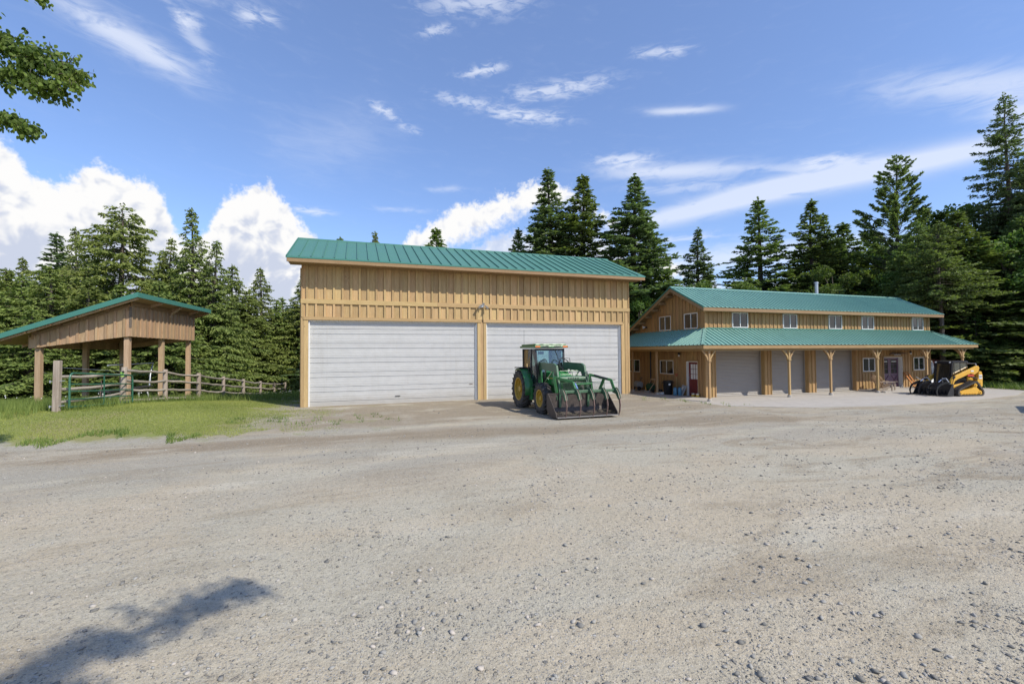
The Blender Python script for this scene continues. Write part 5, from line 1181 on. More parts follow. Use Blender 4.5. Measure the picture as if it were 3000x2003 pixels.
# cab: frame, front door, side screens
ext('cab_back', [(.42, .9), (.50, .9), (.50, 2.0), (.40, 2.02)], -.47, .47, 'gloss_black')
ext('cab_roof', [(-.66, 1.98), (-.64, 2.08), (.42, 2.10), (.56, 2.02), (.52, 1.95), (-.6, 1.95)], -.52, .52, 'gloss_black', bevel=.02)
for s in (-1, 1):
    mb = MB(); mb.bar((s * .46, -.74, .62), (s * .47, -.62, 1.98), .07, .08); mb.build('cab_pillar', 'gloss_black', tl)
    xo = s * .485
    ext('side_frame', [(-.60, 1.05), (-.55, 1.96), (.46, 1.96), (.50, 1.42), (.22, 1.12), (-.2, 1.02)], min(xo, xo - s * .02), max(xo, xo - s * .02), 'dark_glass')
    ext('side_panel', [(-.72, .62), (-.62, 1.08), (-.2, 1.04), (.22, 1.14), (.52, 1.44), (.52, .8)], min(xo, xo - s * .03), max(xo, xo - s * .03), 'gloss_black')
    mb = MB()
    for k in range(9): mb.box(min(xo + s * .003, xo + s * .012), max(xo + s * .003, xo + s * .012), -.50, .42, 1.2 + k * .085, 1.212 + k * .085)
    for yy in (-.5, -.05, .42): mb.box(min(xo + s * .013, xo + s * .02), max(xo + s * .013, xo + s * .02), yy - .012, yy + .012, 1.1 if yy < .4 else 1.4, 1.95)
    mb.build('side_screen', 'gloss_black', tl)
    mb = MB(); mb.lathe((s * .40, -.66, 2.0), [(0, -.035), (.045, -.03), (.045, .03), (0, .03)], 10, 'y'); mb.build('work_lamp', 'lamp_white', tl)
mb = MB(); mb.prism([(-.42, -.76, .62), (.42, -.76, .62), (.42, -.63, 1.92), (-.42, -.63, 1.92)], (0, .01, 0)); fd = mb.build('front_door', 'dark_glass', tl)
mb = MB()
for p_, q_ in (((-.42, -.775, .60), (.42, -.775, .60)), ((-.42, -.645, 1.93), (.42, -.645, 1.93)), ((-.42, -.775, .6), (-.42, -.645, 1.93)), ((.42, -.775, .6), (.42, -.645, 1.93)), ((-.36, -.77, .66), (-.42, -.75, .85)), ((.36, -.77, .66), (.42, -.75, .85))): mb.bar(p_, q_, .05, .05)
mb.build('door_frame', 'gloss_black', fd)
mb = MB(); mb.box(-.22, .22, -.2, .2, .85, 1.0); mb.box(-.22, .22, .18, .3, 1.0, 1.7); mb.build('seat', 'seat_vinyl', tl, bevel=.04)
mb = MB(); mb.box(-.2, .2, -.7, -.5, .62, .95); mb.build('foot_well', 'black_metal', tl)
# lift arms and rear towers
for s in (-1, 1):
    x0, x1 = sorted((s * .60, s * .72))
    ext('rear_tower', [(.86, .80), (1.02, 1.46), (1.20, 1.44), (1.28, 1.2), (1.26, .55), (.86, .5)], x0 - .01 * s, x1 + .01, 'loader_yellow', bevel=.015)
    ar = ext('lift_arm', [(1.08, 1.66), (1.0, 1.78), (.88, 1.78), (-.55, 1.25), (-.86, 1.14), (-1.0, 1.0), (-1.12, .62), (-1.10, .36), (-.96, .34), (-.92, .60), (-.78, .88), (-.55, 1.0), (.42, 1.34), (.70, 1.26), (.98, 1.42)], x0, x1, 'loader_yellow', bevel=.015)
    mb = MB(); mb.tube([(s * .68, .9, 1.0), (s * .68, .2, 1.22)], .045, 8); mb.build('lift_cylinder', 'black_metal', tl, smooth=True)
    mb = MB(); mb.tube([(s * .60, -.8, .95), (s * .60, -1.05, .55)], .04, 8); mb.build('tilt_cylinder', 'loader_yellow', tl, smooth=True)
    mb = MB(); mb.lathe((s * .73, -.86, 1.12), [(.0, 0), (.09, 0), (.09, .02 * s), (0, .02 * s)], 12, 'x'); mb.build('pivot_pin', 'black_metal', tl)
    for k in range(3):
        mb = MB(); mb.tube([(s * .75, -.78, 1.15 + .02 * k), (s * (.78 + .02 * k), -.98, 1.12), (s * .76, -1.02, .75), (s * .74, -.95, .40 - .03 * k), (s * .7, -1.1, .30)], .013, 5); mb.build('hydraulic_hose', 'black_plastic', tl, smooth=True)
mb = MB(); mb.box(.735, .742, .15, .62, 1.16, 1.28); mb.build('red_label', 'red_paint', tl)
mb = MB(); mb.box(.735, .745, .98, 1.22, 1.0, 1.25); mb.build('number_plate', 'sticker', tl)
text_mesh('CAT', .13, 'plate_lettering', 'gloss_black', tl, (.749, 1.10, 1.13), (PI / 2, 0, PI / 2))
mb = MB(); mb.box(.725, .732, .40, .62, 1.44, 1.52); mb.build('arm_decal', 'sticker', tl)
mb = MB(); mb.tube([(-.6, .95, 1.92), (.6, .95, 1.92)], .02, 8); mb.tube([(.6, .95, 1.92), (.62, 1.05, 1.5)], .03, 8); mb.tube([(-.6, .95, 1.95), (-.62, 1.05, 1.5)], .03, 8); mb.build('light_bar', 'galvanised', tl)
ext('belly_plate', [(-.95, .25), (-.75, .25), (-.75, .62), (-.85, .70)], -.5, .5, 'loader_yellow')
# quick coupler and grapple rake
ext('coupler', [(-1.22, .20), (-1.12, .20), (-1.12, .72), (-1.22, .68)], -.58, .58, 'black_metal')
GW = .98
gr = ext('rake_back', [(-1.30, .10), (-1.24, .10), (-1.24, .74), (-1.30, .74)], -GW, GW, 'black_metal')
for k in range(11):
    x = -GW + k * (2 * GW - .02) / 10
    ext('rake_tine', [(-1.28, .16), (-1.40, .05), (-1.75, .01), (-2.25, .03), (-2.28, .06), (-1.78, .07), (-1.44, .12), (-1.32, .40), (-1.28, .5)], x, x + .016, 'black_metal', gr)
for s in (-1, 1): ext('end_plate', [(-1.26, .02), (-1.26, .74), (-1.36, .72), (-1.72, .10), (-1.75, .02)], s * GW - .01, s * GW + .01, 'black_metal', gr)
for c_ in (-.52, .52):
    for q in (-.26, .26):
        x = c_ + q
        ext('grapple_claw', [(-1.24, .84), (-1.50, .88), (-1.95, .74), (-2.18, .56), (-2.26, .30), (-2.20, .08), (-2.14, .09), (-2.16, .30), (-2.08, .50), (-1.90, .64), (-1.50, .76), (-1.26, .74)], x - .014, x + .014, 'gloss_black', gr)
    for yy, zz in ((-1.95, .68), (-1.55, .80), (-2.14, .48)):
        mb = MB(); mb.tube([(c_ - .26, yy, zz), (c_ + .26, yy, zz)], .028, 8); mb.build('claw_tube', 'gloss_black', gr)
    mb = MB(); mb.tube([(c_, -1.22, .95), (c_, -1.50, .98)], .045, 10); mb.build('claw_cylinder', 'gloss_black', gr, smooth=True)
    mb = MB(); mb.tube([(c_, -1.50, .98), (c_, -1.72, .84)], .022, 8); mb.build('claw_rod', 'chrome', gr, smooth=True)
    mb = MB(); mb.tube([(c_ - .2, -1.16, .74), (c_ - .1, -1.3, 1.06), (c_, -1.40, 1.04)], .03, 6); mb.tube([(c_ + .2, -1.16, .74), (c_ + .1, -1.3, 1.06), (c_, -1.40, 1.04)], .03, 6); mb.build('claw_yoke', 'galvanised', gr)

# ================================================================== THINGS UNDER THE PORCH
PF = -0.165
def bin_at(x, y):
    b_ = empty('trash_bin', (x, y, PF), 'large black plastic trash can under the side window, white sticker on its front', 'trash can')
    mb = MB(); mb.lathe((0, 0, 0), [(0, 0.0), (.23, 0), (.25, .03), (.285, .74), (.30, .76), (.30, .80), (.27, .80)], 24); mb.build('barrel', 'black_bin', b_, smooth=True)
    mb = MB(); mb.lathe((0, 0, .80), [(.305, 0), (.305, .02), (.28, .05), (0, .06)], 24); mb.build('lid', 'black_bin', b_, smooth=True)
    for s in (-1, 1):
        mb = MB(); mb.bar((s * .28, -.08 * s, .74), (s * .37, -.08 * s, .72), .12, .04); mb.build('handle', 'black_bin', b_)
    mb = MB(); mb.box(-.07, .05, -.292, -.286, .58, .68); s_ = mb.build('sticker', 'sticker', b_); s_.rotation_euler = (0, 0, -.3)
bin_at(17.95, 23.15)
for x, y, nm in ((17.88, 22.42, 'nearer the trash can'), (18.10, 22.28, 'nearer the red door')):
    b_ = empty('blue_drum', (x, y, PF), 'narrow blue plastic drum on the porch floor, %s' % nm, 'drum')
    mb = MB(); mb.lathe((0, 0, 0), [(0, 0), (.09, 0), (.105, .03), (.11, .40), (.09, .45), (.04, .47), (.04, .5), (0, .5)], 16); mb.build('drum_body', 'blue_plastic', b_, smooth=True)
    mb = MB(); mb.lathe((0, 0, .49), [(.045, 0), (.045, .035), (0, .035)], 10); mb.build('cap', 'black_plastic', b_)
e = empty('leaning_board', (18.32, 22.4, PF), 'pale grey flat board propped against the wall beside the red door', 'board')
mb = MB(); mb.prism([(-.16, -.28, 0), (-.16, .12, 0), (.14, .05, .62), (.14, -.30, .56)], (.04, 0, .0)); mb.build('panel', 'pale_grey_board', e)
mb = MB(); mb.prism([(-.02, -.14, .32), (-.02, .0, .32), (.07, -.02, .50), (.07, -.14, .50)], (-.01, 0, 0)); mb.build('paper_label', 'sticker', e)
e = empty('shovel', (18.45, 23.0, PF), 'shovel with a red D-handle standing upright against the tan side wall', 'shovel')
mb = MB(); mb.tube([(0, -.02, .3), (.04, .02, 1.1)], .016, 8); mb.build('shaft', 'shop_post', e)
mb = MB(); mb.tube([(.04, .02, 1.1), (.04, -.06, 1.2), (.04, -.06, 1.25), (.04, .1, 1.25), (.04, .1, 1.2), (.04, .02, 1.1)], .017, 6); mb.build('grip', 'red_paint', e)
mb = MB(); mb.prism([(-.01, -.12, .30), (-.01, .08, .30), (-.03, .08, .05), (-.03, -.02, 0), (-.03, -.12, .05)], (.012, 0, 0)); mb.build('blade', 'rusty_steel', e)
e = empty('hose_reel', (17.95, 24.9, PF), 'tan framed hose reel cart wound with dark green hose between side windows', 'hose reel')
for s in (-1, 1):
    mb = MB(); mb.tube([(-.25, s * .22, .02), (-.25, s * .22, .15), (.1, s * .22, .55), (.22, s * .22, .85)], .02, 6); mb.build('side_frame', 'chair_wood', e)
    mb = MB(); mb.lathe((.0, s * .26, .12), [(0, -.02), (.12, -.02), (.12, .02), (0, .02)], 16, 'y'); mb.build('wheel', 'black_plastic', e)
mb = MB(); mb.box(.16, .24, -.22, .22, .78, .86); mb.build('handle', 'chair_wood', e, bevel=.01)
mb = MB()
for k in range(9): mb.lathe((0, -.17 + k * .042, .34), [(.12, -.02), (.235 - .02 * (k % 2), -.016), (.24 - .02 * (k % 2), .0), (.235 - .02 * (k % 2), .016), (.12, .02)], 20, 'y')
mb.build('wound_hose', 'hose_green', e, smooth=True)
mb = MB(); mb.box(-.36, -.14, -.2, .2, .0, .1); mb.build('tray', 'pale_grey_board', e, bevel=.01)
e = empty('yellow_jug', (17.98, 25.35, PF), 'tall yellow plastic jug beside the hose reel cart', 'jug')
mb = MB(); mb.box(-.08, .08, -.10, .10, 0, .34); mb.build('jug_body', 'yellow_plastic', e, bevel=.03); mb = MB(); mb.lathe((0, 0, .34), [(.03, 0), (.03, .05), (0, .05)], 8); mb.build('cap', 'black_plastic', e)
e = empty('garden_cart', (18.1, 26.55, PF), 'small grey wheeled garden cart in the shade near the garage corner', 'cart')
mb = MB(); mb.prism([(-.25, -.3, .25), (.2, -.3, .15), (.25, -.3, .5), (.05, -.3, .62), (-.28, -.3, .45)], (0, .6, 0)); mb.build('tub', 'pale_grey_board', e, bevel=.02)
for s in (-1, 1):
    mb = MB(); mb.lathe((-.1, s * .33, .14), [(0, -.02), (.14, -.02), (.14, .02), (0, .02)], 16, 'y'); mb.build('wheel', 'black_plastic', e)
mb = MB(); mb.tube([(.2, 0, .45), (.3, 0, .85)], .018, 6); mb.tube([(.3, -.15, .85), (.3, .15, .85)], .02, 6); mb.build('handle', 'black_metal', e)
e = empty('work_boots', (18.0, 23.85, PF), 'pair of black work boots on the porch floor behind the trash can', 'boots')
for k, y in enumerate((-.1, .1)):
    mb = MB(); mb.prism([(-.26, y, 0), (.02, y, 0), (.02, y, .26), (-.1, y, .27), (-.12, y, .12), (-.24, y, .10)], (0, .09, 0)); mb.build('boot', 'black_plastic', e, bevel=.025)
e = empty('white_box', (17.72, 23.45, PF), 'low white box in front of the trash can and boots', 'box')
mb = MB(); mb.box(-.10, .10, -.16, .16, 0, .10); mb.build('carton', 'sticker', e); mb = MB(); mb.box(-.105, .105, -.165, .165, .1, .125); mb.build('lid', 'white_frame', e)
for i, (x, y) in enumerate(((18.35, 21.42), (18.42, 21.14))):
    e = empty('paint_can', (x, y, PF), ('paint can with a yellow label by the red door, nearest the doorway', 'yellow labelled paint can closest to the corner of the workshop')[i], 'paint can', 'paint cans by the red door')
    mb = MB(); mb.lathe((0, 0, 0), [(0, 0), (.1, 0), (.1, .19), (.085, .20), (0, .195)], 20); mb.build('can', 'yellow_plastic', e, smooth=True)
    mb = MB(); mb.lathe((0, 0, .125), [(.101, 0), (.101, .055)], 20); mb.lathe((0, 0, .19), [(.1, 0), (.1, .012), (0, .012)], 20); mb.build('lid', 'galvanised', e)

def adirondack(x, y, rz, label):
    c_ = empty('adirondack_chair', (x, y, -0.1), label, 'chair', 'wooden chairs by the purple doors', rz=rz)
    for s in (-1, 1):
        mb = MB(); mb.box(s * .30 - .02, s * .30 + .02, -.42, -.34, 0, .52); mb.build('front_leg', 'chair_grey_wood', c_)
        mb = MB(); mb.prism([(s * .26 - .015, -.42, .26), (s * .26 - .015, -.42, .36), (s * .26 - .015, .45, .06), (s * .26 - .015, .45, .0), (s * .26 - .015, .30, 0)], (.03, 0, 0)); mb.build('side_rail', 'chair_grey_wood', c_)
        mb = MB(); mb.prism([(s * .34 - .07, -.50, .53), (s * .34 + .06, -.50, .53), (s * .34 + .05, .36, .53), (s * .34 - .03, .36, .53)], (0, 0, .025)); mb.build('armrest', 'chair_grey_wood', c_)
    for k in range(5):
        y0 = -.43 + k * .105; z = .365 - k * .036; mb = MB(); mb.box(-.28, .28, y0, y0 + .09, z, z + .022); mb.build('seat_slat', 'chair_grey_wood', c_)
    for k in range(5):
        x0 = -.25 + k * .102; hh_ = (.80, .90, .95, .90, .80)[k]
        mb = MB(); mb.prism([(x0, .10, .18), (x0 + .09, .10, .18), (x0 + .09 + (k - 2) * .01, .10 + .42 * hh_ , .18 + .86 * hh_ - (.04 if k > 2 else 0)), (x0 + (k - 2) * .01, .10 + .42 * hh_, .18 + .86 * hh_ - (.04 if k < 2 else 0))], (0, .02, -.01)); mb.build('back_slat', 'chair_wood', c_)
    mb = MB(); mb.box(-.27, .27, .33, .36, .55, .62); mb.build('back_brace', 'chair_wood', c_)
adirondack(31.15, 19.40, R(72), 'weathered Adirondack chair partly hidden by the porch post, nearest the first window')
adirondack(32.0, 19.75, R(72), 'weathered Adirondack chair standing in front of the purple doors')
for i, (x, y, tx, lab, mt_) in enumerate(((35.05, 19.8, 35.75, 'broad amber plank leaning on the wall, the one closer to the purple doors', 'amber_wood'), (35.30, 19.75, 35.95, 'amber plank leaning on the wall, the one closer to the right window', 'amber_wood'))):
    e = empty('leaning_plank', (x, y, -0.1), lab.replace('right window', 'end window'), 'plank', 'amber planks leaning by the purple doors')
    mb = MB(); mb.bar((0, 0, 0.01), (tx - x - .45, .78, 1.02 + .04 * i), .12, .035, (0, -1, .5)); mb.build('plank_board', mt_, e)
e = empty('folding_table', (37.2, 19.9, -0.1), 'pale folded sawhorse and tabletop standing under the end window', 'table')
mb = MB(); mb.bar((-.9, 0, .46), (.75, .1, .48), .05, .30); mb.build('tabletop', 'white_frame', e)
mb = MB(); mb.bar((-1.35, .3, .72), (-.55, -.25, 0), .05, .05); mb.build('leg', 'pale_grey_board', e)
for xx in (-.5, .6): mb = MB(); mb.bar((xx, 0.02, .46), (xx + .1, -.15, 0), .04, .04); mb.build('leg', 'pale_grey_board', e)
e = empty('driftwood_branch', (34.6, WY - 0.11, 2.13), 'dark driftwood branch with pale flowers mounted above the purple doors', 'decoration')
mb = MB(); mb.tube([(-.75, 0, 0.03), (-.45, -.02, .10), (0, 0, .04), (.45, -.02, .09), (.85, 0, .10), (1.05, 0, .04)], [.03, .06, .075, .045, .03, .01], 7); mb.build('branch', 'driftwood', e, smooth=True)
for k in range(5):
    mb = MB(); mb.tube([(-.5 + k * .25, 0, .05), (-.55 + k * .27, -.04, .18 - .02 * k), (-.7 + k * .3, -.03, .2)], [.02, .012, .004], 5); mb.build('twig', 'driftwood', e)
    mb = MB(); mb.lathe((-.35 + k * .13, -.07, -.02 + .02 * (k % 2)), [(0, -.03), (.045, -.01), (.05, .01), (0, .035)], 8); mb.build('flower', 'sticker', e, smooth=True)
# tanks and odds beyond the far end of the workshop
def tank(nm, x, y, r, l, z, matn, label, a):
    e = empty(nm, (x, y, gza(x, y)), label, 'tank', rz=a)
    mb = MB(); mb.lathe((0, 0, z), [(0, -l / 2 - .12), (r * .6, -l / 2 - .09), (r * .95, -l / 2 - .02), (r, -l / 2), (r, l / 2), (r * .95, l / 2 + .02), (r * .6, l / 2 + .09), (0, l / 2 + .12)], 28, 'y'); mb.build('tank_shell', matn, e, smooth=True)
    for yy in (-l / 3, l / 3):
        for s in (-1, 1): mb = MB(); mb.bar((s * r * .7, yy, z - r * .5), (s * r * 1.0, yy, 0), .06, .06, (0, 1, 0)); mb.build('leg', 'rusty_steel', e)
tank('white_tank', 39.3, 22.0, .52, 1.5, 1.35, 'tank_white', 'white tank streaked with rust on legs behind the last porch post', .5)
tank('red_tank', 41.1, 22.6, .58, 1.6, 1.35, 'tank_red', 'faded red round-topped tank standing beside the rusty white tank', .5)
e = empty('utility_trailer', (39.6, 20.2, -0.2), 'small trailer with a blue and white hull behind the track loader', 'trailer', rz=.35)
mb = MB(); mb.prism([(-.8, 0, .75), (1.2, 0, .65), (1.45, 0, .85), (-.7, 0, .95)], (0, .6, 0)); mb.build('hull', 'blue_white_hull', e, bevel=.05)
mb = MB(); mb.box(-.8, 1.2, .05, .55, .45, .55); mb.build('bed', 'black_metal', e)
for yy in (-.05, .6): mb = MB(); mb.lathe((.2, yy, .3), [(0, -.08), (.2, -.08), (.3, -.06), (.3, .06), (.2, .08), (0, .08)], 18, 'y'); mb.build('wheel', 'rubber', e)
mb = MB(); mb.bar((-.3, .3, .9), (-.1, .3, 1.55), .06, .1); mb.build('post', 'red_paint', e); mb = MB(); mb.bar((-.5, .3, 1.5), (.4, .3, 1.45), .2, .06); mb.build('rack', 'black_metal', e)
# low building whose roof corner throws the dark wedge of shade over the gravel at the yard edge
e = empty('side_shed', (30.7, 5.9, -.2), 'plain tan shed with teal roof beside the gravel yard', 'shed')
mb = MB(); mb.box(-2.6, 4.5, -5.5, 2.2, -.1, 2.7); mb.build('wall', 'shop_siding', e)
mb = MB(); mb.prism([(-3.1, -6, 2.7), (5, -6, 2.7), (5, -6, 2.85), (.9, -6, 4.6), (-3.1, -6, 2.85)], (0, 8.7, 0)); mb.build('roof', 'teal_roof', e)

# ================================================================== STONES
def ico():
    t_ = (1 + 5 ** .5) / 2
    v = np.array([(-1, t_, 0), (1, t_, 0), (-1, -t_, 0), (1, -t_, 0), (0, -1, t_), (0, 1, t_), (0, -1, -t_), (0, 1, -t_), (t_, 0, -1), (t_, 0, 1), (-t_, 0, -1), (-t_, 0, 1)], float)
    f = np.array([(0, 11, 5), (0, 5, 1), (0, 1, 7), (0, 7, 10), (0, 10, 11), (1, 5, 9), (5, 11, 4), (11, 10, 2), (10, 7, 6), (7, 1, 8), (3, 9, 4), (3, 4, 2), (3, 2, 6), (3, 6, 8), (3, 8, 9), (4, 9, 5), (2, 4, 11), (6, 2, 10), (8, 6, 7), (9, 8, 1)])
    return v / np.linalg.norm(v[0]), f
IV, IF = ico()
def stones(name, n, dmin, dmax, smin, smax, label, dens_pow=1.0):
    # spread over the yard in view; density clumps by a coarse pattern
    out = []
    while sum(len(o_) for o_ in out) < n:
        m_ = n * 3; d = dmin * (dmax / dmin) ** RNG.random(m_) if dens_pow == 1 else RNG.uniform(dmin, dmax, m_); r_ = RNG.uniform(-1.32, 1.32, m_) * d
        x = r_ * math.cos(YAW) + d * math.sin(YAW); y = -r_ * math.sin(YAW) + d * math.cos(YAW)
        cl_ = np.sin(x * 1.1 + 2 * np.sin(y * .6)) * np.sin(y * 1.7 + 1.5 * np.sin(x * .8)) + .6 * np.sin(x * 3.1 + y * 2.3) * np.sin(y * 4.1 - x) + .05 * (x - 1)
        ok = (RNG.random(m_) < np.clip(0.16 + 0.42 * cl_, 0.07, 1)) & ~((y > 15.5) & (x < -2.5)) & (y < 22.5) & ~((x > 14) & (y > 14.3))
        out.append(np.stack([x[ok], y[ok]], 1))
    P_ = np.concatenate(out)[:n]
    s_ = smin * (smax / smin) ** (RNG.random(n) ** 2.8)
    a = RNG.uniform(0, 2 * PI, n); el_ = RNG.uniform(.55, 1.15, (n, 3)) * np.array([1.15, .9, .6])
    base = IV[None] * (1 + RNG.uniform(-.38, .38, (n, 12, 1)))
    base = base * el_[:, None, :] * s_[:, None, None]
    tl_ = RNG.uniform(-.5, .5, n); ct, st = np.cos(tl_)[:, None], np.sin(tl_)[:, None]
    y_, z_ = base[..., 1] * ct - base[..., 2] * st, base[..., 1] * st + base[..., 2] * ct
    ca, sa = np.cos(a)[:, None], np.sin(a)[:, None]
    x2, y2 = base[..., 0] * ca - y_ * sa, base[..., 0] * sa + y_ * ca
    V_ = np.stack([x2 + P_[:, :1], y2 + P_[:, 1:], z_ + gz(P_[:, 0], P_[:, 1])[:, None] + s_[:, None] * .22], -1).reshape(-1, 3)
    F_ = (IF[None] + (np.arange(n) * 12)[:, None, None]).reshape(-1, 3)
    ob = link(name, np_mesh(name, V_, F_, np.repeat(RNG.random(n), 20)), 'gravel_stone')
    return tag(ob, label, None, None, 'stuff')
stones('loose_stones', 9500, 2.9, 20.0, .008, .034, 'scattered grey stones lying on the packed gravel')
stones('gravel', 42000, 2.7, 17.0, .0035, .013, 'fine crushed gravel strewn over the yard')

mb = MB(); rt_ = random.Random(3)
for i in range(420):
    d = 3.2 * (9 / 3.2) ** rt_.random(); q = rt_.uniform(-1.2, 1.1) * d; x = q * math.cos(YAW) + d * math.sin(YAW); y = -q * math.sin(YAW) + d * math.cos(YAW)
    if rt_.random() > .35 + .65 * (math.sin(x * 2.1 + y) * math.sin(y * 1.7) > 0.1): continue
    a = rt_.uniform(0, 3.14); L = rt_.uniform(.02, .085); z = gza(x, y) + .008; c_ = rt_.uniform(-.3, .3)
    mb.tube([(x, y, z), (x + L * .5 * math.cos(a), y + L * .5 * math.sin(a), z + .006), (x + L * math.cos(a + c_), y + L * math.sin(a + c_), z)], .0018, 3, caps=False)
tag(mb.build('twigs', 'bark'), 'dry brown twigs and needles scattered on the gravel', None, None, 'stuff')

# ================================================================== GRASS
def blades(name, n, reg, hmin, hmax, w, matn, label, keep=None, lean=.35):
    x = RNG.uniform(reg[0], reg[1], n); y = RNG.uniform(reg[2], reg[3], n)
    if keep is not None:
        k = keep(x, y); x, y = x[k], y[k]
    n = len(x); z = gz(x, y); h = RNG.uniform(hmin, hmax, n); a = RNG.uniform(0, 2 * PI, n); l_ = RNG.normal(0, lean, (n, 2)) * h[:, None]
    ww = w * RNG.uniform(.6, 1.3, n)
    p0 = np.stack([x - np.cos(a) * ww, y - np.sin(a) * ww, z - .01], 1); p1 = np.stack([x + np.cos(a) * ww, y + np.sin(a) * ww, z - .01], 1); p2 = np.stack([x + l_[:, 0], y + l_[:, 1], z + h], 1)
    V_ = np.stack([p0, p1, p2], 1).reshape(-1, 3); F_ = np.arange(3 * n).reshape(-1, 3)
    ob = link(name, np_mesh(name, V_, F_, RNG.random(n) * .6 + .4 * (np.sin(x * 1.3) * np.sin(y * .9) * .5 + .5)), matn)
    return tag(ob, label, None, None, 'stuff')
def ragged(x, y): return 15.9 + .45 * np.sin(x * 1.7) + .3 * np.sin(x * 4.3 + 1) + .22 * np.sin(x * 9.1)
def lawn_keep(x, y):
    e = ragged(x, y); xr = -3.4 + .8 * np.sin(y * 1.3) + .5 * np.sin(y * 3.7 + x)
    pr_ = np.where(x < xr, 1.0, np.clip(1 - (x - xr) / 2.5, 0, 1) * .35)
    return (y > e) & (RNG.random(len(x)) < pr_) & ~((x > -2.8) & (y > 22.6))
blades('lawn_grass', 230000, (-22, -0.5, 15, 27), .018, .055, .009, 'grass_blades', 'mown yellow-green lawn grass between the gravel and the fence', lawn_keep)
blades('meadow_grass', 90000, (-24, -2.6, 18.4, 40), .16, .48, .010, 'tall_grass_blades', 'long unmown grass under the shelter and along the fence',
       lambda x, y: ((x < -9.0 + .3 * np.sin(y * 3)) & ((x < -10.1) | (y > 20))) | ((x > -9.6) & (y > 26.5) & (RNG.random(len(x)) < .75)) | ((np.abs(x + 9.3 - .1 * (y - 23)) < .5) & (y > 19.5) & (RNG.random(len(x)) < .8)), .22)
blades('edge_weeds', 26000, (-9.5, 1.5, 14.9, 19.5), .04, .15, .012, 'tall_grass_blades', 'green weeds straggling along the edge of the lawn',
       lambda x, y: (np.abs(y - ragged(x, y) - .15) < .35) & (np.sin(x * 2.3) + np.sin(x * .9 + 2) > -.1) & (x < -4) | ((x > -4.5) & (np.sin(x * 3.3 + 2.1 * np.sin(y * 2.7) + 1.3 * np.sin(x * 1.1)) * np.sin(y * 4.1 + 1.9 * np.sin(x * 1.9)) > .62) & (y > 16.6) & (RNG.random(len(x)) < np.clip((2.2 - x) / 5, 0.05, 1) * .5)))
blades('apron_weeds', 1800, (13.6, 18.2, 16.6, 20.6), .05, .16, .012, 'tall_grass_blades', 'small weed tufts on the gravel by the garage corner',
       lambda x, y: (np.sin(x * 4.1 + y * 2) * np.sin(y * 5.3 - x * 1.5) > .62) & (x + .9 * y < 34.3) & (x + .9 * y > 31.2))
blades('forest_undergrowth', 70000, (36, 60, 8, 46), .12, .55, .022, 'tall_grass_blades', 'low green undergrowth at the foot of the trees', lambda x, y: (x + (17 - np.minimum(y, 17)) > 40.6) | (y > 30.8), .35)
n = 150; x = RNG.uniform(-16, -9.6, n); y = RNG.uniform(19.5, 30, n); x[:110] = RNG.uniform(-8, -4.5, 110); y[:110] = RNG.uniform(34, 44, 110)
dv = []; df = []
for i in range(n):
    z = gza(x[i], y[i]) + RNG.uniform(.25, .5); b_ = len(dv); r_ = .019
    for k in range(6): dv.append((x[i] + r_ * math.cos(k * PI / 3), y[i] - .02 + r_ * .3 * math.sin(k * PI / 3), z + r_ * math.sin(k * PI / 3)))
    df.append(tuple(range(b_, b_ + 6)))
me = bpy.data.meshes.new('daisies'); me.from_pydata(dv, [], df); tag(link('daisies', me, 'daisy_white'), 'white daisies dotted through the long grass', None, None, 'stuff')

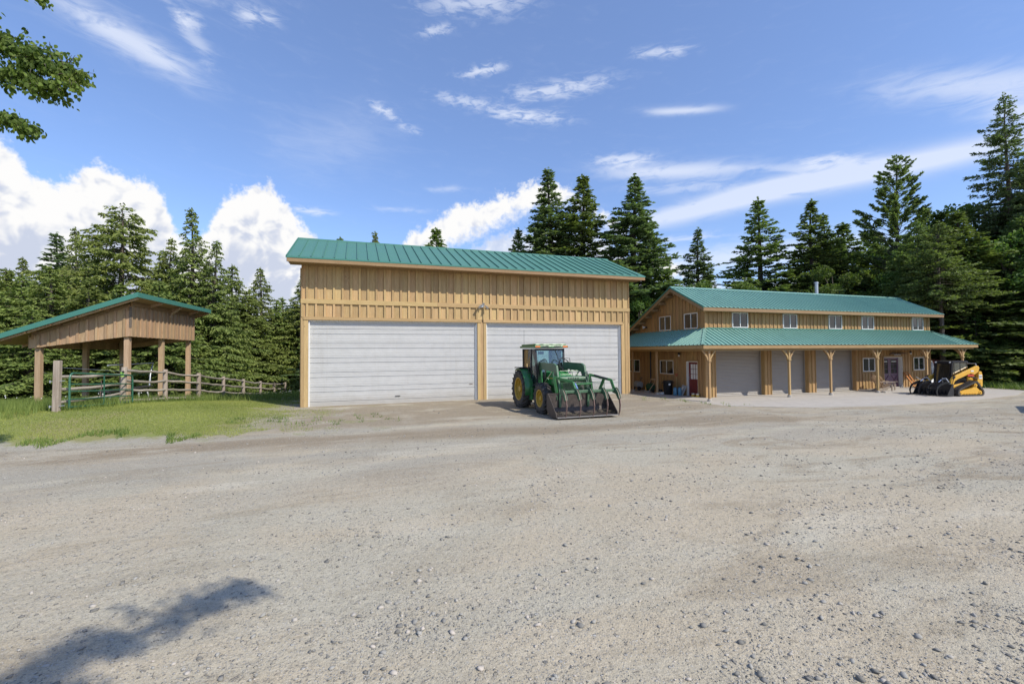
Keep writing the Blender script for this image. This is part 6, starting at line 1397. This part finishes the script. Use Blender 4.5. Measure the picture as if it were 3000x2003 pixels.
# ================================================================== TREES
def leaf_quads(C, D, L, Wd, roll, seedtint):
    """diamond leaves: centres C, unit directions D, lengths L, widths Wd"""
    n = len(C); up_ = RNG.normal(0, 1, (n, 3)) * roll + np.array([0, 0, 1.0])
    S_ = np.cross(D, up_); S_ /= np.linalg.norm(S_, axis=1, keepdims=True) + 1e-6
    a = C - D * L[:, None] * .5; b_ = C + S_ * Wd[:, None] * .5 - D * L[:, None] * .08; c_ = C + D * L[:, None] * .5; d_ = C - S_ * Wd[:, None] * .5 - D * L[:, None] * .08
    V_ = np.stack([a, b_, c_, d_], 1).reshape(-1, 3); F_ = np.arange(4 * n).reshape(-1, 4)
    return V_, F_, seedtint
def conifer(H, Rm, cb, seed, kind='fir', dens=1.0, leaf=(.20, .085), sparse=0.0, shape=.85, bare=0.0):
    """returns (trunk mesh, crown mesh)"""
    rg = np.random.default_rng(seed); rnd_ = random.Random(seed)
    C_, D_, T_, LL = [], [], [], []
    tb = MB()
    sway = lambda z: (.10 * math.sin(z * .35 + seed) * z / H, .10 * math.cos(z * .29 + seed * 2) * z / H)
    zs = np.linspace(0, H * .985, 12)
    r0 = .012 * H + .05
    tb.tube([(sway(z)[0], sway(z)[1], z - .3 if z == 0 else z) for z in zs], [max(.015, r0 * (1 - z / H) ** .8) for z in zs], 8)
    z = cb * H; a0 = 0.0
    irregular = [rnd_.uniform(.62, 1.22) for _ in range(48)]
    while z < H * .992:
        t_ = (z - cb * H) / (H * (1 - cb))
        prof = (1 - t_) ** shape * min(1, .55 + t_ * 3.0)
        nb_ = rnd_.randint(3, 4) if kind != 'pine' else 4
        a0 += 2.4 + rnd_.uniform(-.4, .4)
        for k in range(nb_):
            if rnd_.random() < sparse: continue
            az_ = a0 + 2 * PI * k / nb_ + rnd_.uniform(-.35, .35)
            sec = irregular[int(az_ / 6.283 * 8) % 8 + 8 * (int(t_ * 6) % 6) if t_ < .999 else 0]
            L = max(.22, Rm * prof * rnd_.uniform(.72, 1.08) * sec)
            if kind == 'fir': pitch = .42 * (t_ - .25) + rnd_.uniform(-.12, .12); droop = .16 + .12 * (1 - t_); tip = .16
            elif kind == 'cedar': pitch = .28 * (t_ - .1) + rnd_.uniform(-.1, .15); droop = .55; tip = .26
            else: pitch = .35 + .35 * t_ + rnd_.uniform(-.15, .15); droop = .10; tip = .10
            dx, dy = math.cos(az_), math.sin(az_); sx, sy = sway(z); zb = z + rnd_.uniform(-.1, .1)
            def bp(s_): return np.stack([sx + dx * L * s_, sy + dy * L * s_, zb + L * (math.tan(pitch) * s_ - droop * s_ ** 2 + tip * s_ ** 3)], -1)
            if L > .5:
                q = bp(np.array([0.02, .35, .7, .93])); tb.tube([tuple(v) for v in q], [.012 + .010 * L, .010 + .006 * L, .012, .006], 3, caps=False)
            nt = max(3, int(L / .105 * dens)); s_ = np.sort(rg.uniform(.12 if kind != 'pine' else .38, 1.0, nt)); s_ = s_ ** (.75 if kind != 'pine' else .6)
            base = bp(s_)
            for sgn in (-1, 1):
                tl_ = (.30 * L * (1.08 - s_) + .16) * rg.uniform(.65, 1.2, nt); ang = rg.uniform(.6, 1.15, nt) * sgn
                cx, sx_ = np.cos(ang), np.sin(ang)
                td = np.stack([dx * cx - dy * sx_, dx * sx_ + dy * cx, np.zeros(nt)], 1)
                if kind == 'cedar': td[:, 2] = rg.uniform(-.95, -.25, nt)
                elif kind == 'fir': td[:, 2] = rg.uniform(-.45, .32, nt)
                else: td[:, 2] = rg.uniform(-.1, .6, nt)
                td /= np.linalg.norm(td, axis=1, keepdims=True)
                m_ = 3 if L > 1.2 else 2
                for j in range(m_):
                    f_ = (j + .55) / m_
                    drop = (-.28 * f_ ** 2 if kind == 'cedar' else -.05 * f_)
                    c_ = base + td * (tl_ * f_)[:, None] + np.stack([rg.normal(0, .03, nt), rg.normal(0, .03, nt), rg.normal(0, .03, nt) + drop * tl_], 1)
                    dd = td + rg.normal(0, .38, (nt, 3)) + (np.array([0, 0, -.5]) if kind == 'cedar' else 0)
                    dd /= np.linalg.norm(dd, axis=1, keepdims=True)
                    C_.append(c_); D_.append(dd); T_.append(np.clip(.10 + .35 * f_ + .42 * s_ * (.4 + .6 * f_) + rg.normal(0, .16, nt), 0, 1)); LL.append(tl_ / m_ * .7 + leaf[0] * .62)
        z += (.115 if kind != 'pine' else .16) * (1 + .0 * t_) * rnd_.uniform(.8, 1.2) * max(.5, (Rm / 2.4) ** .5)
    # leader
    n = 40; zz = H * rg.uniform(.93, 1.01, n); C_.append(np.stack([sway(H)[0] + rg.normal(0, .05, n), sway(H)[1] + rg.normal(0, .05, n), zz], 1)); d = rg.normal(0, .5, (n, 3)) + [0, 0, .9]; D_.append(d / np.linalg.norm(d, axis=1, keepdims=True)); T_.append(rg.random(n)); LL.append(np.full(n, leaf[0] * .8))
    C = np.concatenate(C_); D = np.concatenate(D_); T = np.concatenate(T_); Ln = np.concatenate(LL)
    V_, F_, _ = leaf_quads(C, D, Ln, leaf[1] * rg.uniform(.7, 1.35, len(C)), .9 if kind != 'cedar' else 1.4, None)
    return tb.mesh('trunk'), np_mesh('crown', V_, F_, T)
def broadleaf(H, Rm, seed, nleaf=9000, leaf=.16, blobs=16):
    rg = np.random.default_rng(seed); tb = MB(); r0 = .02 * H
    tb.tube([(0, 0, -.3), (.05, .03, H * .3), (-.05, .05, H * .6), (.0, 0, H * .9)], [r0, r0 * .8, r0 * .5, .02], 7)
    C_, T_ = [], []
    for k in range(blobs):
        a = rg.uniform(0, 2 * PI); zz = H * rg.uniform(.28, .95); rr = Rm * rg.uniform(.2, .85) * math.sin(min(1, (1.05 - zz / H) * 2.2) * PI / 2)
        c = np.array([rr * math.cos(a), rr * math.sin(a), zz]); br = Rm * rg.uniform(.22, .42)
        tb.tube([(0, 0, zz * .72), tuple(c * [.5, .5, .92]), tuple(c)], [.05, .03, .012], 4, caps=False)
        n = int(nleaf / blobs); d = rg.normal(0, 1, (n, 3)); d /= np.linalg.norm(d, axis=1, keepdims=True); q = rg.random(n) ** .45
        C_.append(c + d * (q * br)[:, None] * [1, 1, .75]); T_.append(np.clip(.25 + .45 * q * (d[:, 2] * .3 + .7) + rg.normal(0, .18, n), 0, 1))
    C = np.concatenate(C_); n = len(C); D = rg.normal(0, 1, (n, 3)); D[:, 2] -= .3; D /= np.linalg.norm(D, axis=1, keepdims=True)
    V_, F_, _ = leaf_quads(C, D, leaf * rg.uniform(.7, 1.3, n), leaf * .7 * rg.uniform(.7, 1.2, n), 2.0, None)
    return tb.mesh('trunk'), np_mesh('crown', V_, F_, np.concatenate(T_))
def tmodel(pair, bark, leafm):
    pair[0].materials.append(MATS[bark]); pair[1].materials.append(MATS[leafm]); return pair
MODEL = dict(
    cedar_a=(tmodel(conifer(16, 4.3, .02, 1, 'cedar', 1.15, (.20, .085), .04, .95), 'bark', 'cedar_sprays'), 16),
    cedar_b=(tmodel(conifer(13, 4.2, .02, 2, 'cedar', 1.15, (.20, .085), .08, 1.0), 'bark', 'cedar_sprays'), 13),
    cedar_c=(tmodel(conifer(16, 4.6, .05, 3, 'cedar', 1.1, (.20, .085), .16, .55), 'bark', 'cedar_sprays'), 16),
    fir_a=(tmodel(conifer(19, 4.4, .04, 4, 'fir', 1.0, (.26, .125), .05, .95), 'bark_dark', 'spruce_needles'), 19),
    fir_b=(tmodel(conifer(19, 4.5, .05, 5, 'fir', .95, (.26, .125), .10, .95), 'bark_dark', 'fir_needles'), 19),
    fir_c=(tmodel(conifer(18, 4.6, .08, 6, 'fir', .95, (.26, .125), .16, .95), 'bark_dark', 'fir_needles'), 18),
    pine=(tmodel(conifer(20, 5.6, .12, 7, 'pine', 1.35, (.27, .11), .03, .70), 'bark_dark', 'fir_needles'), 20),
    tall_fir=(tmodel(conifer(21, 5.0, .14, 8, 'fir', 1.0, (.24, .09), .14, .75), 'bark', 'spruce_needles'), 21),
    young_fir=(tmodel(conifer(7, 2.5, .02, 9, 'fir', 1.2, (.18, .08), .05, .9), 'bark_dark', 'young_fir_needles'), 7),
    high_fir=(tmodel(conifer(16, 4.0, .48, 10, 'fir', 1.0, (.24, .10), .15, .6), 'bark', 'fir_needles'), 16),
    leafy_a=(tmodel(broadleaf(8, 2.6, 11, 9000), 'bark', 'broad_leaves'), 8),
    leafy_b=(tmodel(broadleaf(9, 2.4, 12, 9000), 'bark', 'broad_leaves'), 9),
)
def tree(kind, x, y, top, label, group=None, cat='tree', wide=1.0, rz=None):
    (tm, cm), h0 = MODEL[kind]; zg = gza(x, y); h = top - zg; s_ = h / h0
    nm = {'cedar': 'cedar_tree', 'fir': 'fir_tree', 'pine': 'pine_tree', 'tall': 'fir_tree', 'young': 'young_fir', 'high': 'fir_tree', 'leafy': 'broadleaf_tree'}[kind.split('_')[0]]
    e = empty(nm, (x, y, zg), label, cat, group, rz=random.uniform(0, 6.28) if rz is None else rz)
    w_ = wide * (s_ ** .5 if s_ < 1 else s_ ** .7) * (1.0 if kind in ('pine', 'tall_fir', 'young_fir', 'leafy_a', 'leafy_b', 'high_fir') else (1.45 if kind.startswith('cedar') else 1.72))
    for nm2, me in (('trunk', tm), ('crown', cm)):
        ob = bpy.data.objects.new(nm2, me); COL.objects.link(ob); ob.parent = e; ob.scale = (w_, w_, s_)
    return e
NT_ = [
    ('cedar_b', -29.5, 52.3, 10.2, 'narrow cedar beyond the shelter, second shortest at the forest\'s outer end', 1.0),
    ('cedar_a', -28.3, 51.8, 11.2, 'slim cedar with an open tip beyond the low end of the shelter roof', .8),
    ('fir_a', -28.0, 56.0, 14.5, 'dense dark fir rising just outside the broad-topped cedar', 1.0),
    ('cedar_a', -25.2, 52.9, 14.4, 'cedar with a rounded leader close beside the dense dark fir', .8),
    ('cedar_c', -19.2, 46.6, 15.3, 'broad-shouldered cedar with the tallest tip above the shelter roof peak', 1.15),
    ('cedar_b', -15.9, 47.6, 12.8, 'cedar filling the gap between the broad-shouldered cedar and the slender spire', .9),
    ('cedar_b', -17.5, 50.3, 12.3, 'short cedar tucked behind its neighbours above the shelter eave', .9),
    ('cedar_a', -13.5, 44.7, 14.8, 'slender spire-topped cedar above the high side of the shelter', .95),
    ('cedar_a', -11.6, 44.1, 12.1, 'cedar with a leaning tip next to the slender spire', .95),
    ('cedar_b', -12.0, 51.6, 11.4, 'full skirted cedar behind the third and fourth fence posts', 1.25),
    ('cedar_b', -10.2, 55.0, 11.8, 'pointed cedar standing behind the far stretch of the rail fence', 1.05),
    ('cedar_b', -8.6, 55.4, 8.3, 'low cedar at the end of the rail fence', 1.2),
    ('cedar_a', -6.0, 55.4, 11.5, 'cedar half hidden by the garage wall', 1.1),
    ('fir_b', -2.1, 53.5, 15.4, 'fir showing only a leafy tip above the garage ridge near its high end', .7),
    ('cedar_a', 1.6, 52.3, 16.0, 'fir tip poking above the garage ridge, the second small one', .8),
    ('fir_b', 8.1, 50.0, 16.4, 'fir whose broad top shows above the middle of the garage roof', 1.1),
    ('fir_b', 16.0, 45.2, 15.7, 'small dark fir half hidden behind the pair of tall spires', .8),
    ('fir_a', 18.2, 41.3, 20.9, 'tall dark spruce, first of the tall pair behind the garage roof', 1.05),
    ('fir_b', 21.3, 40.3, 20.3, 'tall olive-tinted fir, second of the tall pair behind the garage roof', 1.1),
    ('fir_a', 24.4, 36.1, 19.0, 'tall full spruce between the garage and the workshop gable', 1.15),
    ('fir_c', 27.3, 37.5, 15.4, 'thin ragged fir in front of the streak of cloud by the workshop gable', .65),
    ('fir_b', 26.2, 34.0, 9.8, 'bushy fir low behind the workshop gable', 1.25),
    ('leafy_a', 22.6, 32.6, 7.3, 'light green broadleaf tree in the gap between garage and workshop', 1.1),
    ('leafy_b', 24.6, 33.6, 6.6, 'second light green broadleaf tree, nearer the workshop rake', 1.1),
    ('fir_c', 39.8, 49.8, 12.3, 'tiny fir tip above the workshop ridge near the gable', .6),
    ('fir_a', 34.4, 39.0, 15.6, 'compact dark fir alone above the workshop ridge', .85),
    ('leafy_a', 31.4, 34.4, 9.2, 'broadleaf tree at the foot of the compact dark fir', .9),
    ('fir_c', 40.6, 36.9, 18.8, 'airy spire-shaped fir above the middle of the workshop roof', 1.0),
    ('leafy_b', 35.0, 33.5, 9.3, 'green broadleaf tree below the airy spire, behind the workshop ridge', 1.05),
    ('fir_c', 44.1, 33.6, 17.9, 'open fir with a crooked top above the stove pipe', 1.0),
    ('fir_b', 49.2, 36.1, 17.7, 'denser fir just behind the crooked-topped one', .85),
    ('fir_b', 48.0, 33.6, 14.2, 'shorter fir beside the stove pipe pair', .9),
    ('leafy_a', 41.5, 29.8, 10.4, 'yellow-green broadleaf tree behind the stove pipe', 1.1),
    ('pine', 47.9, 28.1, 20.7, 'wide open-crowned pine with upswept boughs over the workshop end', 1.0),
    ('pine', 51.0, 27.4, 15.6, 'smaller wispy pine leaning away from the wide open-crowned pine', .6),
    ('fir_b', 45.8, 22.5, 13.6, 'bright-sided fir between the wide pine and the tallest fir', 1.15),
    ('tall_fir', 44.3, 18.9, 20.9, 'tallest fir in view, towering over the track loader', 1.0),
    ('tall_fir', 43.6, 17.0, 16.6, 'dark fir in front of the tallest fir at the edge of the woods', 1.0),
    ('fir_a', 48.5, 17.4, 22.0, 'dense fir behind the tallest fir', 1.2),
    ('young_fir', 37.9, 17.9, 5.3, 'young bright green fir just behind the track loader', 1.05),
    ('young_fir', 39.6, 17.2, 6.8, 'taller young fir with tiered boughs behind the track loader', 1.1),
    ('high_fir', 41.4, 21.6, 12.0, 'fir with a long bare pale trunk beyond the porch roof corner', 1.0),
    ('high_fir', 43.6, 24.2, 13.0, 'fir with a slim bare trunk standing closest behind the workshop end wall', .9),
    ('leafy_b', 44.2, 26.0, 9.5, 'broadleaf tree glowing green behind the workshop end', 1.1),
    ('leafy_a', 41.8, 18.9, 5.6, 'light leafy bush tree between the young firs and the bare trunks', .8),
    ('high_fir', 41.9, 17.0, 11.5, 'fir with a thick bare trunk at the very edge of the woods', 1.1),
]
for k_, x, y, tp, lab, wdt in NT_:
    if x > 37 and y < 20: x, y, tp = x * 1.18, y * 1.18, 2.45 + (tp - 2.45) * 1.18
    tree(k_, x, y, tp, lab, wide=wdt)
# fill trees that close the forest edge; nothing in the photo tells these apart within a group
rgf = random.Random(5)
low_left = [(-34, 47, 8), (-31, 45, 8.5), (-28, 43, 8), (-25.5, 43.5, 9), (-23, 42, 8.2), (-21, 41, 8.8), (-18.4, 40.5, 8.0), (-16.2, 39.6, 7.6), (-13.8, 39.2, 7.8), (-12.6, 44.5, 8.2), (-10.6, 52, 9.0), (-8.5, 58, 9), (-32.5, 52, 10), (-22, 49, 11), (-36, 50, 9), (-27, 47.5, 9.5), (-30, 39, 6), (-26, 37.5, 5.8), (-22.5, 37, 5.6), (-19.5, 36.4, 5.4)]
for i, (x, y, tp) in enumerate(low_left): tree('cedar_b' if i % 3 else 'cedar_a', x, y, tp, 'bushy green cedar in the thicket behind the shelter and fence', 'thicket of cedars behind the shelter', wide=1.35)
mid = [(12, 46, 9), (-1, 47, 9), (4, 46, 9), (15.5, 40, 8), (18.5, 36.5, 8), (28.5, 35, 8.6), (31.5, 37, 8), (36.8, 38, 9), (39, 34, 8.5), (44, 31, 9.5), (47, 25.5, 9), (50, 22, 10), (49, 19, 10), (52, 24, 12), (55, 30, 13), (46.5, 24, 12), (50, 26, 15), (54, 20, 16), (56, 24, 15), (48, 20.5, 12), (53, 19.5, 14)]
for i, (x, y, tp) in enumerate(mid): tree(('fir_b', 'fir_a', 'leafy_b')[i % 3] if x < 44 else ('fir_b', 'leafy_a', 'high_fir', 'leafy_b')[i % 4], x, y, tp, 'mid green tree filling the forest edge behind the buildings', 'trees filling the forest edge behind the buildings', wide=1.3)
for i in range(64):
    a = -0.78 + 1.95 * (i + rgf.random() * .8) / 64; d = rgf.uniform(57, 78); x = math.sin(a) * d; y = math.cos(a) * d
    tree(('fir_a', 'fir_b', 'cedar_b')[i % 3], x, y, (7.5 if a < .5 else 9.5) + rgf.random() * 2.5, 'distant dark conifer deep in the forest', 'distant conifers deep in the forest', wide=1.6)
for i in range(14):
    tree(('fir_b', 'leafy_b', 'fir_a')[i % 3], 52 + rgf.uniform(0, 10), 19.5 + i * 1.5, 13 + rgf.random() * 5, 'shaded tree in the deep woods behind the track loader', 'deep woods behind the track loader', wide=1.35)

# poplar whose boughs reach into view: big leaves on drooping boughs
def leaf_mesh(nm):
    mb = MB(); pts = [(0, 0, 0), (.022, .012, .004), (.034, .035, .008), (.026, .062, .006), (0, .088, -.008), (-.026, .062, .006), (-.034, .035, .008), (-.022, .012, .004)]
    mb.add(pts + [(0, .04, -.004)], [(0, 1, 8), (1, 2, 8), (2, 3, 8), (3, 4, 8), (4, 5, 8), (5, 6, 8), (6, 7, 8), (7, 0, 8)])
    me = mb.mesh(nm); at = me.attributes.new('tint', 'FLOAT', 'FACE'); at.data.foreach_set('value', np.full(8, .55, np.float32)); me.materials.append(MATS['poplar_leaves']); return me
LM = leaf_mesh('leaf'); LV = np.array([v.co for v in LM.vertices]); LF = np.array([tuple(p.vertices) for p in LM.polygons])
def bough_tree(name, base, h, boughs, label, seed, single=0, twig=.34):
    rg = np.random.default_rng(seed); e = empty(name, base, label, 'tree'); bx_, by_, bz_ = base
    tb = MB(base); tb.tube([(bx_, by_, bz_ - .3), (bx_ + .1, by_, bz_ + h * .35), (bx_ - .05, by_ + .1, bz_ + h * .7), (bx_, by_, bz_ + h)], [.24, .19, .12, .03], 10); 
    Ps = []
    for (p0, p1, p2, nl, spread) in boughs:
        p0, p1, p2 = map(Vector, (p0, p1, p2)); pts = []
        for i in range(9):
            t_ = i / 8; pts.append((p0 * (1 - t_) ** 2 + p1 * 2 * t_ * (1 - t_) + p2 * t_ ** 2))
        tb.tube(pts, [.07 * (1 - i / 9) + .008 for i in range(9)], 6)
        nt = max(6, nl // 14)
        for j in range(nt):
            t_ = .25 + .75 * (rg.random() ** .7); c = p0 * (1 - t_) ** 2 + p1 * 2 * t_ * (1 - t_) + p2 * t_ ** 2
            d = Vector(rg.normal(0, 1, 3)) + (p2 - p0).normalized() * .9; d.z -= .35; d.normalize(); L = twig * spread * rg.uniform(.5, 1.5) * (1.25 - t_ * .6)
            tb.tube([c, c + d * L * .6 + Vector((0, 0, .03)), c + d * L], [.009, .006, .003], 3, caps=False)
            for q in range(22):
                s_ = rg.uniform(.15, 1.05); Ps.append((c + d * L * s_ + Vector(rg.normal(0, .045, 3))))
    tb.build('trunk', 'bark', e, smooth=True)
    P_ = np.array([tuple(p) for p in Ps]); n = len(P_)
    eul = np.stack([rg.uniform(-2.2, -.6, n), rg.normal(0, .5, n), rg.uniform(0, 2 * PI, n)], 1); sc = rg.uniform(.55, 1.1, n)
    k0 = 0
    if single:       # the leaves that show largest are objects of their own
        # distance order from the crown tips that hang lowest over the yard
        order = np.argsort(P_[:, 0] * -1 + P_[:, 2] * .4); P_, eul, sc = P_[order], eul[order], sc[order]; k0 = min(single, n)
        for i in range(k0):
            ob = bpy.data.objects.new('leaf', LM); COL.objects.link(ob); ob.parent = e; ob.location = (P_[i, 0] - bx_, P_[i, 1] - by_, P_[i, 2] - bz_); ob.rotation_euler = tuple(eul[i]); ob.scale = (sc[i],) * 3
    VV, FF, TT = [], [], []
    for i in range(k0, n):
        M_ = np.array(Euler(tuple(eul[i])).to_matrix()); VV.append(LV @ M_.T * sc[i] + P_[i] - np.array(base)); FF.append(LF + 9 * (i - k0)); TT.append(np.full(8, rg.random()))
    ob = link('foliage', np_mesh('foliage', np.concatenate(VV), np.concatenate(FF), np.concatenate(TT)), 'poplar_leaves', e); ob['kind'] = 'stuff'
    return e
bough_tree('poplar_tree', (-9.4, 11.4, 0), 12, [
    ((-9.4, 11.4, 8.0), (-7.4, 10.9, 9.0), (-4.95, 10.15, 7.5), 2600, 1.25),
    ((-9.4, 11.4, 7.4), (-7.4, 10.9, 8.2), (-5.15, 10.2, 7.25), 1500, 1.0),
    ((-9.4, 11.4, 6.6), (-7.4, 10.8, 7.5), (-5.55, 10.3, 6.5), 1000, .8),
    ((-9.4, 11.4, 9.2), (-7.6, 10.9, 10.2), (-5.4, 10.2, 8.9), 520, .8),
    ((-9.4, 11.4, 9.8), (-8.4, 10.9, 9.2), (-6.2, 10.5, 8.2), 1500, 1.3),
    ((-9.4, 11.4, 6.0), (-8.4, 10.9, 6.9), (-6.3, 10.5, 5.9), 260, .7)],
    'poplar with heart-shaped leaves whose drooping boughs hang into the sky', 21, single=300)
bough_tree('poplar_tree', (.2, -5.6, 0), 11, [
    ((.2, -5.6, 7.0), (1.2, -3.6, 8.9), (3.75, -1.1, 8.0), 1700, 1.5), ((.2, -5.6, 7.5), (.9, -4.0, 9.2), (2.5, -2.1, 7.8), 1300, 2.1),
    ((.2, -5.6, 6.5), (.6, -3.6, 7.9), (1.5, -2.7, 7.4), 2300, 2.6), ((.2, -5.6, 7.5), (0, -3.8, 9.2), (.8, -3.0, 8.4), 2000, 2.6)],
    'poplar beside the viewpoint whose leafy bough throws a soft shadow on the gravel', 22)
